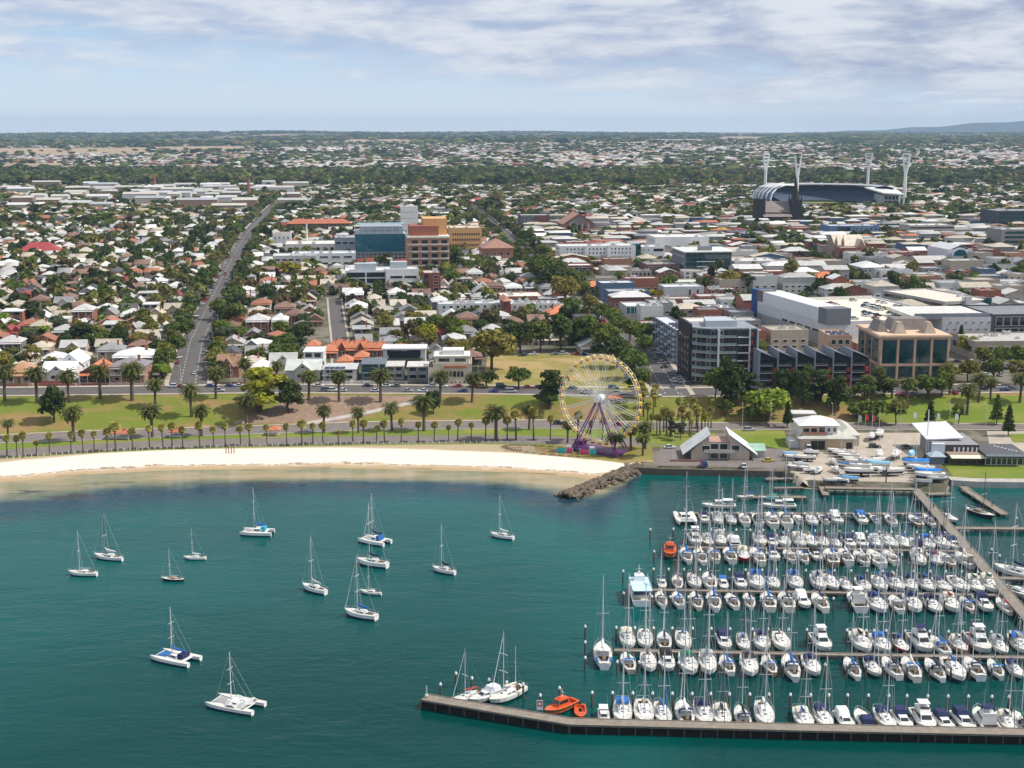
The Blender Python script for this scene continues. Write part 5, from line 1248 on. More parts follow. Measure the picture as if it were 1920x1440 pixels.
flat('hospital', 'long cream low hospital building behind the boiler stack', 'hospital', (535, 630, 478, 458), 40, (.58, .56, .50), (.68, .66, .6), [dict(n=(7, 1), s=(.5, .4))], units=4)
flat('hospital', 'brick and white entrance wing at the left end of the hospital', 'hospital', (512, 592, 506, 480), 26, (.5, .5, .5), (.6, .6, .58), [dict(n=(6, 1), s=(.7, .4), z=(.5, .9)), dict(n=(8, 1), s=(.5, .5), z=(.05, .4))], units=4)
hipped('school', 'long dark brick school with terracotta roof left of the hospital', 'school', (538, 655, 437, 420), 16, (.13, .06, .045), (.42, .13, .07), 4.5, [dict(n=(14, 2), s=(.4, .55))])
def stack(px, pyb, pyt, label, col, r0=1.6):
    x, y = G(px, pyb); m = mpp(x, y); H = (pyb - pyt) * m; r = thing('chimney_stack', label, 'chimney', (x, y, TZ(x, y)), 0)
    M = MB(); M.lathe([(r0 * 1.15, -.5), (r0 * 1.1, 3), (r0 * .72, H - 2)], 12); obj('shaft', M.mesh('shaft', M_WALL), r, color=col); M = MB(); M.lathe([(r0 * .74, H - 2), (r0 * .95, H - 1.5), (r0 * .95, H - .3), (r0 * .7, H)], 12); obj('cap', M.mesh('cap', M_WALL), r, color=tuple(c * .7 for c in col))
stack(576, 470, 420, 'slim white boiler stack over the hospital', (.6, .6, .6), 1.0); stack(467, 368, 334, 'tall brick mill chimney among the white factory roofs', (.34, .12, .08), 3.0); stack(290, 352, 333, 'distant shorter brick chimney at the factories on the left', (.34, .12, .08), 2.6)
# white long hospital and teal office
def whx(r, W, D, H):
    add_box('stair_tower', r, W * .625, W * .665, -1.2, -.02, 0, H + .3, (.75, .75, .75)); add_box('stair_tower', r, W * .33, W * .36, -.9, -.02, 0, H, (.7, .7, .7)); add_box('lower_wall', r, W * .1, W * .94, -.3, -.03, 0, H * .48, (.42, .41, .39))
    windows(r, 'F', W, D, 16, 2, W * .022, H * .11, W * .1, W * .94, H * .1, H * .2, y0=-.3); windows(r, 'F', W, D, 18, 2, W * .02, H * .11, W * .08, W * .95, H * .58, H * .2)
    add_box('link_tower', r, W * .98, W + 4.5, 1, 12, -1, H + 1, (.03, .05, .06), M_TEAL)
flat('hospital', 'long white four-storey hospital with small square windows', 'hospital', (1049, 1192, 498, 462), 22, (.72, .72, .72), (.66, .65, .62), [dict(f='L', n=(3, 4), s=(.6, .5), z=(.05, .95))], extra=whx, units=5)
flat('white_building', 'white office block joined to the right end of the long hospital', 'office', (1202, 1246, 494, 463), 20, (.70, .70, .72), (.66, .65, .62), [dict(n=(2, 3), s=(.3, .4), a=(.02, .4)), dict(n=(1, 1), s=(.9, .5), a=(.5, .98), z=(.62, .98)), dict(n=(2, 2), s=(.2, .3), a=(.5, .98), z=(.05, .55))], units=4)
def tealx(r, W, D, H):
    add_box('roof_overhang', r, -1, W + 2.5, -2.5, D, H + .02, H + .7, (.62, .64, .60), M_ROOF); add_box('plant_room', r, W * .35, W * .62, 6, 12, H + .72, H + 4, (.2, .22, .24))
    for z in (.42, .62): add_box('sun_shade', r, W * .25, W * .7, -2.2, -.1, H * z, H * z + .4, (.6, .6, .6))
flat('glass_office', 'teal glass office with wide flat overhanging roof', 'office', (1283, 1372, 520, 474), 40, (.16, .17, .18), (.5, .5, .48), [dict(n=(8, 4), s=(.95, .9), z=(.25, .98), a=(.02, .98), gm=M_TEAL, fm=M_TEAL), dict(n=(8, 1), s=(.9, .9), z=(.02, .24)), dict(f='L', n=(12, 3), s=(.3, .3))], extra=tealx)
flat('white_building', 'white two-storey block with dark window strip behind the long hospital', 'building', (1228, 1330, 474, 445), 36, (.70, .70, .68), (.66, .66, .63), [dict(n=(3, 1), s=(.4, .3), a=(.4, .7), z=(.2, .6)), dict(f='L', n=(8, 2), s=(.3, .3))], units=3)
flat('brick_office', 'red brick office with blue panel under the left end of the long hospital', 'office', (1064, 1113, 522, 498), 18, REDB, (.66, .64, .58), [dict(n=(4, 2), s=(.75, .45)), dict(n=(1, 1), s=(.8, .8), a=(.4, .6), z=(.4, .95), gm=M_BLUEG)])
flat('brick_office', 'dark brick car park block left of the teal glass office', 'car park', (1212, 1275, 520, 496), 26, (.14, .07, .05), (.36, .33, .28), [dict(n=(5, 2), s=(.8, .45), fm=M_CONC)], units=6)
flat('brick_office', 'grey-roofed two-storey office with colonnade below the long hospital', 'office', (1172, 1222, 522, 508), 18, (.3, .28, .24), (.46, .44, .4), [dict(n=(6, 1), s=(.7, .6))], units=5)
flat('brick_office', 'brick shop with beige roof between the two brick offices', 'shop', (1118, 1170, 522, 506), 24, (.22, .12, .09), (.56, .5, .42), [dict(n=(4, 1), s=(.6, .4))], units=4)
flat('carpark', 'pale banded car park right of the teal glass office', 'car park', (1376, 1462, 518, 490), 30, (.52, .50, .47), (.6, .58, .54), [dict(n=(1, 2), s=(1, .35), a=(0, 1), fm=M_DARK)], units=4)
hipped('shop_row', 'dark-walled pub with orange tiled roof above the golden trees', 'building', (1092, 1165, 556, 538), 16, (.05, .055, .065), (.55, .18, .07), 3.0, [dict(n=(6, 1), s=(.5, .5))])
flat('supermarket', 'long low supermarket with cream roof edge beside a curved car park', 'shop', (1200, 1320, 540, 530), 22, (.3, .29, .26), (.62, .6, .54), [dict(n=(9, 1), s=(.8, .6))], units=5)
flat('sign_building', 'grey corner building with a tall blank panel and yellow slope beside it', 'building', (1245, 1320, 562, 538), 18, (.45, .47, .48), (.6, .6, .6), [dict(n=(2, 1), s=(.3, .6), a=(.55, .95))], units=2)
# terraces and the houses in front are in the next section
for px0, px1, lab in ((823, 944, 'white two-storey terrace row with flat roof, left of the brick gable'), (958, 1050, 'white two-storey terrace row with flat roof, right of the brick gable')):
    flat('terrace_row', lab, 'terrace', (px0, px1, 592, 570), 15, (.60, .61, .61), (.62, .62, .60), [dict(n=(9, 2), s=(.42, .55), z=(.05, .95)), dict(f='L', n=(2, 2), s=(.4, .4))], units=10)
hipped('brick_house', 'brick hall with arched brick gable between the two white terraces', 'hall', (945, 957, 596, 565), 22, REDB, (.45, .2, .12), 2.0)
flat('warehouse', 'long red brick building with cream roof behind the right white terrace', 'warehouse', (940, 1020, 568, 556), 26, (.33, .12, .08), (.72, .68, .58), [dict(n=(5, 1), s=(.3, .4))], units=3)
hipped('brick_house', 'brick villa with bright orange hip roof by the tree-lined street', 'house', (1026, 1080, 606, 590), 15, (.33, .13, .08), (.60, .20, .09), 4.5, [dict(n=(5, 1), s=(.4, .5))], chim=2)
flat('office', 'small modern office with blue glass top floor above the balcony flats', 'office', (1174, 1220, 606, 574), 20, (.45, .45, .44), (.7, .7, .68), [dict(n=(6, 1), s=(.96, .85), z=(.5, .98), a=(0, 1), gm=M_BLUEG), dict(n=(1, 1), s=(.98, .9), a=(0, 1), z=(.02, .5), gm=M_CONC, fm=M_CONC)])
# ---- apartments, townhouses, pink office
def aptx(r, W, D, H):
    bm = slab(-1.3, -.02, 0, 3.2, 0, 1.1, 'balcony', M_WALL)
    for k in range(6):
        for j in range(6):
            if (k + j) % 2 == 0 or j % 3 == 0: obj('balcony', bm, r, (0, 1.5 + j * (D - 4) / 6, 1.6 + k * (H - 2) / 6), color=(.42, .46, .52))
    for i in range(14): obj('solar_panel', SOLAR, r, (1.5 + (i % 4) * W * .22, 3 + (i // 4) * 6.5, H - .6), 0)
    add_box('frame', r, -.4, W + .3, -.5, -.05, H - .2, H + .3, (.03, .03, .035))
    windows(r, 'F', W, D, 1, 5, W * .7, (H / 6) * .6, W * .1, W * .95, H * .12, H / 6)
sp = MB(); sp.add([(0, 0, .25), (3, 0, .25), (3, 2.2, .9), (0, 2.2, .9)], [(0, 1, 2, 3)]); sp.box(.2, .4, 0, .2, 0, .26); sp.box(2.6, 2.8, 2, 2.2, 0, .85); SOLAR = sp.mesh('solar_panel', glass('solar_cell', (.012, .016, .05), .2, .2))
flat('apartment_block', 'pale blue-grey apartment block with stacked balconies and rooftop solar panels', 'apartments', (1268, 1300, 684, 620), 52, (.20, .225, .27), (.60, .60, .62), [dict(f='L', n=(9, 6), s=(.5, .62), z=(.06, .98), a=(.02, .98), fm=M_DARK)], extra=aptx)
def curved():
    x, y = G(1300, 722); z = TZ(x, y); m = mpp(x, y, z); W = 120 * m; H = 104 * m; D = 24; r = thing('apartment_block', 'dark seven-storey apartment block with curved glass corner facing the trees', 'apartments', (x, y, z), R(5)); n = 10; nf = 7; fh = H / nf
    prof = []
    for i in range(n + 1):
        t = i / n; prof.append((W * .66 * t, 7.0 * (1 - t) ** 2 * (1 if True else 0) + 0.0))
    prof = [(px_, 5.5 * (1 - math.sin(min(1, t_ / .5) * math.pi / 2)) if t_ < .5 else 0) for t_, (px_, _) in zip([i / n for i in range(n + 1)], prof)]
    poly = prof + [(W, 0), (W, D), (0, D)]
    M = MB(); M.prism(poly, -1.5, H); obj('wall', M.mesh('wall', M_WALL), r, color=(.045, .048, .055))
    M = MB(); M.prism([(a, b_ + (.3 if i <= n else 0)) for i, (a, b_) in enumerate(poly)], H + .02, H + .5); obj('roof', M.mesh('roof', M_ROOF), r, color=(.24, .26, .28))
    gl = {}
    for f in range(nf):
        for i in range(n):
            (x0, y0), (x1, y1) = prof[i], prof[i + 1]; l = math.hypot(x1 - x0, y1 - y0); a = math.atan2(y1 - y0, x1 - x0)
            if (i + f) % 5 != 4: obj('window', win_mesh(round(l * .86, 1), round(fh * .62, 1), M_GLASS, (M_WHITE, M_CONC, M_DARK)[i % 3] if i < 7 else M_DARK), r, (x0 + math.cos(a) * l * .05, y0 + math.sin(a) * l * .05 - .02, f * fh + fh * .3), a)
        M = MB(); pp = [(a, b_ - 1.3) for a, b_ in prof]; M.loft([[(a, b_, f * fh + .02), (a, b_, f * fh + .30), (a, b_ + 1.25, f * fh + .30)] for a, b_ in pp]); M.loft([[(a, b_ + .06, f * fh + .3), (a, b_ + .06, f * fh + 1.2)] for a, b_ in pp], 1)
        if f: obj('balcony', M.mesh('balcony', [M_CONC, M_BLUEGL]), r)
        windows(r, 'F', W, D, 2, 1, W * .12, fh * .6, W * .68, W * .95, f * fh + fh * .25, 1, fm=M_DARK)
        if f: add_box('balcony', r, W * .68, W * .86, -1.2, -.02, f * fh, f * fh + .3, (.55, .55, .55)); 
        if f: add_box('red_panel', r, W * .885, W * .925, -.5, -.02, f * fh + .3, f * fh + fh * .6, (.33, .06, .04))
    add_box('column', r, W * .86, W * .88, -1.0, -.02, 0, H + .5, (.6, .6, .6)); add_box('column', r, W * .985, W + .2, -1.0, -.02, 0, H + .2, (.45, .46, .5)); add_box('column', r, W * .36, W * .385, -1.6, -.02, H * .25, H + .2, (.6, .62, .62))
    M = MB(); M.prism([(W * .22, 6), (W * .72, 6), (W * .66, D - 4), (W * .3, D - 4)], H + .5, H + 3.2); obj('plant_room', M.mesh('plant_room', M_WALL), r, color=(.42, .46, .5))
    add_box('side_wall', r, -1.0, -.05, 5.0, D + 6, -1, H + 2.0, (.02, .02, .025)); occupy(x, y, W, D + 8, R(5), 3)
    windows(r, 'L', W, D, 4, 6, 3.2, fh * .55, 6, D + 4, fh * .3, fh, off=1.0, fm=M_DARK)
M_BLUEGL = glass('balustrade_glass', (.20, .27, .28), .15, .1)
curved()
def townhouses():
    x, y = G(1421, 728); z = TZ(x, y); m = mpp(x, y, z); W1 = 35.0 * m; H = 60 * m; rz = R(3.5); c, s = math.cos(rz), math.sin(rz)
    for i in range(6):
        r = thing('townhouse', f'dark townhouse with one sloping roof and red panel, {nth(i + 1)} from the left in the row', 'townhouse', (x + c * W1 * i, y + s * W1 * i, z), rz, 'row of dark townhouses')
        M = MB(); M.add([(0, 0, -1), (W1, 0, -1), (W1, 16, -1), (0, 16, -1), (0, 0, H + 2.2), (W1, 0, H - 1.2), (W1, 16, H - 1.2), (0, 16, H + 2.2)], [(0, 1, 5, 4), (1, 2, 6, 5), (2, 3, 7, 6), (3, 0, 4, 7), (4, 5, 6, 7)]); obj('wall', M.mesh('wall', M_WALL), r, color=(.030, .032, .038))
        M = MB(); M.add([(-.3, -1.4, H + 2.45), (W1 - .3, -1.4, H - .9), (W1 - .3, 16, H - .9), (-.3, 16, H + 2.45), (-.3, -1.4, H + 2.75), (W1 - .3, -1.4, H - .6), (W1 - .3, 16, H - .6), (-.3, 16, H + 2.75)], [(3, 2, 1, 0), (4, 5, 6, 7), (0, 1, 5, 4), (1, 2, 6, 5), (2, 3, 7, 6), (3, 0, 4, 7)]); obj('roof', M.mesh('roof', M_ROOF), r, color=(.13, .14, .16))
        add_box('party_wall', r, -.25, .25, -1.6, 16, -1, H + 2.4, (.24, .26, .31))
        for k in range(4):
            zz = .4 + k * (H - 1) / 4
            obj('window', win_mesh(round(W1 * .55, 1), 2.0, M_GLASS, M_DARK), r, (W1 * .12, -.02, zz + .5)); add_box('balcony', r, .3, W1 * .72, -1.5, -.02, zz - .2, zz + .12, (.42, .40, .40)); add_box('railing', r, .3, W1 * .72, -1.52, -1.45, zz + .14, zz + 1.05, (.06, .065, .07))
            if k < 3: add_box('red_panel', r, W1 * .76, W1 * .96, -1.2, -.02, zz + .2, zz + 2.2, (.36, .05, .045))
    occupy(x, y, W1 * 6, 18, rz, 3)
townhouses()
PINK = (.56, .37, .25)
def pink():
    x, y = G(1647, 716); z = TZ(x, y); m = mpp(x, y, z); W = 130 * m; H = 88 * m; D = 34; rz = R(2); r = thing('office_building', 'pink stone office with tall dark glass bays and sloping roof plant', 'office', (x, y, z), rz)
    obj('wall', slab(0, W, 0, D, -1.5, H - 1.0, 'wall', M_WALL), r, color=PINK); M = MB(); M.box(-1.0, W + 1.0, -1.0, D + 1, H - .98, H - .2); M.box(-.6, W + .6, -.6, D + .6, H - .2, H + .1); obj('cornice', M.mesh('cornice', M_WALL), r, color=(.62, .44, .31))
    for i in range(4):
        a = W * (.035 + i * .245)
        obj('window', win_mesh(round(W * .2, 2), round(H * .50, 2), M_TEAL, M_DARK), r, (a, -.02, H * .40)); obj('window', win_mesh(round(W * .2, 2), round(H * .27, 2), M_TEAL, M_DARK), r, (a, -.02, H * .06))
        add_box('pilaster', r, W * (i * .245), W * (i * .245 + .028), -.5, -.02, 0, H - 1.0, (.60, .41, .29))
    add_box('pilaster', r, W * .972, W, -.5, -.02, 0, H - 1.0, (.60, .41, .29)); add_box('stone_band', r, 0, W, -.35, -.03, H * .345, H * .385, (.60, .41, .29))
    for i in range(3): obj('window', win_mesh(round(D * .26, 2), round(H * .5, 2), M_TEAL, M_DARK), r, (-.02, D * (.34 + i * .31), H * .40), R(-90)); obj('window', win_mesh(round(D * .26, 2), round(H * .27, 2), M_TEAL, M_DARK), r, (-.02, D * (.34 + i * .31), H * .06), R(-90))
    for i, (a, b_, d0, d1) in enumerate(((.05, .2, 10, 24), (.24, .42, 4, 12), (.68, .85, 4, 12), (.3, .9, 16, 28))):
        M = MB(); M.box(W * a, W * b_, d0, d1, H + .12, H + 5.0, 0, 1.8); obj('roof_plant', M.mesh('roof_plant', M_ROOF), r, color=((.20, .17, .14), (.42, .34, .26), (.42, .34, .26), (.2, .17, .15))[i])
    occupy(x, y, W, D, rz, 3)
    x2, y2 = G(1560, 690); r = thing('office_annexe', 'low pink annexe with solar panels on its roof, left of the pink office', 'office', (x2, y2 + 8, TZ(x2, y2)), rz); W = 11; D = 20
    obj('wall', flat_body(W, D, 14, .5), r, color=PINK); obj('roof', slab(.3, W - .3, .3, D - .3, 13.8, 14.02, 'roof', M_ROOF), r, color=(.5, .4, .3)); windows(r, 'F', W, D, 3, 3, 2.2, 2.4, .5, W - .5, 2, 4, M_TEAL)
    for i in range(6): obj('solar_panel', SOLAR, r, (.8 + (i % 3) * 3.3, 2 + (i // 3) * 8, 14.05))
    occupy(x2, y2 + 8, W, D, rz)
pink()
# shopping centre with the rooftop car park, grey car park, dotted wall
def shopping():
    x, y = G(1548, 650); z = TZ(x, y); m = mpp(x, y, z); rz = R(13); W = 78; D = 95; H = 15.5
    r = thing('shopping_centre', 'long white shopping centre with open car park on its roof', 'shopping centre', (x, y, z), rz)
    obj('wall', flat_body(W, D, H - 3.5, 1.0), r, color=(.62, .61, .62)); obj('roof', slab(.3, W - .3, .3, D - .3, H - 3.8, H - 3.48, 'roof', M_ROOF), r, color=(.72, .66, .54))
    add_box('side_hall', r, -.2, 13, -.2, D * .93, H - 3.46, H + 3.5, (.68, .68, .70)); add_box('hall_roof', r, 0, 12.8, 0, D * .92, H + 3.52, H + 3.8, (.66, .67, .68), M_ROOF); add_box('grey_panel', r, -.5, 13.2, -.7, 9, H - 4, H + 4.3, (.15, .16, .18)); add_box('grey_panel', r, -.5, 8, D * .86, D * .94, H - 2, H + 4.4, (.16, .14, .13)); add_box('blue_wall', r, -.3, 10, D * .945, D + 3, 0, H + 4, (.02, .07, .22))
    windows(r, 'L', W, D, 5, 2, 7, 1.3, 8, 56, 3.5, 2.8, off=.02, fm=M_DARK); add_box('lower_wall', r, -.35, -.02, 0, D * .93, -1, H * .42, (.34, .33, .33))
    add_box('ramp_wall', r, W * .2, W * .95, D - 3, D - 2.4, H - 3.46, H - 1.6, (.66, .64, .6))
    occupy(x, y, W, D, rz, 2); return (x, y, z + H - 3.46, rz, W, D)
SHOP = shopping()
def gcar(r, W, D, H):
    add_box('stair_tower', r, W * .40, W * .52, -1.8, -.02, -1, H + 2.5, (.46, .44, .46)); add_box('teal_screen', r, W * .82, W * .95, -1.5, -.03, 0, H + 1.2, (.05, .35, .36), M_TEAL)
flat('carpark', 'grey multi-storey car park with slotted sides and a teal end panel', 'car park', (1770, 1876, 603, 566), 62, (.40, .38, .38), (.68, .60, .50), [dict(f='L', n=(3, 2), s=(.92, .45), fm=M_DARK, z=(.3, .95)), dict(n=(1, 2), s=(.3, .6), a=(.52, .82), z=(.2, .8), fm=M_DARK), dict(n=(1, 2), s=(.9, .5), a=(.02, .38), fm=M_DARK)], rz=R(20), extra=gcar, units=2)
def dots(r, W, D, H):
    me = slab(0, 1.3, -.12, -.02, 0, .45, 'slot', M_DARK)
    for i in range(6):
        for j in range(4): obj('slot', me, r, (W * (.08 + i * .16 + (j % 2) * .06), 0, H * (.15 + j * .22)))
    add_box('grey_parapet', r, -W * .55, W * .98, 1, 2, H - 1, H + 2.0, (.22, .24, .28)); add_box('hall_roof', r, -W * .6, W, 2.1, D, H - 1, H + .8, (.62, .6, .56), M_ROOF)
flat('shopping_centre', 'pale wall of the shopping centre dotted with small dark slots', 'shopping centre', (1764, 1856, 652, 596), 40, (.58, .57, .58), (.6, .6, .58), [], rz=R(4), extra=dots)
flat('mall_glass', 'dark glazed hall of the shopping centre at the right edge', 'shopping centre', (1860, 1990, 640, 590), 40, (.06, .065, .075), (.2, .2, .21), [dict(n=(8, 2), s=(.9, .8))], rz=R(6))
flat('low_office', 'low grey-brown office with flat roof behind the parkland trees', 'office', (1826, 1990, 676, 640), 30, (.34, .29, .23), (.46, .43, .40), [dict(n=(10, 1), s=(.9, .35), z=(.3, .9)), dict(f='L', n=(3, 1), s=(.6, .4))], rz=R(4), units=6)
flat('white_shop', 'small cream-roofed building between the dotted wall and the low office', 'building', (1856, 1906, 634, 618), 14, (.55, .52, .45), (.74, .70, .60), [dict(n=(4, 1), s=(.4, .4))], units=3)
# town centre right
def dome(r, W, D, H):
    M = MB(); n = 14
    ring = lambda y_, R_: [(W / 2 + R_ * math.cos(math.pi * i / n), y_, H * .55 + R_ * .85 * math.sin(math.pi * i / n)) for i in range(n + 1)]
    M.loft([ring(-.5, W * .28), ring(-.5, W * .36), ring(3, W * .36)]); obj('arch', M.mesh('arch', M_WALL), r, color=(.72, .74, .76)); M = MB(); M.add([(q[0], -.42, q[2]) for q in ring(0, W * .28)], [tuple(range(n + 1))[::-1]]); obj('arch_window', M.mesh('arch_window', M_BLUEG), r)
    obj('roof', gable(MB(), W * .05, W * .95, .6, D, H - .5, 4, 'y').mesh('roof', M_ROOF), r, color=(.6, .6, .6))
flat('market_hall', 'white and pale blue market hall with big arched window', 'market', (1776, 1824, 494, 468), 40, (.66, .68, .70), (.6, .6, .58), [dict(n=(2, 1), s=(.4, .5), a=(.0, .18)), dict(n=(2, 1), s=(.4, .5), a=(.82, 1))], extra=dome)
flat('carpark', 'curved-front banded concrete car park in the far town centre', 'car park', (1706, 1791, 447, 423), 30, (.44, .40, .37), (.6, .58, .54), [dict(n=(1, 3), s=(1, .42), a=(0, 1), fm=M_DARK)], units=4)
flat('blue_office', 'bright blue office block with dark glass centre in the town', 'office', (1555, 1650, 448, 424), 28, (.11, .19, .34), (.5, .5, .5), [dict(n=(3, 2), s=(.9, .7), a=(.15, .42), fm=M_DARK), dict(n=(5, 2), s=(.6, .4), a=(.5, .98))], units=5)
flat('glass_office', 'dark glass office at the right edge of the far town', 'office', (1868, 1990, 432, 396), 40, (.06, .07, .08), (.3, .3, .3), [dict(n=(8, 4), s=(.97, .75), gm=M_TEAL, fm=M_DARK)], units=3)
flat('banded_office', 'concrete office with green glass bands at the right edge of the town', 'office', (1876, 1990, 470, 431), 30, (.26, .25, .23), (.4, .4, .38), [dict(n=(1, 4), s=(1, .55), a=(.06, 1), gm=M_TEAL, fm=M_DARK)], units=4)
def church_small():
    x, y, z, W, H, m = at_px(1566, 1622, 486, 462); r = thing('stone_church', 'stone church with big pale tiled roof and small front turrets', 'church', (x, y, z), GRID); D = 24
    M = MB(); M.box(0, W, 0, D, -1, H); pent(M, 0, W, 0, D, H, H + 9, 0, 'x'); obj('wall', M.mesh('wall', M_WALL), r, color=(.34, .24, .18)); obj('roof', gable(MB(), 0, W, 0, D, H, 9, 'x').mesh('roof', M_ROOF), r, color=(.60, .52, .42))
    M = MB(); M.box(W - 8, W - 1, -3, 0, -1, H); pent(M, W - 8, W - 1, -3, -.05, H, H + 6); obj('gable_wing', M.mesh('gable_wing', M_WALL), r, color=(.36, .25, .18)); obj('wing_roof', gable(MB(), W - 8, W - 1, -3, 8, H, 6).mesh('wing_roof', M_ROOF), r, color=(.5, .42, .34))
    windows(r, 'F', W, D, 5, 1, 1.6, 5, 2, W - 9, 2, 1)
    for xx in (0, 6): M = MB(); M.box(xx - 1, xx + 1, -1.5, .5, -1, H + 4); M.lathe([(1.4, H + 4), (.05, H + 9)], 6, 0, (xx, -.5, 0)); obj('turret', M.mesh('turret', M_WALL), r, color=(.33, .22, .16))
    occupy(x, y, W, D, GRID)
church_small()
hipped('pub', 'white two-storey corner hotel with awning near the town street', 'hotel', (1616, 1662, 524, 502), 26, (.62, .62, .62), (.66, .65, .62), 3.5, [dict(n=(5, 2), s=(.4, .5)), dict(f='L', n=(5, 2), s=(.4, .5))])
hipped('shop_row', 'shops with bright orange tiled roofs beside the golden tree', 'shop', (1528, 1578, 536, 522), 16, (.30, .11, .07), (.58, .17, .06), 4.0, [dict(n=(4, 1), s=(.4, .5))])
# stone church with spire, stadium
def big_church():
    x, y = G(1418, 420); z = TZ(x, y); m = mpp(x, y, z); W = 98 * m; r = thing('stone_church', 'dark bluestone church with tall spire in front of the stadium', 'church', (x, y, z), GRID)
    d = 18; H = 22 * m
    M = MB(); M.box(8, W * .72, 4, 4 + d, -1, H); pent(M, 8, W * .72, 4, 4 + d, H, H + 12, 0, 'x'); M.box(8, W * .7, -2, 4, -1, H * .55); obj('nave', M.mesh('nave', M_STONE), r); obj('roof', gable(MB(), 8, W * .72, 4, 4 + d, H, 12, 'x', .4).mesh('roof', M_ROOF), r, color=(.20, .155, .14))
    M = MB(); M.add([(8, -2.2, H * .6), (W * .7, -2.2, H * .6), (W * .7, 4, H * .85), (8, 4, H * .85)], [(0, 1, 2, 3)]); obj('aisle_roof', M.mesh('aisle_roof', M_ROOF), r, color=(.22, .17, .16))
    M = MB(); M.box(0, 11, 2, 16, -1, 46 * m); 
    for a in (0, 9): M.box(a, a + 2, 1.2, 3.2, 46 * m, 50 * m, 0, .8)
    obj('west_tower', M.mesh('west_tower', M_STONE), r)
    xc = W * .80; M = MB(); M.box(xc - 6.5, xc + 6.5, 2, 15, -1, 42 * m); M.lathe([(6.2, 42 * m), (4.0, 55 * m), (.2, 86 * m)], 8, 0, (xc, 8.5, 0))
    for a in (-5.6, 5.6):
        for b_ in (3, 14): M.lathe([(1.3, 42 * m), (.1, 54 * m)], 6, 0, (xc + a, b_, 0))
    obj('spire', M.mesh('spire', M_STONE), r)
    M = MB(); M.add([(xc + 5, 2, -1), (xc + 14, 2, -1), (xc + 14, 20, -1), (xc + 5, 20, -1), (xc + 6, 4, 34 * m), (xc + 8, 4, 20 * m), (xc + 8, 18, 20 * m), (xc + 6, 18, 34 * m)], [(0, 1, 5, 4), (1, 2, 6, 5), (2, 3, 7, 6), (3, 0, 4, 7), (4, 5, 6, 7)]); obj('transept', M.mesh('transept', M_STONE), r)
    occupy(x, y, W, 26, GRID, 4)
big_church()
def stadium():
    x0, y0 = G(1446, 388); x1, _ = G(1692, 388); yb = y0; cx, cy = (x0 + x1) / 2, yb + 75; z = TZ(cx, cy) ; m = mpp(cx, yb, z)
    a, b_ = (x1 - x0) / 2, 95.0; r = thing('stadium', 'oval sports stadium with white ribbed roof and dark stands behind the church', 'stadium', (cx, cy, z), 0); n = 64; H = 34 * m * .98
    M = MB(); Rf = MB(); Fr = MB()
    def ell(k, t, zz): return (a * k * math.cos(t), b_ * k * math.sin(t), zz)
    far = [math.pi * (-.10 + 1.14 * i / n) for i in range(n + 1)]                   # the high stands run round the far side and the left end
    M.loft([[ell(.66, t, 2) for t in far], [ell(.84, t, H * .42) for t in far], [ell(.84, t, H * .52) for t in far], [ell(1.0, t, H * .92) for t in far], [ell(1.02, t, -2) for t in far]])
    obj('stand', M.mesh('stand', mat('seat_blue', (.035, .055, .10), .8, .3, .2)), r)
    Rf.loft([[ell(.78, t, H * 1.02) for t in far], [ell(.9, t, H * 1.08) for t in far], [ell(1.04, t, H * .98) for t in far], [ell(1.04, t, H * .93) for t in far], [ell(.78, t, H * .99) for t in far]]); obj('roof', Rf.mesh('roof', M_ROOF), r, color=(.36, .39, .40))
    near = [math.pi * (1.14 + .70 * i / 30) for i in range(31)]
    Fr.loft([[ell(.7, t, 2) for t in near], [ell(.92, t, H * .22) for t in near], [ell(.95, t, H * .22) for t in near], [ell(.96, t, -2) for t in near]]); obj('low_stand', Fr.mesh('low_stand', M_CONC), r)
    for i in range(8):                                                              # curved white ribs over the left stand
        t = math.pi * (.93 + .24 * i / 7); K = MB(); pts = [Vector(ell(k, t, H * zz)) for k, zz in ((1.10, .0), (1.13, .35), (1.10, .7), (1.0, 1.0), (.84, 1.16), (.66, 1.12))]; K.path(pts, [1.1] * 6, 5); obj('rib', K.mesh('rib', M_WHITE), r)
    tt = [math.pi * (.93 + .24 * i / 10) for i in range(11)]; K = MB(); K.loft([[ell(k, t, H * zz) for t in tt] for k, zz in ((1.08, .0), (1.11, .35), (1.08, .7), (.99, .98), (.84, 1.12))]); obj('membrane', K.mesh('membrane', M_STEEL), r, color=(.10, .17, .27))
    K = MB(); K.add([(a * .70, -b_ * .75, H * .72), (a * 1.06, -b_ * .62, H * .62), (a * 1.08, b_ * .1, H * .95), (a * .62, b_ * .0, H * .9), (a * .70, -b_ * .75, H * .78), (a * 1.06, -b_ * .62, H * .68), (a * 1.08, b_ * .1, H * 1.02), (a * .62, b_ * .0, H * .97)], [(3, 2, 1, 0), (4, 5, 6, 7), (0, 1, 5, 4), (1, 2, 6, 5), (2, 3, 7, 6), (3, 0, 4, 7)]); obj('end_roof', K.mesh('end_roof', M_ROOF), r, color=(.62, .63, .60))
    K = MB(); K.box(a * .75, a * 1.02, -b_ * .6, -b_ * .1, -2, H * .62); obj('end_stand', K.mesh('end_stand', M_WALL), r, color=(.40, .42, .46)); windows(r, 'F', 1, 1, 4, 2, a * .05, H * .2, a * .77, a * 1.0, H * .1, H * .26, y0=-b_ * .6 - .03)
    for xx in (.98, 1.05): K = MB(); K.box(a * xx, a * xx + 2.5, -b_ * .64, -b_ * .61, -2, H * .64); obj('fin', K.mesh('fin', M_WHITE), r)
    K = MB(); K.add([ell(.66, 2 * math.pi * i / n, .3) for i in range(n)], [tuple(range(n))]); obj('playing_field', K.mesh('playing_field', M_LAWN), r)
    occupy(cx - a, cy - b_, 2 * a, 2 * b_, 0, 10)
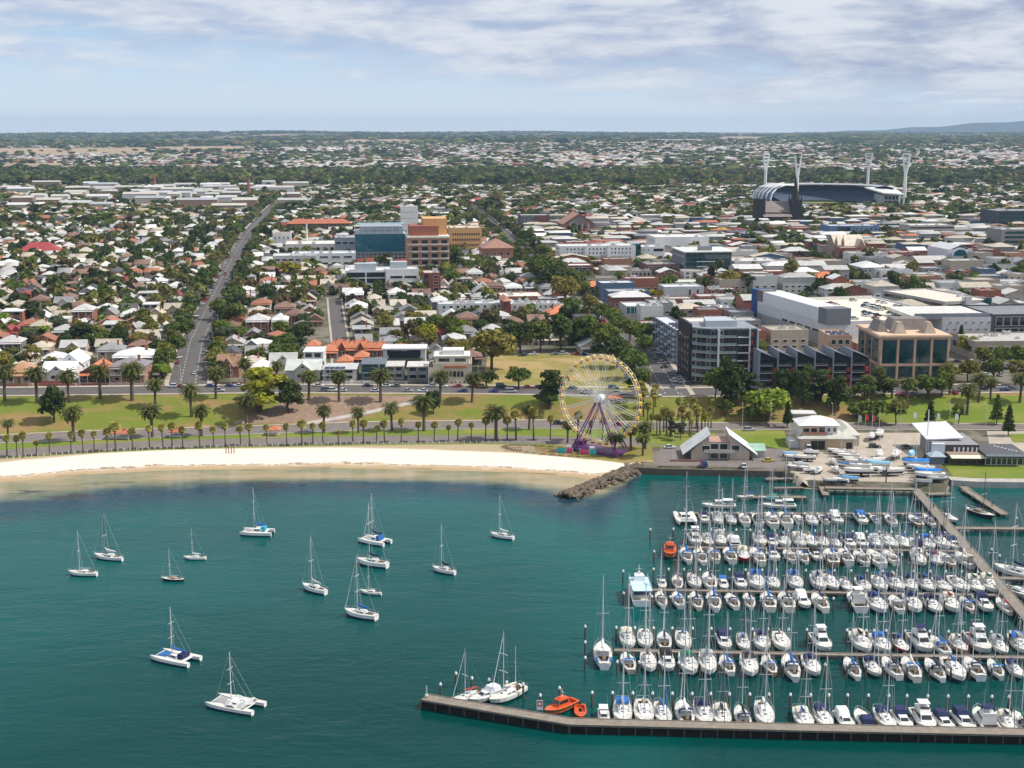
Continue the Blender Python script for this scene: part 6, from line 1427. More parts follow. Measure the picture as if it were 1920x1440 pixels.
    for px, pyb, pyt, lean, lab in ((1434, 362, 290, 1, 'leftmost of the four white stadium light towers'), (1493, 378, 292, 1, 'white light tower rising beside the church spire'), (1626, 352, 289, -1, 'white light tower on the far side of the stadium'), (1695, 376, 290, -1, 'rightmost of the four white stadium light towers')):
        x, y = G(px, pyb + 8); m = mpp(x, y); Ht = (pyb + 8 - pyt) * m; t = thing('light_tower', lab, 'light tower', (x, y, TZ(x, y)), R(20 * lean), 'stadium light towers'); w = 8 * m
        K = MB(); K.tube((0, 0, -1), (0, 0, Ht * .55), 2.6, 2.3, 8); K.tube((0, 0, Ht * .55), (-w * .85, 0, Ht), 2.0, 1.1, 6); K.tube((0, 0, Ht * .55), (w * .85, 0, Ht), 2.0, 1.1, 6); obj('mast', K.mesh('mast', M_WHITE), t)
        K = MB()
        for i in range(5): zz = Ht * (.68 + i * .075); ww = w * .85 * (zz / Ht - .55) / .45; K.box(-ww, ww, -.8, .8, zz, zz + Ht * .035)
        obj('lamp_panel', K.mesh('lamp_panel', M_WHITE if lean < 0 or px < 1450 else M_GLASS), t)
stadium()
def pediment():
    x, y, z, W, H, m = at_px(1056, 1115, 438, 420); r = thing('brick_hall', 'brick hall with broad pediment and orange-brown gable roof', 'hall', (x, y, z), GRID); D = 40
    M = MB(); M.box(0, W, 0, D, -1, H); pent(M, 0, W, 0, D, H, H + 11); obj('wall', M.mesh('wall', M_WALL), r, color=(.27, .14, .10)); obj('roof', gable(MB(), 0, W, 0, D, H, 11, 'y', .9).mesh('roof', M_ROOF), r, color=(.38, .19, .12)); M = MB(); pent(M, W * .16, W * .84, -.1, -.1, H + .5, H + 8); obj('pediment', M.mesh('pediment', M_WALL), r, color=(.50, .46, .42))
    windows(r, 'F', W, D, 3, 1, 3, 9, W * .25, W * .75, 1, 1); 
    for i in range(4): add_box('column', r, W * (.2 + i * .19), W * (.2 + i * .19) + 1.6, -1.6, -.02, -1, H, (.45, .36, .3))
    occupy(x, y, W, D, GRID)
pediment()
hipped('church_hall', 'large building with bright red roof among the trees far left', 'building', (31, 108, 480, 473), 22, (.4, .2, .15), (.34, .05, .045), 8, [dict(n=(8, 1), s=(.4, .4))])
flat('brick_office', 'dark modern block beside an orange-roofed hall behind the street trees', 'office', (976, 1030, 430, 404), 24, (.10, .11, .12), (.5, .5, .48), [dict(n=(4, 3), s=(.8, .5), a=(.02, .5))], extra=lambda r, W, D, H: add_box('brick_front', r, W * .52, W, -.5, -.02, 0, H, (.16, .07, .06)))
flat('beige_office', 'sandy brick office with flat roof above the long white hospital', 'office', (1082, 1126, 458, 443), 20, (.50, .33, .16), (.6, .56, .48), [dict(n=(4, 1), s=(.5, .5))], units=4)
# ================================================================ HOUSES
PAL_R = [((.60, .59, .57), 'white-roofed', 20), ((.43, .42, .40), 'pale grey-roofed', 22), ((.47, .41, .32), 'cream-roofed', 18), ((.25, .245, .24), 'grey-roofed', 14), ((.34, .13, .07), 'terracotta-roofed', 7),
         ((.27, .04, .04), 'red-roofed', 3), ((.21, .12, .085), 'brown-tiled', 9), ((.08, .08, .09), 'charcoal-roofed', 7)]
PAL_W = [((.64, .62, .56), 'white', 24), ((.52, .43, .30), 'cream', 22), ((.30, .115, .07), 'brick', 24), ((.40, .28, .18), 'tan', 12), ((.35, .35, .34), 'grey', 14), ((.13, .12, .12), 'dark', 4)]
def shd(c): f = rnd.uniform(.8, 1.12); return tuple(q * f for q in c)
pick = lambda pal: rnd.choices(pal, [p[2] for p in pal])[0]
def verandah(W, d, z0, z1, name='verandah', posts=4):
    M = MB(); M.add([(-.3, -d, z0), (W + .3, -d, z0), (W + .3, .1, z1), (-.3, .1, z1), (-.3, -d, z0 - .15), (W + .3, -d, z0 - .15), (W + .3, .1, z1 - .15), (-.3, .1, z1 - .15)], [(0, 1, 2, 3), (7, 6, 5, 4), (4, 5, 1, 0), (5, 6, 2, 1), (7, 4, 0, 3)])
    for i in range(posts): xx = W * i / (posts - 1); M.box(xx - .08, xx + .08, -d + .1, -d + .26, -.6, z0 - .15, 1)
    return M.mesh(name, [M_ROOF, M_WHITE])
DOORM = MB().box(0, 1.1, -.08, -.01, 0, 2.2).mesh('door', M_TEAK)
def kit(kind):
    W, D, H = 12.0, 14.0, 3.7; k = {'kind': kind}; w, r, ex = MB(), MB(), []
    if kind == 'hip': w.box(0, W, 0, D, -2, H); hip(r, 0, W, 0, D, H + .02, 2.4, .6); k['ver'] = verandah(W, 2.0, 2.8, 3.5)
    if kind == 'gable': w.box(0, W, 0, D, -2, H); pent(w, 0, W, 0, D, H, H + 2.8); gable(r, 0, W, 0, D, H, 2.9, 'y', .6); k['ver'] = verandah(W, 2.2, 2.7, 3.4)
    if kind == 'wing':
        w.box(0, W, 1.5, D, -2, H); w.box(0, 5.2, 0, 2, -2, H); pent(w, 0, 5.2, 0, .3, H, H + 2.0); hip(r, 0, W, 1.5, D, H + .02, 2.5, .5); gable(r, 0, 5.2, 0, 7, H + .05, 2.3, 'y', .5); k['ver'] = verandah(W - 6, 1.8, 2.7, 3.4); k['vx'] = 5.8; k['vy'] = 1.5
    if kind == 'tall': H = 6.6; w.box(0, W, 0, D, -2, H); hip(r, 0, W, 0, D, H + .02, 2.8, .6); k['ver'] = verandah(W, 2.0, 5.9, 6.4)
    if kind == 'double':
        w.box(0, W, 0, D, -2, H)
        for a in (0, W / 2): pent(w, a, a + W / 2, 0, D, H, H + 2.5); gable(r, a, a + W / 2, 0, D, H, 2.6, 'y', .3)
        k['ver'] = verandah(W, 1.8, 2.7, 3.4)
    if kind == 'cross': w.box(0, W, 0, D, -2, H); pent(w, 0, W, 0, D, H, H + 2.8, 0, 'x'); gable(r, 0, W, 0, D, H, 2.9, 'x', .5); w.box(3, 9, -1.2, 1, -2, H); pent(w, 3, 9, -1.2, -1.0, H, H + 2.4); gable(r, 3, 9, -1.2, 6, H + .05, 2.5, 'y', .45)
    if kind == 'modern':
        H = 6.0; w.box(0, W, 0, D, -2, H); w.box(-.3, W * .55, -1.4, 0, 2.8, 3.2); r.box(-.4, W + .4, -1.2, D + .4, H + .02, H + .4)
    k['wall'] = w.mesh('wall', M_WALL); k['roof'] = r.mesh('roof', M_ROOF)
    M = MB(); M.box(W * .72, W * .72 + .9, D * .4, D * .4 + .7, H, H + 3.9); k['chim'] = M.mesh('chimney', M_WALL); k['H'] = H
    return k
KITS = {n: kit(n) for n in ('hip', 'gable', 'wing', 'tall', 'double', 'cross', 'modern')}
ROOFN = {'hip': 'cottage', 'gable': 'gabled house', 'wing': 'bungalow', 'tall': 'two-storey house', 'double': 'double-gabled house', 'cross': 'gabled house', 'modern': 'modern house'}
def house(kind, x, y, W, D, rz, wall, roofc, side, detail=True, chim=True, group='town houses', hs=1.0, z=None):
    k = KITS[kind]; r = thing('house', '', 'house', (x, y, TZ(x, y) if z is None else z), rz, group, (W / 12, D / 14, hs))
    obj('wall', k['wall'], r, color=wall); rf = obj('roof', k['roof'], r, color=roofc)
    if chim: obj('chimney', k['chim'], rf, color=(.33, .14, .09))
    if 'ver' in k: obj('verandah', k['ver'], r, (k.get('vx', 0), k.get('vy', 0), 0), color=roofc)
    H = k['H']; rows = 2 if H > 5 else 1
    y0 = -1.2 if kind == 'cross' else 0.0
    big = kind == 'modern'
    xs = {'cross': (3.8, 6.6), 'wing': (1.3, 2.9), 'modern': (1.0, 6.6)}.get(kind, (1.2, 8.4))
    for q in range(rows):
        for a in xs: obj('window', win_mesh(4.2 if big else 2.0, 2.0 if big else 1.5), r, (a, y0 - .02, .9 + q * 3.1))
    if kind in ('gable', 'cross') and detail: obj('window', win_mesh(1.4, .9), r, (5.3 if kind == 'gable' else 5.3, y0 - .02, H + .6))
    obj('door', DOORM, r, (5.4 if kind != 'wing' else 8.3, (1.5 if kind == 'wing' else y0) - .02, .2))
    if detail:
        me = win_mesh(1.6, 1.4)
        for q in range(rows):
            for b_ in (3.2, 8.5): obj('window', me, r, (12.02, b_, 1.0 + q * 3.1) if side == 'R' else (-.02, b_ + 1.6, 1.0 + q * 3.1), R(90) if side == 'R' else R(-90))
    return r
# ---- the hand-placed houses along the ridge road -------------------------------
def front(kind, px0, px1, pyb, D, wall, roofc, label, hs=1.0, chim=True, rz=R(2), yoff=0.0, wallf=True):
    x, y = G(px0, pyb); m = mpp(x, y, 10); W = (px1 - px0) * m; r = house(kind, x, y + yoff, W, D, rz, wall, roofc, 'R' if px0 < 650 else 'L', True, chim, 'houses facing the ridge road', hs); r['label'] = label; occupy(x, y + yoff, W, D, rz, 1.5); return r, W
front('hip', 12, 60, 722, 13, (.50, .33, .19), (.42, .23, .12), 'tan brick house with tiled hip roof, leftmost on the ridge road', 1.55, False)
h, W = front('cross', 78, 138, 714, 16, (.70, .72, .74), (.74, .75, .76), 'big white house with steep white gables and white verandah', 1.15, False)
add_box('front_wall', h, 0, 12, -6, -5.7, -.5, .9, (.36, .10, .08))
front('gable', 112, 152, 702, 15, (.62, .64, .66), (.74, .75, .76), 'white gabled house standing behind the big white house', 1.5, False)
front('gable', 151, 200, 716, 17, (.12, .07, .06), (.52, .17, .07), 'dark house under a broad terracotta gable roof', 1.2)
h, W = front('tall', 208, 272, 718, 14, (.40, .20, .13), (.24, .21, .22), 'two-storey Victorian brick house with balcony and slate-grey roof', 1.12)
M = MB(); M.box(0, 12, -2.0, -.02, 3.3, 3.5)
for i in range(9): M.box(i * 1.5 - .05, i * 1.5 + .05, -2.0, -1.9, 3.5, 4.4)
M.box(0, 12, -2.02, -1.95, 4.3, 4.42); obj('balcony', M.mesh('balcony', M_WHITE), h)
front('tall', 215, 288, 694, 14, (.42, .24, .17), (.70, .70, .68), 'white-roofed brick house behind the Victorian balcony house', 1.05)
h, W = front('cross', 406, 448, 708, 13, (.33, .15, .09), (.30, .17, .10), 'brown gabled brick house with tall chimneys right of the avenue', 1.5)
front('hip', 470, 505, 708, 12, (.34, .15, .10), (.70, .70, .68), 'brick house with plain white roof beside the brown gabled house', 1.25, False)
front('cross', 537, 600, 712, 15, (.50, .51, .48), (.52, .55, .50), 'grey-green gabled house with attic window and long verandah', 1.25, False)
h, W = front('modern', 606, 668, 714, 15, (.58, .56, .52), (.50, .50, .50), 'low modern house with solar panels above a white wall', .85, False)
for i in range(4): obj('solar_panel', SOLAR, h, (.6 + i * 1.9, -.8, 6.45), 0, None, (.6, .9, 1))
h, W = front('modern', 570, 606, 690, 14, (.70, .70, .69), (.70, .70, .70), 'white cube house with dark windows behind the grey-green house', 1.25, False)
h, W = front('modern', 678, 722, 712, 15, (.10, .20, .21), (.12, .14, .17), 'teal glass house with dark solar roof', 1.15, False); obj('glass_front', slab(.2, 11.8, -1.5, -1.42, 3.3, 5.8, 'glass_front', M_TEAL), h); obj('balcony', slab(.2, 11.8, -1.5, -.02, 2.85, 3.2, 'balcony', M_WALL), h, color=(.3, .6, .55))
front('modern', 724, 757, 712, 13, (.36, .35, .34), (.55, .52, .48), 'grey modern house with balcony beside the teal glass house', 1.0, False)
front('modern', 764, 803, 714, 13, (.26, .27, .28), (.58, .55, .50), 'darker grey modern house with hedge, left of the Spanish villa', 1.05, False)
h, W = front('modern', 719, 798, 692, 12, (.62, .62, .60), (.66, .66, .64), 'white-framed house with wide black balconies behind the grey houses', 1.55, False)
for zz in (0.4, 3.4): obj('glass_front', slab(1.6, 10.4, -.2, -.12, zz, zz + 2.2, 'glass_front', M_GLASS), h); obj('balcony', slab(.6, 11.4, -1.8, -.22, zz - .35, zz - .05, 'balcony', M_WALL), h, color=(.05, .045, .04))
def villa(r, W, D, H):
    add_box('upper_floor', r, W * .05, W * .93, 3.0, D - 1, H - .7, H + 2.6, (.56, .50, .38)); add_box('upper_roof', r, W * .02, W * .96, 2.4, D - .6, H + 2.62, H + 3.0, (.68, .66, .62), M_ROOF); add_box('white_hut', r, W * .25, W * .8, 6, D - 2, H + 3.02, H + 5.0, (.66, .66, .64))
    windows(r, 'F', W, D, 2, 1, W * .3, 1.8, W * .08, W * .9, H + .2, 1, y0=3.0); add_box('tile_hood', r, W * .28, W * .86, -.6, -.02, H * .82, H * .9, (.48, .14, .07))
    for (c0, n) in ((.36, 3), (.56, 3)):
        for i in range(n):
            M = MB(); rr = .62; pts = [(-rr, 0), (rr, 0), (rr, 1.9)] + [(rr * math.cos(math.pi * t / 6), 1.9 + rr * math.sin(math.pi * t / 6)) for t in range(1, 6)] + [(-rr, 1.9)]; M.add([(a, -.05, b_) for a, b_ in pts], [tuple(range(len(pts)))]); obj('arched_window', M.mesh('arched_window', M_GLASS), r, (W * c0 + i * 1.6, 0, H * .38))
    windows(r, 'F', W, D, 6, 1, .8, 1.3, W * .3, W * .98, H * .06, 1)
flat('villa', 'cream Spanish villa with arched windows and flat white upper floor', 'villa', (812, 884, 722, 682), 17, (.55, .49, .37), (.6, .56, .48), [], rz=R(2), extra=villa)
for i in range(6):
    x, y = G(613 + i * 17.5, 668); r = house('cross' if i in (1, 3) else 'hip', x, y, 6.0, 12, R(3), (.22, .075, .045), (.44, .15, .07), 'R', False, True, 'brick terrace with terracotta roofs', 1.15); r['label'] = f'narrow brick terrace with terracotta roof, {nth(i + 1)} from left in its row'; occupy(x, y, 6, 12, R(3), 1)
for i, (px0, px1, pb) in enumerate(((574, 598, 662), (596, 632, 672), (632, 660, 692), (664, 690, 684))):
    front('hip', px0, px1, pb, 11, (.28, .12, .08), (.48, .17, .08), ('dark brick house with terracotta hip roof left of the brick terrace', 'terracotta-tiled house in front of the brick terrace, left one', 'white house with small terracotta gable behind the solar-panelled house', 'terracotta-tiled house in front of the brick terrace, right one')[i], 1.0, False)
# white gabled trio and other small clusters further back
for i, (px, py) in enumerate(((824, 548), (840, 549), (868, 552), (883, 552), (897, 553))):
    x, y = G(px, py); r = house('gable', x, y, 7.0, 13, R(5), (.66, .65, .63), (.60, .58, .54), 'L', False, False, 'row of narrow white gabled houses', 1.25); r['label'] = f'narrow white gabled house, {nth(i + 1)} from left of the five alike'; occupy(x, y, 7, 13, R(5), 1)
# ---- the rest of the town: rows of houses on the street grid ---------------------
OX, OY = G(352, 722); cu, su = math.cos(GRID), math.sin(GRID)
def UV(u, v): return OX + cu * u - su * v, OY + su * u + cu * v
PARKS = [[G(900, 724), G(1190, 740), G(1150, 660), G(905, 662)], [G(1330, 745), G(1930, 740), G(1930, 705), G(1780, 690), G(1330, 735)], [G(1400, 575), G(1590, 575), G(1560, 545), G(1380, 552)]]
def inpoly(x, y, P_):
    c = False; j = len(P_) - 1
    for i in range(len(P_)):
        if (P_[i][1] > y) != (P_[j][1] > y) and x < (P_[j][0] - P_[i][0]) * (y - P_[i][1]) / (P_[j][1] - P_[i][1]) + P_[i][0]: c = not c
        j = i
    return c
SMALL_TREES = []                         # yard and street trees to grow between the houses
LOTS = []                                # house lots: row, x, y, W, D, px
SHOPS = []
v, row = 34.0, 0
while v < 1000:
    row += 1; yc = OY + v; half = .40 * (yc + 60) + 25; pitch = 25 + (8 if row % 2 == 0 else 0)
    u = -half - OX - su * 0; u = (-half - OX) / cu
    umax = (half - OX) / cu + 60
    while u < umax:
        x, y = UV(u, v); px = px_of(x, y, TZ(x, y))[0]
        town = u > 228 + rnd.uniform(-6, 6) and px > 980
        if px < -60 or px > 1990: u += 12; continue
        if y < np.interp(x, TX, TY) + 36: u += 8; continue
        if town: W, D = rnd.uniform(12, 27), rnd.uniform(12, 18)
        else: W, D = rnd.uniform(8.5, 12.5), rnd.uniform(10.5, 14.5)
        cx, cy = x + cu * W / 2 - su * D / 2, y + su * W / 2 + cu * D / 2
        if any(inpoly(cx, cy, q) for q in PARKS): u += 8; continue
        if not free(cx, cy, W, D, GRID): u += 3.5; continue
        if rnd.random() < (.10 if not town else .09):
            for _ in range(2): SMALL_TREES.append((cx + rnd.uniform(-4, 4), cy + rnd.uniform(-5, 5), rnd.uniform(6, 10)))
            u += W; continue
        (SHOPS if town else LOTS).append((row, x, y + rnd.uniform(-1.5, 1.5), W, D, px)); occupy(x, y, W, D, GRID, .3)
        for _ in range(rnd.choice((0, 1, 1, 1, 1, 2)) if not town else (rnd.random() < .62)):
            a, b_ = UV(u + rnd.uniform(-1, W + 1), v + D + rnd.uniform(1, 7)); SMALL_TREES.append((a, b_, rnd.uniform(5.0, 11.0)))
        if rnd.random() < (.34 if not town else .22):
            a, b_ = UV(u + rnd.uniform(0, W), v - rnd.uniform(3, 5)); SMALL_TREES.append((a, b_, rnd.uniform(3, 6.5)))
        u += W + rnd.uniform(1.5, 5.0)
    v += pitch
print('lots', len(LOTS), 'shops', len(SHOPS))
LOTS.sort(key=lambda t: t[2]); near_lots, far_lots = LOTS[:255], LOTS[255:]
rows = {}
for (row, x, y, W, D, px) in near_lots:
    ro = pick(PAL_R); wa = pick(PAL_W); kd = rnd.choices(list(KITS), (24, 20, 20, 12, 10, 16, 8))[0]
    r = house(kd, x, y, W, D, GRID + rnd.choice((0, 0, 0, R(2), R(-2))), shd(wa[0]), shd(ro[0]), 'R' if px < 650 else 'L', y < 760, rnd.random() < .45, 'town houses', rnd.uniform(.92, 1.15))
    rows.setdefault(row, []).append((px, r, f'{ro[1]} {wa[1]} {ROOFN[kd]}'))
for row, bt in rows.items():
    bt.sort(key=lambda t: t[0])
    for i, (px, r, d) in enumerate(bt): r['label'] = f'{d}, {nth(i + 1)} from left in house row {nth(row)} from the shore'
PAL_S = [((.30, .11, .07), 'brick', 26), ((.60, .60, .58), 'white', 24), ((.46, .40, .32), 'beige', 18), ((.30, .30, .31), 'grey', 14), ((.20, .08, .06), 'dark brick', 10), ((.10, .16, .26), 'blue', 3), ((.40, .20, .12), 'tan brick', 8)]
SHOPS.sort(key=lambda t: t[2]); near_shops, far_shops = SHOPS[:190], SHOPS[190:]
rows = {}
for (row, x, y, W, D, px) in near_shops:
    wa = pick(PAL_S); ro = pick(PAL_R[:4] if rnd.random() < .8 else PAL_R); H = rnd.choice((5.0, 6.5, 7.5, 9.0, 10.5, 12.0)); z = TZ(x, y); wc = shd(wa[0]); rc = shd(ro[0])
    r = thing('shop_building', '', 'shop', (x, y, z), GRID, 'town centre buildings'); st = rnd.random()
    if st < .62:
        obj('wall', flat_body(W, D, H - .7, .7), r, color=wc); obj('roof', slab(.3, W - .3, .3, D - .3, H - .95, H - .68, 'roof', M_ROOF), r, color=rc); roof_units(r, W, D, H - .7, rnd.choice((0, 1, 2, 3))); d = f'flat-roofed {wa[1]} building'
    else:
        M = MB(); M.box(0, W, 0, D, -1.5, H - 1)
        if st < .8:
            ax = rnd.choice('xy'); pent(M, 0, W, 0, D, H - 1, H + 1.6, 0, ax); Rm = gable(MB(), 0, W, 0, D, H - 1, 2.7, ax, .2); d = f'{ro[1]} gabled {wa[1]} building'
        else: Rm = hip(MB(), 0, W, 0, D, H - .98, 3.0, .5); d = f'{ro[1]} hipped {wa[1]} building'
        obj('wall', M.mesh('wall', M_WALL), r, color=wc); obj('roof', Rm.mesh('roof', M_ROOF), r, color=rc)
    n = max(2, int(W / 4.5)); rw = 2 if H > 6 else 1
    windows(r, 'F', W, D, n, rw, W / n * .5, 1.5, .3, W - .3, 1.0, 3.0); windows(r, 'L', W, D, max(2, int(D / 6)), rw, 1.8, 1.4, 1, D - 1, 1.0, 3.0)
    rows.setdefault(row, []).append((px, r, d))
for row, bt in rows.items():
    bt.sort(key=lambda t: t[0])
    for i, (px, r, d) in enumerate(bt): r['label'] = f'{d}, {nth(i + 1)} from left in town row {nth(row)} from the shore'

# garden walls along the front of the ridge road houses
for i, (px0, px1, c, n) in enumerate((((10, 58, (.30, .13, .09), 'low brick')), ((72, 140, (.34, .12, .09), 'dark red')), ((146, 204, (.26, .10, .07), 'brown brick')), ((206, 292, (.44, .38, .30), 'cream stone')), ((404, 462, (.30, .16, .10), 'tan brick')), ((466, 530, (.3, .12, .08), 'red brick')), ((604, 676, (.66, .65, .63), 'long white')), ((680, 722, (.62, .60, .58), 'pale stepped')), ((726, 760, (.22, .22, .20), 'grey planted')), ((764, 806, (.08, .08, .085), 'black')), ((810, 890, (.48, .42, .34), 'sandy')))):
    y = 588.0
    for _ in range(3): x0, x1 = (ray(p, 722)[0] / ray(p, 722)[1] * y for p in (px0, px1)); y = float(np.interp((x0 + x1) / 2, TX, TY)) + 23.2
    r = thing('garden_wall', f'{n} garden wall along the ridge road pavement, {nth(i + 1)} from left', 'wall', (x0, y, TZ(x0, y)), 0, 'garden walls'); M = MB(); M.box(0, x1 - x0, 0, .3, -1.5, 1.1)
    for k in range(int((x1 - x0) / 3.5) + 1): M.box(k * 3.5, k * 3.5 + .45, -.06, .36, -1.5, 1.4)
    obj('wall', M.mesh('wall', M_WALL), r, color=c)
# ================================================================ SHORE BUILDINGS, WHEEL, BOATYARD
def beach_house():
    x, y = G(1296, 862); z = TZ(x, y); m = mpp(x, y, z); r = thing('beach_house', 'beige beach clubhouse with two opposed sloping white roofs and a balcony', 'clubhouse', (x, y, z), R(-3)); W = 108 * m; D = 13; a, b_ = W * .30, W * .66; hi, lo = 9.2, 3.4
    M = MB(); M.add([(0, 0, -1), (a, 0, -1), (a, D, -1), (0, D, -1), (0, 0, lo), (a, 0, hi), (a, D, hi), (0, D, lo)], [(0, 1, 5, 4), (1, 2, 6, 5), (2, 3, 7, 6), (3, 0, 4, 7)]); M.add([(b_, 0, -1), (W, 0, -1), (W, D, -1), (b_, D, -1), (b_, 0, hi), (W, 0, lo), (W, D, lo), (b_, D, hi)], [(0, 1, 5, 4), (1, 2, 6, 5), (2, 3, 7, 6), (3, 0, 4, 7)]); M.box(a - 1, b_ + 1, 1.0, D - 2, -1, 6.2); obj('wall', M.mesh('wall', M_WALL), r, color=(.50, .41, .33))
    Q = [(3, 2, 1, 0), (4, 5, 6, 7), (0, 1, 5, 4), (1, 2, 6, 5), (2, 3, 7, 6), (3, 0, 4, 7)]
    for x0, z0, x1, z1 in ((-3.2, lo - 1.6, a + .4, hi + .25), (b_ - .4, hi + .25, W + 3.0, lo - 1.5)):
        M = MB(); M.add([(x0, -.6, z0), (x1, -.6, z1), (x1, D + .6, z1), (x0, D + .6, z0), (x0, -.6, z0 + .3), (x1, -.6, z1 + .3), (x1, D + .6, z1 + .3), (x0, D + .6, z0 + .3)], Q); obj('roof', M.mesh('roof', M_ROOF), r, color=(.70, .71, .70))
    add_box('flat_roof', r, a, b_, 1.0, D - 2, 6.22, 6.6, (.42, .27, .20), M_ROOF); add_box('balcony', r, W * .22, W * .74, -1.4, .98, 2.9, 3.2, (.62, .58, .52)); add_box('balustrade', r, W * .22, W * .74, -1.42, -1.3, 3.2, 4.2, (.58, .52, .46))
    windows(r, 'F', W, D, 2, 2, W * .14, 2.3, W * .32, W * .64, .3, 3.4, y0=1.0); windows(r, 'F', W, D, 1, 1, W * .14, 2.2, W * .66, W * .86, 3.5, 1); windows(r, 'F', W, D, 1, 1, W * .14, 2.2, W * .2, W * .30, 3.3, 1)
    M = MB(); M.box(-8, W * .2, -3.5, -3.3, -.3, .8); obj('garden_wall', M.mesh('garden_wall', M_WALL), r, color=(.33, .16, .12)); occupy(x, y, W, D, 0)
    x, y = G(1392, 858); r = thing('boat_shed', 'low shed with pale green gable roof beside the beach clubhouse', 'shed', (x, y, TZ(x, y)), R(-3)); obj('wall', slab(0, 8, 0, 8, -.5, 3, 'wall', M_WALL), r, color=(.4, .42, .4)); obj('roof', gable(MB(), 0, 8, 0, 8, 3, 1.6, 'x', .5).mesh('roof', M_ROOF), r, color=(.30, .46, .36))
beach_house()
def yacht_club():
    x, y = G(1500, 842); z = TZ(x, y); m = mpp(x, y, z); W = 100 * m; D = 15; r = thing('yacht_club', 'two-storey white yacht club with hip roof over boat garages', 'yacht club', (x, y, z), R(-1)); 
    obj('wall', slab(0, W, 0, D, -1, 4.2, 'wall', M_WALL), r, color=(.52, .44, .33)); obj('lower_roof', hip(MB(), 0, W, 0, D, 4.22, 2.0, 1.0).mesh('lower_roof', M_ROOF), r, color=(.46, .45, .40))
    obj('upper_wall', slab(W * .02, W * .72, 3, D - 1, 4.2, 8.6, 'upper_wall', M_WALL), r, color=(.68, .67, .64)); obj('roof', hip(MB(), W * .02, W * .72, 3, D - 1, 8.62, 2.6, .9).mesh('roof', M_ROOF), r, color=(.74, .73, .71))
    windows(r, 'F', W, D, 3, 1, W * .11, 2.2, W * .06, W * .50, 5.6, 1, y0=3.0, fm=M_TEAK); windows(r, 'F', W, D, 2, 1, 1.2, 1.6, W * .5, W * .72, 6, 1, y0=3.0); add_box('balcony', r, W * .04, W * .52, 1.6, 2.98, 5.2, 5.45, (.55, .36, .2)); add_box('balustrade', r, W * .04, W * .52, 1.6, 1.7, 5.47, 6.3, (.35, .18, .12)); add_box('awning', r, W * .06, W * .36, 1.8, 2.98, 7.7, 7.9, (.62, .38, .2))
    for i, c in enumerate((M_DARK, M_DARK, None, None)): obj('garage_door', slab(W * (.2 + i * .135), W * (.2 + i * .135) + W * .125, -.12, -.02, 0, 3.2, 'garage_door', c or M_WALL), r, color=(.50, .38, .24))
    add_box('garage_door', r, W * .86, W * .97, -.12, -.02, 0, 2.6, (.03, .03, .03)); obj('lean_to', hip(MB(), W * .78, W + 3, 4, D + 12, 4.6, 2.2, .4).mesh('lean_to', M_ROOF), r, color=(.50, .49, .42)); add_box('rear_hall', r, W * .78, W + 3, 4.2, D + 12, -1, 4.58, (.55, .50, .42))
    add_box('side_lean_to', r, -4, -.02, 1, 8, -1, 3.0, (.52, .52, .5)); occupy(x, y, W, D + 8, 0, 2)
    x, y = G(1487, 790); r = thing('toilet_block', 'small grey block with flat white roof in the parkland', 'kiosk', (x, y, TZ(x, y)), R(-1)); obj('wall', slab(0, 8.6, 0, 6, -1, 3, 'wall', M_WALL), r, color=(.36, .33, .28)); add_box('roof', r, -.6, 9.4, -.6, 6.6, 3.02, 3.4, (.70, .70, .68), M_ROOF); obj('door', DOORM, r, (4, -.02, 0))
yacht_club()
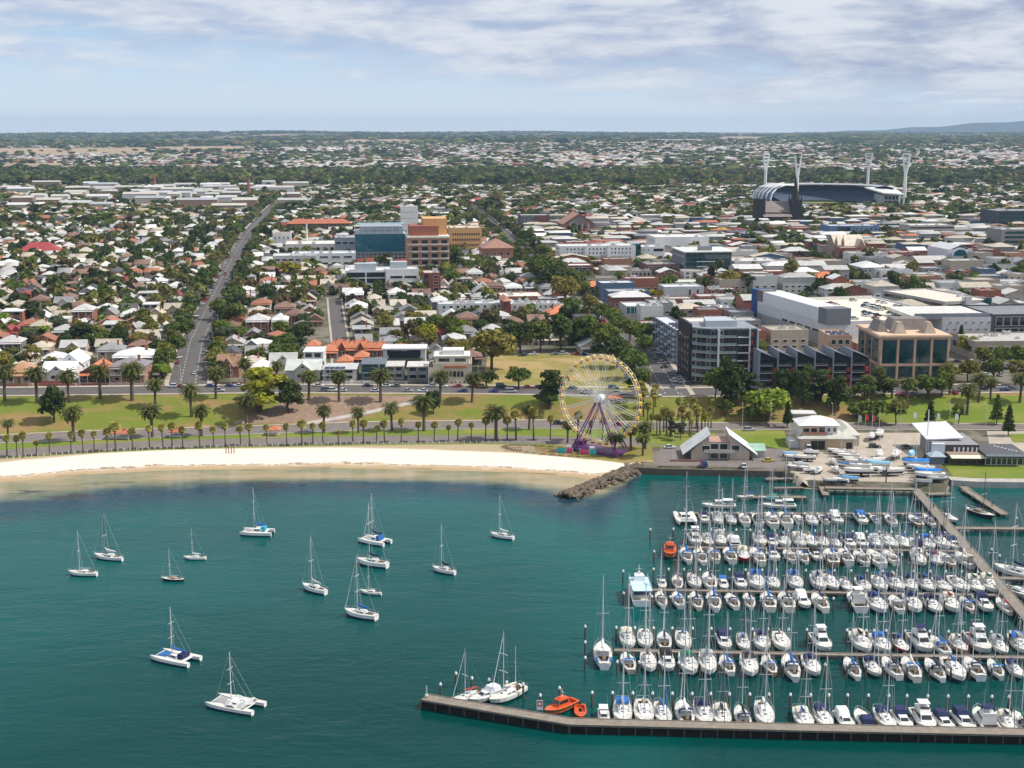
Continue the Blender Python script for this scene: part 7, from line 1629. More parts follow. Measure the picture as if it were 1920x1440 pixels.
def restaurant():
    x, y = G(1760, 872); z = TZ(x, y); m = mpp(x, y, z); r = thing('restaurant', 'waterfront restaurant with white sloping roof, dark flat wing and cream awning', 'restaurant', (x, y, z), R(-2)); W = 150 * m
    obj('wall', slab(0, W * .55, 6, 26, -1, 6.2, 'wall', M_WALL), r, color=(.26, .25, .26)); M = MB(); M.add([(-1.5, 12, 6.4), (W * .42, 12, 7.0), (W * .36, 30, 9.4), (-2.5, 30, 8.6), (-1.5, 12, 6.8), (W * .42, 12, 7.4), (W * .36, 30, 9.8), (-2.5, 30, 9.0)], [(3, 2, 1, 0), (4, 5, 6, 7), (0, 1, 5, 4), (1, 2, 6, 5), (2, 3, 7, 6), (3, 0, 4, 7)]); obj('roof', M.mesh('roof', M_ROOF), r, color=(.66, .67, .68))
    add_box('white_wall', r, -1, W * .12, 5.4, 7, -.5, 6.6, (.62, .64, .70)); add_box('terrace', r, W * .13, W * .55, 1.5, 5.9, 3.3, 3.7, (.30, .22, .16)); add_box('terrace_wall', r, W * .13, W * .55, 5.7, 5.98, 3.7, 6.2, (.08, .07, .07)); M = MB(); M.add([(W * .14, -1.6, 2.9), (W * .58, -1.6, 2.9), (W * .58, 1.5, 3.5), (W * .14, 1.5, 3.5)], [(0, 1, 2, 3)]); obj('awning', M.mesh('awning', M_CANVAS), r, color=(.70, .66, .52))
    add_box('lower_wall', r, W * .14, W * .58, 1.6, 5.8, -1, 3.28, (.10, .07, .05)); windows(r, 'F', W, 10, 5, 1, 2.6, 2.2, W * .15, W * .57, .4, 1, y0=1.6, fm=M_TEAK)
    add_box('dark_wing', r, W * .56, W * 1.05, 0, 15, -1, 4.0, (.07, .075, .085)); add_box('wing_roof', r, W * .55, W * 1.07, -2.2, 15.4, 4.02, 4.5, (.085, .085, .09), M_ROOF); windows(r, 'F', W, 10, 7, 1, 2.2, 2.6, W * .58, W * 1.03, .3, 1, y0=0); add_box('fascia', r, W * .55, W * 1.07, -2.4, -2.22, 3.9, 4.5, (.5, .56, .62))
    for i in range(6): M = MB(); M.box(0, .05, 0, .05, 0, 2.4); M.add([(.05, 0, .7), (.05, 0, 2.4), (.7, 0, 2.3), (.5, 0, .8)], [(0, 1, 2, 3)]); obj('banner', M.mesh('banner', M_CANVAS), r, (W * (.2 + i * .055), 2.4, 3.7), color=(.72, .72, .74))
    for i in range(7): obj('roof_vent', slab(0, .8, 0, .5, 0, .4, 'roof_vent', M_WHITE), r, (W * (.78 + i * .03), 10 - i * 1.3, 4.52))
    occupy(x, y, W, 26, 0)
    x, y = G(1752, 872); r = thing('gazebo', 'small grey-blue hip-roofed gazebo left of the restaurant', 'gazebo', (x - 1, y + 1, TZ(x, y))); obj('roof', hip(MB(), 0, 5, 0, 5, 2.9, 1.5, .5).mesh('roof', M_ROOF), r, color=(.34, .42, .48)); obj('wall', slab(.2, 4.8, .2, 4.8, -.5, 2.88, 'wall', M_WALL), r, color=(.16, .2, .24))
restaurant()
# ---- the big wheel
def wheel():
    x, y = G(1124, 846); z = TZ(x, y); RZ = R(-30); r = thing('ferris_wheel', 'tall white ferris wheel with yellow gondolas and purple legs', 'ferris wheel', (x, y, z), RZ); Rr = 16.6; zc = 20.3; w = 1.05
    pt = lambda a, rr, yy: (rr * math.sin(a), yy, zc + rr * math.cos(a))
    n = 72; M = MB()
    for yy in (-w, w):
        for rr in (Rr, Rr - .9):
            for i in range(n): M.tube(pt(2 * math.pi * i / n, rr, yy), pt(2 * math.pi * (i + 1) / n, rr, yy), .075, .075, 4, 0, False)
        for i in range(n): M.tube(pt(2 * math.pi * i / n, Rr, yy), pt(2 * math.pi * (i + .5) / n, Rr - .9, yy), .03, .03, 3, 0, False)
    for i in range(36): M.tube(pt(2 * math.pi * (i + .5) / 36, Rr - .5, -w), pt(2 * math.pi * (i + .5) / 36, Rr - .5, w), .06, .06, 4, 0, False)
    obj('rim', M.mesh('rim', M_WHITE), r)
    for i in range(18):
        a = 2 * math.pi * (i + .5) / 18; M = MB()
        for yy in (-1, 1):
            for da in (-1, 1):
                p, q = Vector(pt(a, 1.2, yy * 1.5)) + Vector((math.cos(a), 0, -math.sin(a))) * da * .28, Vector(pt(a, Rr - .9, yy * w)) + Vector((math.cos(a), 0, -math.sin(a))) * da * .55
                M.tube(p, q, .06, .06, 4, 0, False)
            for k in range(9):
                t0, t1 = .1 + k * .1, .1 + (k + 1) * .1; s = 1 if k % 2 else -1; ee = lambda t, sg: Vector(pt(a, 1.2 + (Rr - 2.1) * t, yy * (1.5 + (w - 1.5) * t))) + Vector((math.cos(a), 0, -math.sin(a))) * sg * (.28 + .27 * t)
                M.tube(ee(t0, s), ee(t1, -s), .03, .03, 3, 0, False)
        obj('spoke', M.mesh('spoke', M_WHITE), r)
    M = MB(); M.tube((0, -2.6, zc), (0, 2.6, zc), .8, .8, 12); M.tube((0, -1.6, zc), (0, 1.6, zc), 1.5, 1.5, 16); M.tube((0, -2.9, zc), (0, -2.6, zc), 1.25, 1.25, 14); obj('hub', M.mesh('hub', M_WHITE), r)
    PUR = (.16, .03, .20)
    for yy, yb in ((-2.2, -4.2), (2.2, 4.2)):
        for s in (-1, 1):
            M = MB(); t_, b0 = Vector((0, yy, zc)), Vector((s * 8.8, yb, 1.2))
            for o in (-.45, .45): M.tube(t_ + Vector((o * .4, 0, 0)), b0 + Vector((o * 1.6, 0, 0)), .20, .24, 6)
            for k in range(10): p = t_.lerp(b0, k / 10); q = t_.lerp(b0, (k + 1) / 10); sg = 1 if k % 2 else -1; M.tube(p + Vector((sg * (.2 + .05 * k), 0, 0)), q + Vector((-sg * (.2 + .05 * k), 0, 0)), .07, .07, 4)
            obj('leg', M.mesh('leg', M_STEEL), r, color=PUR)
    M = MB(); M.box(-9.6, 9.6, -4.8, 4.8, -.3, .9); M.box(-9.8, -7.6, -5.6, -3.2, .9, 2.1); M.box(7.6, 9.8, -5.6, -3.2, .9, 2.1); M.box(-11.5, -8, 2, 5, .9, 2.4)
    for xx in range(-10, 11, 2): M.box(xx - .04, xx + .04, -5.2, -5.12, .9, 1.9)
    M.box(-10.4, 10.4, -5.2, -5.14, 1.8, 1.9); obj('platform', M.mesh('platform', M_STEEL), r, color=(.10, .025, .12))
    g = MB(); g.lathe([(.15, -1.6), (.62, -1.5), (.80, -1.0), (.78, -.85)], 10); GB = g.mesh('gondola', M_STEEL); g = MB(); g.lathe([(.84, -.15), (.62, .2), (.1, .4)], 10); g.tube((0, 0, -1.6), (0, 0, .1), .06, .06, 5); GC = g.mesh('gondola_roof', M_STEEL)
    g = MB(); g.lathe([(.81, -1.0), (.82, -.76), (.76, -.76)], 10); GR = g.mesh('gondola_rim', M_STEEL)
    for i in range(36):
        a = 2 * math.pi * i / 36; p = pt(a, Rr - .35, 0); q = obj('gondola', GB, r, p, color=(.50, .07, .03) if i % 2 else (.62, .16, .03)); obj('gondola_roof', GC, q, color=(.80, .52, .02)); obj('gondola_rim', GR, q, color=(.78, .48, .02))
wheel()
for px, py, lab, cs in ((1044, 849, 'turquoise and pink ticket booth left of the wheel', ((.02, .42, .42), (.62, .05, .16))), (1087, 852, 'pink ticket booth with turquoise end panel in front of the wheel', ((.62, .06, .16), (.02, .42, .42)))):
    x, y = G(px, py); r = thing('ticket_booth', lab, 'booth', (x, y, TZ(x, y)), R(-8), 'ticket booths')
    add_box('panel', r, 0, 3.6, -.1, 0, .1, 2.0, cs[0], M_STEEL); add_box('panel', r, 3.62, 6.0, -.1, 0, .1, 2.0, cs[1], M_STEEL); add_box('panel', r, 6.02, 6.12, 0, 2.6, .1, 2.0, (.03, .40, .42), M_STEEL); add_box('panel', r, -.1, -.02, 0, 2.6, .1, 2.0, cs[1], M_STEEL); add_box('floor', r, 0, 6, 0, 2.6, -.1, .08, (.3, .3, .3), M_STEEL); add_box('cabin', r, 3.6, 5.4, .6, 2.2, .1, 2.7, (.7, .72, .76), M_STEEL)
    M = MB()
    for xx in (0, 3.6, 6.0): M.box(xx - .05, xx + .05, -.16, -.1, 0, 2.3)
    obj('frame', M.mesh('frame', M_WHITE), r)
# ---- rock breakwater
def rocks():
    M = MB(); q = random.Random(3); x0, y0 = P(1196, 880, 0); x1, y1 = P(1060, 934, 0); L = math.hypot(x1 - x0, y1 - y0); dx, dy = (x1 - x0) / L, (y1 - y0) / L; nx, ny = -dy, dx
    for i in range(620):
        t = q.uniform(-.02, 1.0); o = q.gauss(0, 1.9); w = 5.2 - .8 * t
        o = max(-w, min(w, o * 1.25)); z = 1.9 * (1 - (abs(o) / w) ** 1.4) * (1.0 - .12 * t) - .25 + q.uniform(-.25, .25); s = q.uniform(.5, 1.15); c = Vector((x0 + dx * L * t + nx * o, y0 + dy * L * t + ny * o, z))
        pts = []
        for v_ in ((1, 0, 0), (-1, 0, 0), (0, 1, 0), (0, -1, 0), (0, 0, 1), (0, 0, -1), (.6, .6, .6), (-.6, .6, .5), (.6, -.6, .5), (-.6, -.6, .6)):
            pts.append(c + Vector(v_) * s * q.uniform(.7, 1.2))
        M.add(pts, [(4, 6, 7), (4, 7, 9), (4, 9, 8), (4, 8, 6), (0, 2, 6), (0, 6, 8), (0, 8, 3), (3, 8, 9), (3, 9, 1), (1, 9, 7), (1, 7, 2), (2, 7, 6), (5, 2, 0), (5, 0, 3), (5, 3, 1), (5, 1, 2)])
    cx, cy = (x0 + x1) / 2, (y0 + y1) / 2; M.v = [(a - cx, b_ - cy, c) for a, b_, c in M.v]
    thing('rock_breakwater', 'brown boulder breakwater sheltering the end of the beach', 'breakwater', (cx, cy, 0), me=M.mesh('rock_breakwater', M_ROCK))
rocks()
def quay():
    pts = [P(a, b_, 2.0) for a, b_ in ((1192, 877), (1240, 880), (1470, 885), (1480, 896))]
    M = MB(); o = pts[0]
    for (xa, ya), (xb, yb) in zip(pts[:-1], pts[1:]):
        M.add([(xa - o[0], ya - o[1] - .5, 2.35), (xb - o[0], yb - o[1] - .5, 2.35), (xb - o[0], yb - o[1] + .6, 2.35), (xa - o[0], ya - o[1] + .6, 2.35), (xa - o[0], ya - o[1] - .5, -1), (xb - o[0], yb - o[1] - .5, -1), (xb - o[0], yb - o[1] + .6, 1.5), (xa - o[0], ya - o[1] + .6, 1.5)], [(0, 1, 2, 3), (4, 5, 1, 0), (2, 6, 7, 3)])
    thing('sea_wall', 'dark sea wall with pale capping below the beach clubhouse', 'sea wall', (o[0], o[1], 0), me=M.mesh('sea_wall', mat('wet_concrete', (.12, .095, .07), .8, .3, .3)))
    pts = [P(a, b_, 2.0) for a, b_ in ((1782, 900), (1830, 903), (2100, 906))]; M = MB(); o = pts[0]
    for (xa, ya), (xb, yb) in zip(pts[:-1], pts[1:]):
        M.add([(xa - o[0], ya - o[1] - .8, 2.2), (xb - o[0], yb - o[1] - .8, 2.2), (xb - o[0], yb - o[1] + 4, 2.2), (xa - o[0], ya - o[1] + 4, 2.2), (xa - o[0], ya - o[1] - .8, -1), (xb - o[0], yb - o[1] - .8, -1)], [(0, 1, 2, 3), (4, 5, 1, 0)])
    thing('sea_wall', 'sea wall and pale promenade edging the point lawn', 'sea wall', (o[0], o[1], 0), me=M.mesh('sea_wall', M_CONC))
quay()
# ---- boatyard ---------------------------------------------------------------
dm, dst = hull_mesh(7, 2.2, .9, .8, .1, 1.25, 1.2, .35, .5); DH = dm.mesh('hull', [M_GEL, M_STRIPE, M_ANTI]); DDK = deck_mesh(dst, (-2.8, -.6), floor=.35, side=.2).mesh('deck', M_DECK)
cv = MB(); rr = []
for q in dst: x_, w_, z_ = q[0]; rr.append([(x_, w_ * 1.04, z_ - .1), (x_, w_ * .7, z_ + .35), (x_, 0, z_ + .6), (x_, -w_ * .7, z_ + .35), (x_, -w_ * 1.04, z_ - .1)])
cv.loft([a[::-1] for a in rr]); DCV = cv.mesh('boat_cover', M_CANVAS)
tr = MB()
for s in (-.7, .7): tr.box(-2.6, 3.0, s - .06, s + .06, -.62, -.48); tr.tube((-1.0, s * 1.35 - .1, -.75), (-1.0, s * 1.35 + .1, -.75), .3, .3, 10)
tr.box(-2.6, -2.45, -.7, .7, -.62, -.48); tr.box(-1.1, -.9, -1.0, 1.0, -.78, -.66); tr.box(3.0, 4.6, -.06, .06, -.62, -.5); DTR = tr.mesh('trailer', M_TYRE)
ms = MB(); ms.tube((.6, 0, .9), (.6, 0, 8.6), .06, .04, 5); DMS = ms.mesh('mast', M_ALU)
cab = MB(); cabin_box(cab, -1.0, 1.4, .8, .6, .85, 1.7, .1, .6, .85); DCB = cab.mesh('cabin', M_GEL)
def yard_boat(px, py, L, rz, bat, cover=None, mast=False, cabin=False, hull=WHITE, nm='small white boat'):
    x, y = G(px, py); s = L / 7; r = thing('dinghy', '', 'boat', (x, y, TZ(x, y) + 1.05 * s + .1), R(rz), 'boats stored in the boatyard', (s, s, s)); obj('hull', DH, r, color=hull); obj('deck', DDK, r); obj('trailer', DTR, r)
    if cover: obj('boat_cover', DCV, r, color=cover)
    if mast: obj('mast', DMS, r)
    if cabin: obj('cabin', DCB, r, color=WHITE)
    d = nm if not cover else ('boat under a bright blue cover' if cover[2] > .3 else 'boat under a grey cover'); bat.append((px, r, d))
b = []; BC = (.01, .19, .60); GC_ = (.45, .46, .47)
for px, py, L, rz, cvr, ms_, cb in ((1715, 878, 9.5, 178, BC, 1, 0), (1720, 884, 8, 176, None, 1, 0), (1738, 896, 9, 178, BC, 0, 0), (1742, 903, 10.5, 176, None, 1, 0), (1730, 889, 8, 178, GC_, 0, 0), (1568, 852, 7, 170, None, 0, 0), (1580, 858, 8, 172, None, 1, 0), (1590, 863, 8, 175, None, 0, 0), (1597, 868, 7, 178, None, 0, 0),
                                    (1604, 874, 8, 170, None, 1, 0), (1588, 880, 7, 160, (.05, .15, .3), 0, 0), (1612, 882, 8, 172, None, 0, 0), (1630, 876, 8, 175, GC_, 1, 0), (1645, 880, 8.5, 170, (.2, .45, .6), 0, 0), (1650, 888, 8, 175, None, 0, 0), (1608, 894, 10.5, 178, None, 1, 0), (1672, 893, 9.5, 2, None, 1, 0), (1640, 871, 8, 2, None, 0, 0),
                                    (1562, 872, 6, 100, None, 0, 1), (1567, 887, 6, 110, None, 0, 1), (1574, 908, 6, 150, None, 0, 0), (1592, 905, 6.5, 160, (.1, .35, .6), 0, 0), (1555, 909, 5, 170, (.5, .5, .46), 0, 0), (1490, 882, 6, 170, None, 0, 0), (1500, 878, 6, 165, GC_, 0, 1), (1512, 884, 6, 175, None, 0, 0), (1522, 888, 6, 10, None, 0, 1), (1535, 888, 6, 60, None, 0, 1), (1488, 864, 7, 172, None, 0, 0), (1508, 866, 8, 174, None, 1, 0), (1520, 855, 6, 170, GC_, 0, 1),
                                    (1648, 862, 9, 255, None, 1, 1), (1678, 862, 9, 240, None, 1, 1), (1708, 862, 8, 250, (.1, .4, .6), 0, 1), (1634, 826, 8, 250, None, 1, 1), (1648, 822, 9, 245, None, 1, 1), (1480, 858, 6, 170, (.2, .4, .6), 0, 0), (1730, 910, 6, 170, (.25, .25, .25), 0, 0), (1755, 905, 7, 178, None, 0, 0)):
    yard_boat(px, py, L, rz, b, cvr, ms_, cb, nm='white cabin boat' if cb else ('white masted boat' if ms_ else 'small white boat'))
finish(b, 'of the boatyard boats')
x, y = G(1660, 905); r = thing('information_board', 'dark grey upright board standing on the boatyard paving', 'sign', (x, y, TZ(x, y))); add_box('panel', r, -1.2, 0, -.1, .1, 2.2, 4.4, (.12, .12, .13)); add_box('post', r, .02, .4, -.15, .15, -.3, 5.4, (.15, .12, .1))
x, y = P(1012, 1332, 2.2); r = thing('warning_sign', 'red and white square sign facing out from the outer pier', 'sign', (x, y, 2.2)); add_box('board', r, -.65, .65, -.05, .05, .1, 2.2, (.72, .72, .72), M_STEEL); M = MB(); M.box(-.5, .5, -.075, -.055, .9, 2.1); obj('red_square', M.mesh('red_square', M_STEEL), r, color=(.5, .02, .03)); tx = MB()
tx.add([(.35 * math.cos(t), -.09, 1.5 + .35 * math.sin(t)) for t in [i * math.pi / 8 for i in range(16)]], [tuple(range(16))]); obj('white_disc', tx.mesh('white_disc', M_WHITE), r)
x, y = P(800, 1306, 2.2); r = thing('navigation_light', 'green framed navigation marker on the left tip of the outer pier', 'navigation marker', (x, y, 2.2)); M = MB()
for a in (-.5, .5): M.box(a - .05, a + .05, -.05, .05, 2.4, 4.2)
M.box(-.5, .5, -.05, .05, 4.15, 4.25); M.box(-.5, .5, -.05, .05, 2.4, 2.5); obj('frame', M.mesh('frame', M_STEEL), r, color=(.02, .22, .12)); M = MB(); M.box(-.12, .12, -.12, .12, 0, 2.4); M.box(-.3, .3, -.3, .3, 0, .4); obj('post', M.mesh('post', M_WHITE), r)
# ---- shelters, lamps, bollards, beach posts
def shelter(px, py, W, D, lab):
    x, y = G(px, py); r = thing('picnic_shelter', lab, 'shelter', (x - W / 2, y, TZ(x, y)), 0, 'picnic shelters'); obj('roof', hip(MB(), 0, W, 0, D, 2.6, 1.5, .5).mesh('roof', M_ROOF), r, color=(.50, .17, .08)); M = MB()
    for a in (.2, W - .2):
        for c in (.2, D - .2): M.box(a - .12, a + .12, c - .12, c + .12, -.2, 2.6)
    M.box(.3, W - .3, D * .4, D * .6, 0, .75); obj('post', M.mesh('post', M_WHITE), r)
shelter(222, 825, 8, 4, 'open picnic shelter with terracotta roof, left end of the promenade'); shelter(330, 822, 5, 3.5, 'small terracotta-roofed shelter, middle one on the promenade lawn'); shelter(513, 818, 4.2, 4.2, 'square white shelter with terracotta roof, right one by the promenade'); shelter(1153, 758, 6, 4, 'orange-roofed shelter seen behind the wheel spokes')
BOL = MB().box(-.11, .11, -.11, .11, -.2, 1.1).mesh('bollard', M_WHITE)
for i in range(88):
    px = 12 + i * 11.6; d = ray(px, 840); xx = d[0] / d[1] * 492; yy = float(PR0(xx)) - 1.0; xx = d[0] / d[1] * yy
    thing('bollard', 'short white post edging the seaward side of the promenade road', 'bollard', (xx, yy, TZ(xx, yy)), 0, 'promenade bollards', me=BOL)
def lamp_meshes(h):
    M = MB(); M.tube((0, 0, -.3), (0, 0, h), .10, .06, 6); M.tube((0, 0, h), (1.6, 0, h + .35), .05, .04, 5); q = MB(); q.box(1.4, 2.2, -.15, .15, h + .28, h + .42); return M.mesh('pole', M_ALU), q.mesh('lamp_head', M_ALU)
LMP = lamp_meshes(9.0); b = []
def lamp(x, y, rz, px, ref): r = thing('street_lamp', '', 'street lamp', (x, y, TZ(x, y)), rz, 'street lamps'); obj('pole', LMP[0], r); obj('lamp_head', LMP[1], r); b.append((px, r, 'tall thin street lamp'))
for i in range(13): px = 40 + i * 95; x, y = G(px, 735 if px < 1000 else 738); x, y = x, float(np.interp(x, TX, TY)) + 20.0; lamp(x, y, R(-90), px, '')
finish(b, 'along the ridge road'); b = []
a = ROADS[0][0]
for i in range(4, len(a) - 30, 7):
    for s in (-1, 1): x, y = a[i, 0] + s * 9.6, a[i, 1]; lamp(x, y, R(0) if s < 0 else R(180), y, '')
b.sort(key=lambda t: t[0])
for i, (yy, r, d) in enumerate(b): r['label'] = f'tall thin street lamp, {nth(i + 1)} going up the left avenue'
b = []
for px, py in ((1240, 806), (1290, 802), (1392, 800), (1445, 802), (1560, 800), (1688, 800), (1780, 798), (1848, 800), (1262, 862), (1480, 842)): x, y = G(px, py); lamp(x, y, R(90), px, '')
finish(b, 'by the lower road behind the boatyard')
for i in range(4): x, y = G(424 + i * 5, 850); thing('beach_post', f'red timber post standing on the sand, {nth(i + 1)} of four from left', 'post', (x, y, TZ(x, y)), 0, 'red beach posts', me=MB().box(-.14, .14, -.14, .14, -.4, 2.6).mesh('beach_post', mat('red_timber', (.30, .06, .04), .8, .2)) if i == 0 else bpy.data.meshes['beach_post'])
x, y = G(962, 848); r = thing('beach_frame', 'low red timber climbing frame on the sand near the wheel', 'climbing frame', (x, y, TZ(x, y))); M = MB()
for i in range(6): M.tube((i * 1.1 - 3, 0, -.2), (i * 1.1 - 2.4, 1.5, 1.6), .07, .07, 5); M.tube((i * 1.1 - 2.4, 3, -.2), (i * 1.1 - 2.4, 1.5, 1.6), .07, .07, 5)
M.tube((-2.4, 1.5, 1.6), (3.1, 1.5, 1.6), .08, .08, 5); obj('frame', M.mesh('frame', bpy.data.materials['red_timber']), r)
# flags and tall flagpole by the yacht club
for px, py, c, n in ((1609, 806, (.35, .38, .5), 'grey'), (1622, 804, (.5, .04, .05), 'red'), (1635, 806, (.5, .05, .08), 'dark red'), (1712, 800, (.7, .7, .68), 'white feather'), (1756, 802, (.65, .7, .68), 'pale green feather'), (1790, 803, (.7, .7, .72), 'pale feather')):
    x, y = G(px, py); r = thing('banner_flag', f'{n} banner on a pole beside the road behind the boatyard', 'flag', (x, y, TZ(x, y))); obj('pole', MB().tube((0, 0, -.3), (0, 0, 6), .06, .05, 5).mesh('pole', M_ALU), r); M = MB(); M.add([(.05, 0, 3.4), (1.3, .1, 3.5), (1.2, .15, 5.7), (.05, 0, 6)], [(0, 1, 2, 3)]); obj('cloth', M.mesh('cloth', M_CANVAS), r, color=c)
x, y = G(1737, 852); r = thing('flagpole', 'tall white flagpole with yardarm beside the boat ramp', 'flagpole', (x, y, TZ(x, y))); obj('pole', MB().tube((0, 0, -.4), (0, 0, 17), .32, .16, 8).mesh('pole', M_WHITE), r); obj('yard', MB().tube((-2.2, 0, 12.6), (2.2, 0, 12.6), .1, .1, 6).mesh('yard', M_WHITE), r)
# ---- cars
def car_meshes(kind):
    M = MB(); L, W, H = ((4.5, 1.78, .78), (4.7, 1.9, .95), (5.0, 1.95, 1.05))[kind]; t = ((.60, 1.42), (.66, 1.72), (.75, 2.0))[kind]
    sec = [(-L / 2, .55 * H), (-L / 2 + .1, H * .98), (-L * .3, H), (L * .22, H * 1.0), (L / 2 - .35, H * .86), (L / 2, H * .6), (L / 2 - .05, .28), (-L / 2 + .05, .28)]
    for i in range(1): M.loft([[(x, s * W / 2 * k, z) for x, z in sec] for s, k in ((1, 1), (-1, 1))], 0, True, True, True)
    M.v = [(x, y * (.93 if z > H * .9 else 1), z) for x, y, z in M.v]
    a0, a1 = ((-L * .40, L * .20), (-L * .46, L * .18), (-L * .48, L * .30))[kind]
    r0, r1 = ((-L * .24, L * .03), (-L * .42, L * .04), (-L * .46, L * .20))[kind]
    M.box(r0, r1, -W * .38, W * .38, t[1] - .04, t[1]); G_ = MB(); G_.add([(a0, -W * .45, H), (a1, -W * .45, H), (a1, W * .45, H), (a0, W * .45, H), (r0, -W * .38, t[1] - .04), (r1, -W * .38, t[1] - .04), (r1, W * .38, t[1] - .04), (r0, W * .38, t[1] - .04)], [(0, 1, 5, 4), (1, 2, 6, 5), (2, 3, 7, 6), (3, 0, 4, 7)])
    w = []
    for x in (-L * .31, L * .31):
        for s in (-1, 1): q = MB(); q.tube((x, s * (W / 2 - .2), .32), (x, s * (W / 2 + .02), .32), .33, .33, 10); q.tube((x, s * (W / 2 + .02), .32), (x, s * (W / 2 + .03), .32), .18, .18, 8, 1); w.append(q.mesh('wheel', [M_TYRE, M_ALU]))
    both = MB(); both.add(M.v, M.f, 0); both.add(G_.v, G_.f, 1)
    for x in (-L * .31, L * .31): both.tube((x, -W / 2 - .02, .32), (x, W / 2 + .02, .32), .32, .32, 8, 2)
    return M.mesh('body', M_PAINT), G_.mesh('windows', M_GLASS), w, both.mesh('parked_car', [M_PAINT, M_GLASS, M_TYRE])
CARM = [car_meshes(k) for k in range(3)]; CN = ('car', 'four-wheel drive', 'van')
CARC = [((.70, .70, .69), 'white', 34), ((.45, .46, .47), 'silver', 20), ((.03, .03, .035), 'black', 14), ((.16, .17, .18), 'grey', 12), ((.02, .05, .22), 'blue', 9), ((.35, .02, .02), 'red', 8), ((.03, .12, .16), 'teal', 2), ((.6, .45, .02), 'yellow', 2)]
def car(x, y, rz, bat, detail, key, kind=None, cc=None, z=None, d2='parked'):
    k = rnd.choices((0, 1, 2), (62, 30, 8))[0] if kind is None else kind; c = cc or pick(CARC); zz = (TZ(x, y) + .14) if z is None else z
    if detail:
        r = thing('parked_car', '', 'car', (x, y, zz), rz, 'cars in the town'); obj('body', CARM[k][0], r, color=c[0]); obj('window', CARM[k][1], r)
        for w in CARM[k][2]: obj('wheel', w, r)
    else: r = thing('parked_car', '', 'car', (x, y, zz), rz, 'cars in the town', me=CARM[k][3], color=c[0])
    bat.append((key, r, f'{c[1]} {CN[k]}'))
b = []
for px in (322, 336, 352, 395, 411, 432, 446, 598, 612, 625, 640, 690, 705, 722, 742, 765, 792, 808, 830, 858, 868, 892, 905, 926, 940, 958, 990, 1010, 1075, 1100, 1150, 1160, 1180):
    d = ray(px, 730); off = rnd.choice((16.6, 16.8, 5.4)); yy = 575.0
    for _ in range(3): xx = d[0] / d[1] * yy; yy = float(np.interp(xx, TX, TY)) + off
    car(xx, yy, R(rnd.choice((0, 180))), b, True, px)
finish(b, 'along the ridge road'); b = []
for px, py in ((935, 672), (958, 672), (980, 674), (1000, 672), (1040, 672), (1058, 671), (1078, 672), (1095, 673), (1108, 672)): x, y = G(px, py - 6); car(x, y, R(rnd.choice((7, 187))), b, True, px)
finish(b, 'parked behind the dry park'); b = []
a = ROADS[0][0]
for i in range(2, min(len(a), 92)):
    dx, dy = a[i] - a[i - 1]; an = math.atan2(dy, dx)
    for s in (-1, 1):
        if rnd.random() < (.62 if i < 60 else .45): car(a[i, 0] + s * 7.6 + rnd.uniform(-.3, .3), a[i, 1] + rnd.uniform(-2, 2), an + (R(62) * s if i > 6 else 0), b, i < 16, a[i, 1] + s * .01)
    if rnd.random() < .10: car(a[i, 0] + rnd.choice((-2.2, 2.2)), a[i, 1], an, b, i < 16, a[i, 1])
b.sort(key=lambda t: t[0])
for i, (_, r, d) in enumerate(b): r['label'] = f'{d}, {nth(i + 1)} going up the left avenue from the shore'
b = []; a = ROADS[1][0]
for i in range(2, min(len(a), 70)):
    dx, dy = a[i] - a[i - 1]; an = math.atan2(dy, dx)
    for s in (-1, 1):
        if rnd.random() < .4: car(a[i, 0] + s * 6.2, a[i, 1] + rnd.uniform(-2, 2), an + R(50) * s, b, i < 12, a[i, 1] + s * .01)
    if rnd.random() < .14: car(a[i, 0] + rnd.choice((-2, 2)), a[i, 1], an, b, i < 12, a[i, 1])
b.sort(key=lambda t: t[0])
for i, (_, r, d) in enumerate(b): r['label'] = f'{d}, {nth(i + 1)} going up the street behind the wheel'
b = []
for py, n0, n1, st in ((556, 1400, 1560, 10.5), (564, 1395, 1520, 10.5), (572, 1420, 1500, 11)):
    px = n0
    while px < n1:
        if rnd.random() < .72: x, y = G(px, py); car(x, y, R(97), b, False, px + py * .001)
        px += st
finish(b, 'in the open car park behind the shops'); b = []
sx_, sy_, sz_, srz, SW, SD = SHOP
for i in range(46):
    u_, v_ = rnd.choice((22, 34, 40, 52, 58, 70)), 12 + rnd.randrange(26) * 2.9
    x, y = sx_ + math.cos(srz) * u_ - math.sin(srz) * v_, sy_ + math.sin(srz) * u_ + math.cos(srz) * v_
    if any(abs(x - q[3]) + abs(y - q[4]) < 2.6 for q in b): continue
    car(x, y, srz, b, False, px_of(x, y, sz_)[0], z=sz_ + .03); b[-1] = b[-1] + (x, y)
b = [q[:3] for q in b]; finish(b, 'on the rooftop car park'); b = []
for px, py in ((1640, 728), (1660, 730), (1672, 734), (1690, 742), (1705, 745), (1715, 742), (1790, 738), (1800, 734), (1815, 728), (1835, 726), (1845, 730), (1855, 728), (1872, 728), (1885, 733), (1898, 730), (1780, 684), (1795, 680), (1808, 690), (1820, 682), (1840, 680), (1830, 690), (1852, 688), (1868, 686), (1890, 690), (1905, 688), (1520, 742), (1535, 745), (1565, 742), (1580, 744), (1596, 744), (1788, 700), (1805, 702), (1850, 705), (1875, 705)):
    x, y = G(px, py); car(x, y, R(rnd.choice((0, 95, 180, 90))), b, True, px)
finish(b, 'on the parkland roads at the right'); b = []
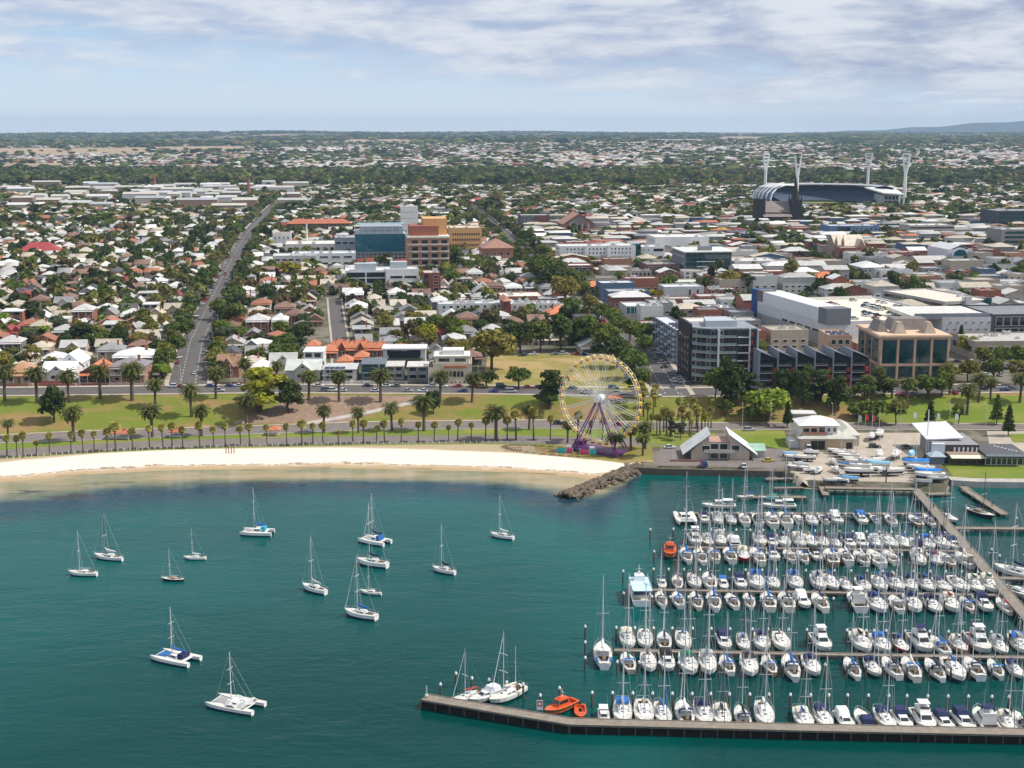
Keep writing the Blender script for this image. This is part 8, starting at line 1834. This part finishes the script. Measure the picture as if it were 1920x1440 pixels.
for px, py, rz, k, c in ((1256, 841, 0, 0, CARC[0]), (1320, 878, 92, 2, CARC[4]), (1332, 879, 88, 0, CARC[2]), (1394, 880, 90, 0, CARC[0]), (1442, 866, 8, 0, CARC[7]), (1405, 808, 10, 1, CARC[1]), (1516, 843, 80, 2, CARC[0]), (1231, 744, 0, 1, CARC[0]), (1262, 716, 110, 1, CARC[0]), (1274, 717, 110, 0, CARC[0]), (1242, 682, 20, 1, CARC[0]), (1247, 690, 30, 0, CARC[2]), (1160, 798, 0, 0, CARC[5]), (1048, 796, 0, 1, CARC[2]), (1072, 797, 180, 0, CARC[3]), (1290, 722, 100, 1, CARC[2]), (1640, 840, 0, 1, CARC[2]), (1700, 842, 20, 1, CARC[3])):
    x, y = G(px, py); car(x, y, R(rz), b, True, px, k, c)
finish(b, 'near the wheel, clubs and boatyard')
# ---- a few people
def person_mesh(stride):
    m = bpy.data.meshes.new('person'); V = [(0, 0, .95), (0, 0, 1.2), (0, 0, 1.45), (0, 0, 1.56), (0, 0, 1.68), (0, 0, 1.78), (-.1, 0, .9), (-.11, stride, .5), (-.11, stride * .4, .08), (-.11, stride * .4 - .14, .03), (.1, 0, .9), (.11, -stride, .5), (.11, -stride * 1.9, .1), (.11, -stride * 1.9 - .13, .04), (-.2, 0, 1.42), (-.26, -stride, 1.15), (-.25, -stride * 1.6, .9), (.2, 0, 1.42), (.26, stride, 1.15), (.25, stride * 1.4, .9)]
    E = [(0, 1), (1, 2), (2, 3), (3, 4), (4, 5), (0, 6), (6, 7), (7, 8), (8, 9), (0, 10), (10, 11), (11, 12), (12, 13), (2, 14), (14, 15), (15, 16), (2, 17), (17, 18), (18, 19)]
    m.from_pydata(V, E, []); m.materials.append(M_CANVAS); return m
SKR = [.16, .15, .17, .07, .11, .08, .10, .075, .05, .045, .10, .075, .05, .045, .07, .05, .04, .07, .05, .04]
PMS = [person_mesh(s) for s in (.12, .03)]
for px, py, zz, c, lab in ((1599, 946, None, (.03, .03, .04), 'person in black clothes walking near the end of the boatyard wharf'), (1750, 954, 1.9, (.4, .03, .05), 'person in red standing on the diagonal timber pier'), (1820, 1030, 1.9, (.03, .04, .06), 'person in dark clothes on the diagonal pier between jetties'), (1860, 950, .9, (.02, .02, .03), 'person in black at the far end of the sloping pontoon'), (255, 846, None, (.05, .04, .04), 'person in dark clothes walking on the sand below the promenade'), (573, 836, None, (.08, .07, .07), 'person sitting height figure in grey at the promenade edge'), (868, 832, None, (.2, .1, .08), 'person in brown at the promenade edge left of the wheel'), (1233, 750, None, (.02, .02, .03), 'person in black crossing the road corner behind the palms'), (1277, 745, None, (.7, .7, .7), 'person in white standing on the street corner')):
    x, y = P(px, py, zz) if zz else G(px, py)
    if px == 1599: x, y = G(1599, 912); zz = None
    o = thing('person', lab.replace('person sitting height figure in grey', 'person in grey standing'), 'person', (x, y, zz if zz else TZ(x, y) + .14), R(rnd.uniform(0, 360)), None, me=rnd.choice(PMS), color=c); o.modifiers.new('skin', 'SKIN'); o.modifiers.new('smooth', 'SUBSURF').levels = 1
    for i, q in enumerate(SKR): o.data.skin_vertices[0].data[i].radius = (q, q)
    o.data.skin_vertices[0].data[0].use_root = True
# ================================================================ TREES BETWEEN THE HOUSES, FAR TOWN, WOODS
rng = np.random.default_rng(5)
_a = ROADS[0][0]; _l = np.concatenate(([0], np.cumsum(np.linalg.norm(np.diff(_a, axis=0), axis=1))))
for _t in np.arange(14, 420, 8.5):
    for _s in (-1, 1):
        if rnd.random() < .74: SMALL_TREES.append((float(np.interp(_t, _l, _a[:, 0])) + _s * rnd.uniform(12, 13.5), float(np.interp(_t, _l, _a[:, 1])) + rnd.uniform(-2, 2), rnd.uniform(6.5, 10.5)))
SMALL_TREES.sort(key=lambda t: t[1])
n_ind = max(0, 296 - sum(1 for o in bpy.data.objects if o.parent is None and o.get('category') == 'tree'))
print('individual yard trees', n_ind, 'of', len(SMALL_TREES))
bands = {}
for x, y, s in SMALL_TREES[:n_ind]:
    kd = rnd.choices(('round', 'bush', 'gum'), (5, 4, 2))[0]; c = rnd.choices(('dark green', 'mid green', 'olive green', 'grey green', 'brownish', 'bright green'), (5, 6, 4, 2, 1, 1))[0]
    bd = int((y - 570) / 30); bt = bands.setdefault(bd, []); tree(kd, c, x, y, s * rnd.uniform(.9, 1.25), s * rnd.uniform(.8, 1.25), 'yard trees', bt)
for i, bd in enumerate(sorted(bands)): finish(bands[bd], f'in yard row {nth(i + 1)} from the shore', 'from left')
def lite(n, seed, size, flat_=1.0):
    """loose clump of n leaf quads for trees seen small: unit radius, sitting on z = 0..2"""
    g = np.random.default_rng(seed); L = 5 if n < 80 else 9
    lc = g.normal(size=(L, 3)) * (.38, .38, .34); lr = g.uniform(.42, .72, L); k = g.integers(0, L, n)
    d = g.normal(size=(n, 3)); d /= np.linalg.norm(d, axis=1)[:, None]; d[:, 2] = np.abs(d[:, 2]) * .9 - .25
    c = lc[k] + d * lr[k][:, None] * g.uniform(.75, 1.05, n)[:, None]; c[:, 2] = c[:, 2] * flat_ + 1.0
    nn = d + g.normal(size=(n, 3)) * .5 + (0, 0, .3); nn /= np.linalg.norm(nn, axis=1)[:, None]
    r = g.normal(size=(n, 3)); a = np.cross(nn, r); a /= np.linalg.norm(a, axis=1)[:, None]; b_ = np.cross(nn, a); s = (size * g.uniform(.7, 1.3, n))[:, None]
    a, b_ = a * s, b_ * s * .8
    return np.stack((c - a - b_ * .6, c + a * .8 - b_, c + a + b_ * .7, c - a * .7 + b_), 1).reshape(-1, 3)
def forest(name, label, pts, w, h, nq, size, cols, variants=6):
    """pts (N,2) ground points; w, h widths and heights; one object"""
    V, C = [], []; N = len(pts); vi = rng.integers(0, variants, N); z0 = T(pts[:, 0], pts[:, 1]); ang = rng.uniform(0, 6.28, N)
    for k in range(variants):
        m = vi == k
        if not m.any(): continue
        p = lite(nq, 100 + k, size); c, s = np.cos(ang[m])[:, None], np.sin(ang[m])[:, None]; x, y, z = p[None, :, 0], p[None, :, 1], p[None, :, 2]
        W, H = (w[m] / 2)[:, None], (h[m] / 2)[:, None]
        V.append(np.stack((pts[m, 0][:, None] + (x * c - y * s) * W, pts[m, 1][:, None] + (x * s + y * c) * W, z0[m][:, None] + z * H), -1)); C.append(cols[m])
    V, C = np.concatenate(V), np.concatenate(C); t = [tuple(range(4 * i, 4 * i + 4)) for i in range(nq)]
    me = np_mesh(name, V, t, M_LEAFS, np.repeat(C[:, None, :], nq, 1)); return struct(name, me, 'stuff', label, 'trees')
def tcols(n, far=False):
    base = np.array([(.045, .068, .020), (.085, .120, .026), (.125, .128, .040), (.10, .115, .066), (.14, .11, .055), (.036, .055, .024), (.19, .20, .04)]); p = (.26, .25, .2, .12, .06, .09, .02)
    return base[rng.choice(7, n, p=p)] * rng.uniform(.75, 1.2, (n, 1))
def inview(y, n, lo=-.43, hi=.43): return rng.uniform(lo, hi, n) * y
def clear(x, y, pad=2.0):
    """mask of points that keep off roads and landmark footprints"""
    ok = np.ones(len(x), bool)
    for a, hw in ROADS:
        for q in a[::1]: ok &= (x - q[0]) ** 2 + (y - q[1]) ** 2 > (hw + pad) ** 2
    for cx, cy, hw, hd, an in FOOT:
        c, s = math.cos(-an), math.sin(-an); dx, dy = x - cx, y - cy; ok &= ~((np.abs(c * dx - s * dy) < hw + pad) & (np.abs(s * dx + c * dy) < hd + pad))
    return ok
# the remaining yard trees of the near town
st = np.array(SMALL_TREES[n_ind:]); forest('yard_trees', 'mass of garden and street trees among the further houses', st[:, :2], st[:, 2] * rng.uniform(.95, 1.35, len(st)), st[:, 2] * rng.uniform(.9, 1.3, len(st)), 170, .26, tcols(len(st)))
# avenue planting both sides
ap = []
for ai, sp, off in ((0, 8.5, 12.2), (1, 9, 11.5), (3, 10, 10)):
    a = ROADS[ai][0]; L = np.concatenate(([0], np.cumsum(np.linalg.norm(np.diff(a, axis=0), axis=1))))
    for t in np.arange(425 if ai == 0 else 330 if ai == 1 else 0, L[-1], sp):
        for s in (-1, 1):
            if rng.random() < .72: ap.append((np.interp(t, L, a[:, 0]) + s * (off + rng.uniform(0, 2.5)), np.interp(t, L, a[:, 1]) + rng.uniform(-2, 2)))
ap = np.array(ap); forest('street_trees', 'rows of street trees along the far part of the avenues', ap, rng.uniform(7, 12, len(ap)), rng.uniform(7, 11, len(ap)), 170, .26, tcols(len(ap)))
M_FIELD = mat('dry_field', (.34, .25, .15), .95, .2, .004)
HT = [(0, 1, 5, 4), (1, 2, 6, 5), (2, 3, 7, 6), (3, 0, 4, 7), (8, 9, 13, 12), (9, 10, 13), (10, 11, 12, 13), (11, 8, 12)]
RC = np.array([p[0] for p in PAL_R]); RP = np.array([p[2] for p in PAL_R], float); RP /= RP.sum(); WC = np.array([p[0] for p in PAL_W]); WP = np.array([p[2] for p in PAL_W], float); WP /= WP.sum()
def town(name, label, x, y, W, D, H, rh, ang, light=0.0, rc=None, wc=None):
    """many simple hip- and gable-roofed buildings as one object"""
    n = len(x); z = T(x, y); ov = .5
    gab = rng.random(n) < .4; w2, d2 = W / 2, D / 2; i = np.where(gab, 0.0, np.minimum(W, D) * .42)
    X_ = np.stack((-w2, w2, w2, -w2) * 2 + (-w2 - ov, w2 + ov, w2 + ov, -w2 - ov) + (-w2 + i - ov * gab, w2 - i + ov * gab), 1)
    Y_ = np.stack((-d2, -d2, d2, d2) * 2 + (-d2 - ov, -d2 - ov, d2 + ov, d2 + ov) + (0 * d2, 0 * d2), 1)
    Z_ = np.stack((z - 2,) * 4 + (z + H,) * 8 + (z + H + rh,) * 2, 1); c, s = np.cos(ang)[:, None], np.sin(ang)[:, None]
    V = np.stack((x[:, None] + X_ * c - Y_ * s, y[:, None] + X_ * s + Y_ * c, Z_), -1)
    w_ = (WC[rng.choice(len(WC), n, p=WP)] if wc is None else wc) * rng.uniform(.8, 1.1, (n, 1)); r_ = (RC[rng.choice(len(RC), n, p=RP)] if rc is None else rc) * rng.uniform(.8, 1.1, (n, 1))
    C = np.stack([w_] * 4 + [r_, np.where(gab[:, None], w_, r_), r_, np.where(gab[:, None], w_, r_)], 1); return struct(name, np_mesh(name, V, HT, M_STUFF, C), 'stuff', label, 'buildings')
FL = far_lots; L_ = np.array([(a[1] + cu * a[3] / 2 - su * a[4] / 2, a[2] + su * a[3] / 2 + cu * a[4] / 2, a[3], a[4]) for a in FL])
town('further_houses', 'mass of roofs in the middle distance beyond the nearest houses', L_[:, 0], L_[:, 1], L_[:, 2], L_[:, 3], rng.uniform(3.4, 5.5, len(L_)), rng.uniform(2, 3.4, len(L_)), np.full(len(L_), GRID))
if far_shops:
    L_ = np.array([(a[1] + cu * a[3] / 2 - su * a[4] / 2, a[2] + su * a[3] / 2 + cu * a[4] / 2, a[3], a[4]) for a in far_shops]); n = len(L_); pc = np.array([p[0] for p in PAL_S])
    town('further_shops', 'mass of town buildings in the middle distance', L_[:, 0], L_[:, 1], L_[:, 2], L_[:, 3], rng.uniform(4, 9, n), rng.uniform(.3, 2.4, n), np.full(n, GRID), wc=pc[rng.choice(len(pc), n)])
YM0 = OY + v
# white factory sheds on the left, each a thing
b = []
for i in range(58):
    for _ in range(30):
        px, py = rnd.uniform(-10, 540), rnd.uniform(350, 398)
        if px > 380 and py < 352: continue
        x, y = G(px, py); W, D = rnd.uniform(18, 52), rnd.uniform(18, 40)
        if free(x + W / 2, y + D / 2, W, D, GRID): break
    else: continue
    H = rnd.uniform(8, 14); r = thing('factory_shed', '', 'factory', (x, y, TZ(x, y)), GRID, 'factory sheds'); wc = rnd.choice([(.52, .51, .48), (.45, .4, .33), (.4, .42, .44), (.30, .2, .15), (.55, .54, .52)])
    M = MB(); M.box(0, W, 0, D, -2, H); Rf = MB(); k = 1
    for j in range(k): pent(M, 0, W, 0, D, H, H + 2.3, 0, 'x'); gable(Rf, 0, W, 0, D, H, 2.4, 'x', .2)
    obj('wall', M.mesh('wall', M_WALL), r, color=wc); obj('roof', Rf.mesh('roof', M_ROOF), r, color=rnd.choice([(.58, .57, .55), (.46, .46, .45), (.5, .46, .39), (.36, .37, .38), (.42, .41, .38)])); windows(r, 'F', W, D, max(2, int(W / 14)), 1, 4.5, 3.5, 2, W - 2, .2, 1, M_DARK, M_WHITE); occupy(x, y, W, D, GRID, 4); b.append((px, r, 'pale factory shed'))
finish(b, 'of the factory sheds at far left')
def cloud_pts(n, y0, y1, lo=-.44, hi=.44, p=1.0):
    y = (y0 ** 2 + rng.random(n) * (y1 ** 2 - y0 ** 2)) ** .5; return inview(y, n, lo, hi), y
FIELDS = [[(0, 291), (128, 292), (126, 278), (-20, 279)], [(131, 288), (278, 291), (274, 277), (128, 278)], [(290, 283), (480, 284), (470, 274), (285, 276)], [(640, 268), (780, 270), (770, 261), (650, 262)], [(905, 265), (960, 265), (958, 258), (910, 258)], [(1738, 332), (1802, 330), (1796, 312), (1745, 314)], [(0, 318), (120, 313), (120, 306), (0, 308)], [(330, 268), (600, 270), (590, 263), (340, 262)], [(1340, 262), (1440, 263), (1435, 257), (1345, 257)]]
FPOLY = []
for f_ in FIELDS:
    FPOLY.append([G(*p) for p in f_]); poly_sheet('field', FPOLY[-1], M_FIELD, 1.2, 24, True)
def offield(x, y):
    ok = np.ones(len(x), bool)
    for i in range(len(x)):
        if y[i] > 3000 and any(inpoly(x[i], y[i], q) for q in FPOLY): ok[i] = rng.random() < .03
    return ok
def pxx(x, y): return 960 + FPX * x / (y * CP + 110 * SP)
# suburbs 1 to 2.8 km
x, y = cloud_pts(11500, YM0 + 5, 2750); uu = np.round(y / 27) * 27 + rng.uniform(-3, 3, len(y)); y = uu; k = clear(x, y, 8) & (rng.random(len(x)) < .8); x, y = x[k], y[k]; n = len(x)
town('suburb_roofs', 'suburb of pale roofs stretching back to the wooded river', x, y, rng.uniform(10, 18, n), rng.uniform(10, 16, n), rng.uniform(3.2, 5.5, n), rng.uniform(1.8, 3.4, n), np.full(n, GRID) + rng.choice((0, R(90)), n))
x, y = cloud_pts(9000, YM0 - 20, 2800); k = clear(x, y, 3); x, y = x[k], y[k]; n = len(x); s = rng.uniform(6, 14, n); forest('suburb_trees', 'garden trees filling the suburb between the roofs', np.stack((x, y), 1), s * rng.uniform(1.0, 1.5, n), s * rng.uniform(.6, .95, n), 52, .46, tcols(n))
# wooded river flats
x, y = cloud_pts(9000, 2650, 3500, -.44, .44); q = pxx(x, y); k = rng.random(len(x)) < np.interp(q, [0, 300, 900, 1300, 1920], [.9, 1, .85, .35, .22]); x, y = x[k], y[k]; n = len(x); s = rng.uniform(12, 22, n)
forest('river_woods', 'belt of dark woodland along the river across the plain', np.stack((x, y), 1), s * 1.3, s, 40, .52, tcols(n) * .95)
x, y = cloud_pts(6500, 2650, 3500, -.02, .44); n = len(x); town('river_roofs', 'roofs showing among the river woods', x, y, rng.uniform(12, 22, n), rng.uniform(12, 18, n), rng.uniform(3.5, 6, n), rng.uniform(2, 3.5, n), rng.uniform(0, 3, n))
# suburbs on the rising ground beyond
x, y = cloud_pts(44000, 3450, 8600); q = pxx(x, y); dn = np.sin(x / 310) * np.cos(y / 420) + np.sin(x / 130 + y / 700) * .6
pr = np.where(y > 5200, np.interp(q, [0, 420, 620, 1920], [.05, .12, .8, 1]), np.interp(q, [0, 250, 500, 1920], [.3, .5, .85, 1])) * np.clip(.62 + .35 * dn, .12, 1); k = (rng.random(len(x)) < pr) & offield(x, y); x, y = x[k], y[k]; n = len(x); big = rng.random(n) < .06
town('distant_suburb', 'distant suburb roofs on the rising ground below the hills', x, y, np.where(big, rng.uniform(30, 80, n), rng.uniform(12, 22, n)), np.where(big, rng.uniform(25, 50, n), rng.uniform(12, 18, n)), rng.uniform(4, 7, n), rng.uniform(1.5, 3.2, n), rng.uniform(0, 3.1, n))
x, y = cloud_pts(12500, 3400, 8600); dn = np.sin(x / 260 + 1) * np.cos(y / 380) + np.sin(x / 110 - y / 600) * .6; k = (rng.random(len(x)) < np.clip(.6 - .4 * dn, .08, 1)) & offield(x, y); x, y = x[k], y[k]; n = len(x); s = rng.uniform(10, 20, n)
forest('distant_trees', 'trees spread through the distant suburb', np.stack((x, y), 1), s * 1.5, s * .74, 20, .66, tcols(n) * 1.15)
# wooded hills to the skyline
x, y = cloud_pts(26000, 7000, 17000); dn = np.sin(x / 700 + .5) * np.cos(y / 900) + np.sin(x / 310 - y / 1500) * .7 + .5 * np.sin(x / 170 + y / 260); k = (rng.random(len(x)) < np.clip(.25 + .75 * dn, 0.0, 1)) & offield(x, y); x, y = x[k], y[k]; n = len(x); s = rng.uniform(14, 24, n)
forest('hill_woods', 'dark woods on the low hills at the skyline', np.stack((x, y), 1), s * 3.2, s, 14, .8, tcols(n) * 1.1)
# far mountain ridge on the right
def ridge():
    xs = np.linspace(4200, 9500, 90); ys = np.array([19500, 20500, 21500, 23000]); h = np.interp(xs, [4200, 5000, 5800, 6600, 7100, 7600, 8300, 9500], [70, 125, 160, 205, 245, 275, 310, 325]) + 9 * np.sin(xs / 160)
    X_, Y_ = np.meshgrid(xs, ys); Z = np.stack((h * 0 - 20, h * .55, h, h * .3)); m = grid_mesh('far_hills', X_, Y_, mat('hill_wood', (.05, .062, .04), .95, .3, .004), None, lambda a, b_: Z); struct('far_hills', m)
ridge()
# ================================================================ AIR
def haze():
    M = MB(); M.box(-16000, 16000, -600, 23500, -6, 345); me = M.mesh('haze', []); m = bpy.data.materials.new('haze'); m.use_nodes = True; k = NT(m.node_tree); k.n.clear()
    o = k.new('ShaderNodeOutputMaterial'); v_ = k.new('ShaderNodeVolumePrincipled'); v_.inputs['Color'].default_value = (.50, .72, 1.0, 1); v_.inputs['Density'].default_value = HAZE; v_.inputs['Anisotropy'].default_value = 0.0
    k.l.new(v_.outputs[0], o.inputs['Volume']); me.materials.append(m); struct('haze', me, 'stuff', 'pale blue haze over the whole view', 'haze')
HAZE = 0.000038
haze()
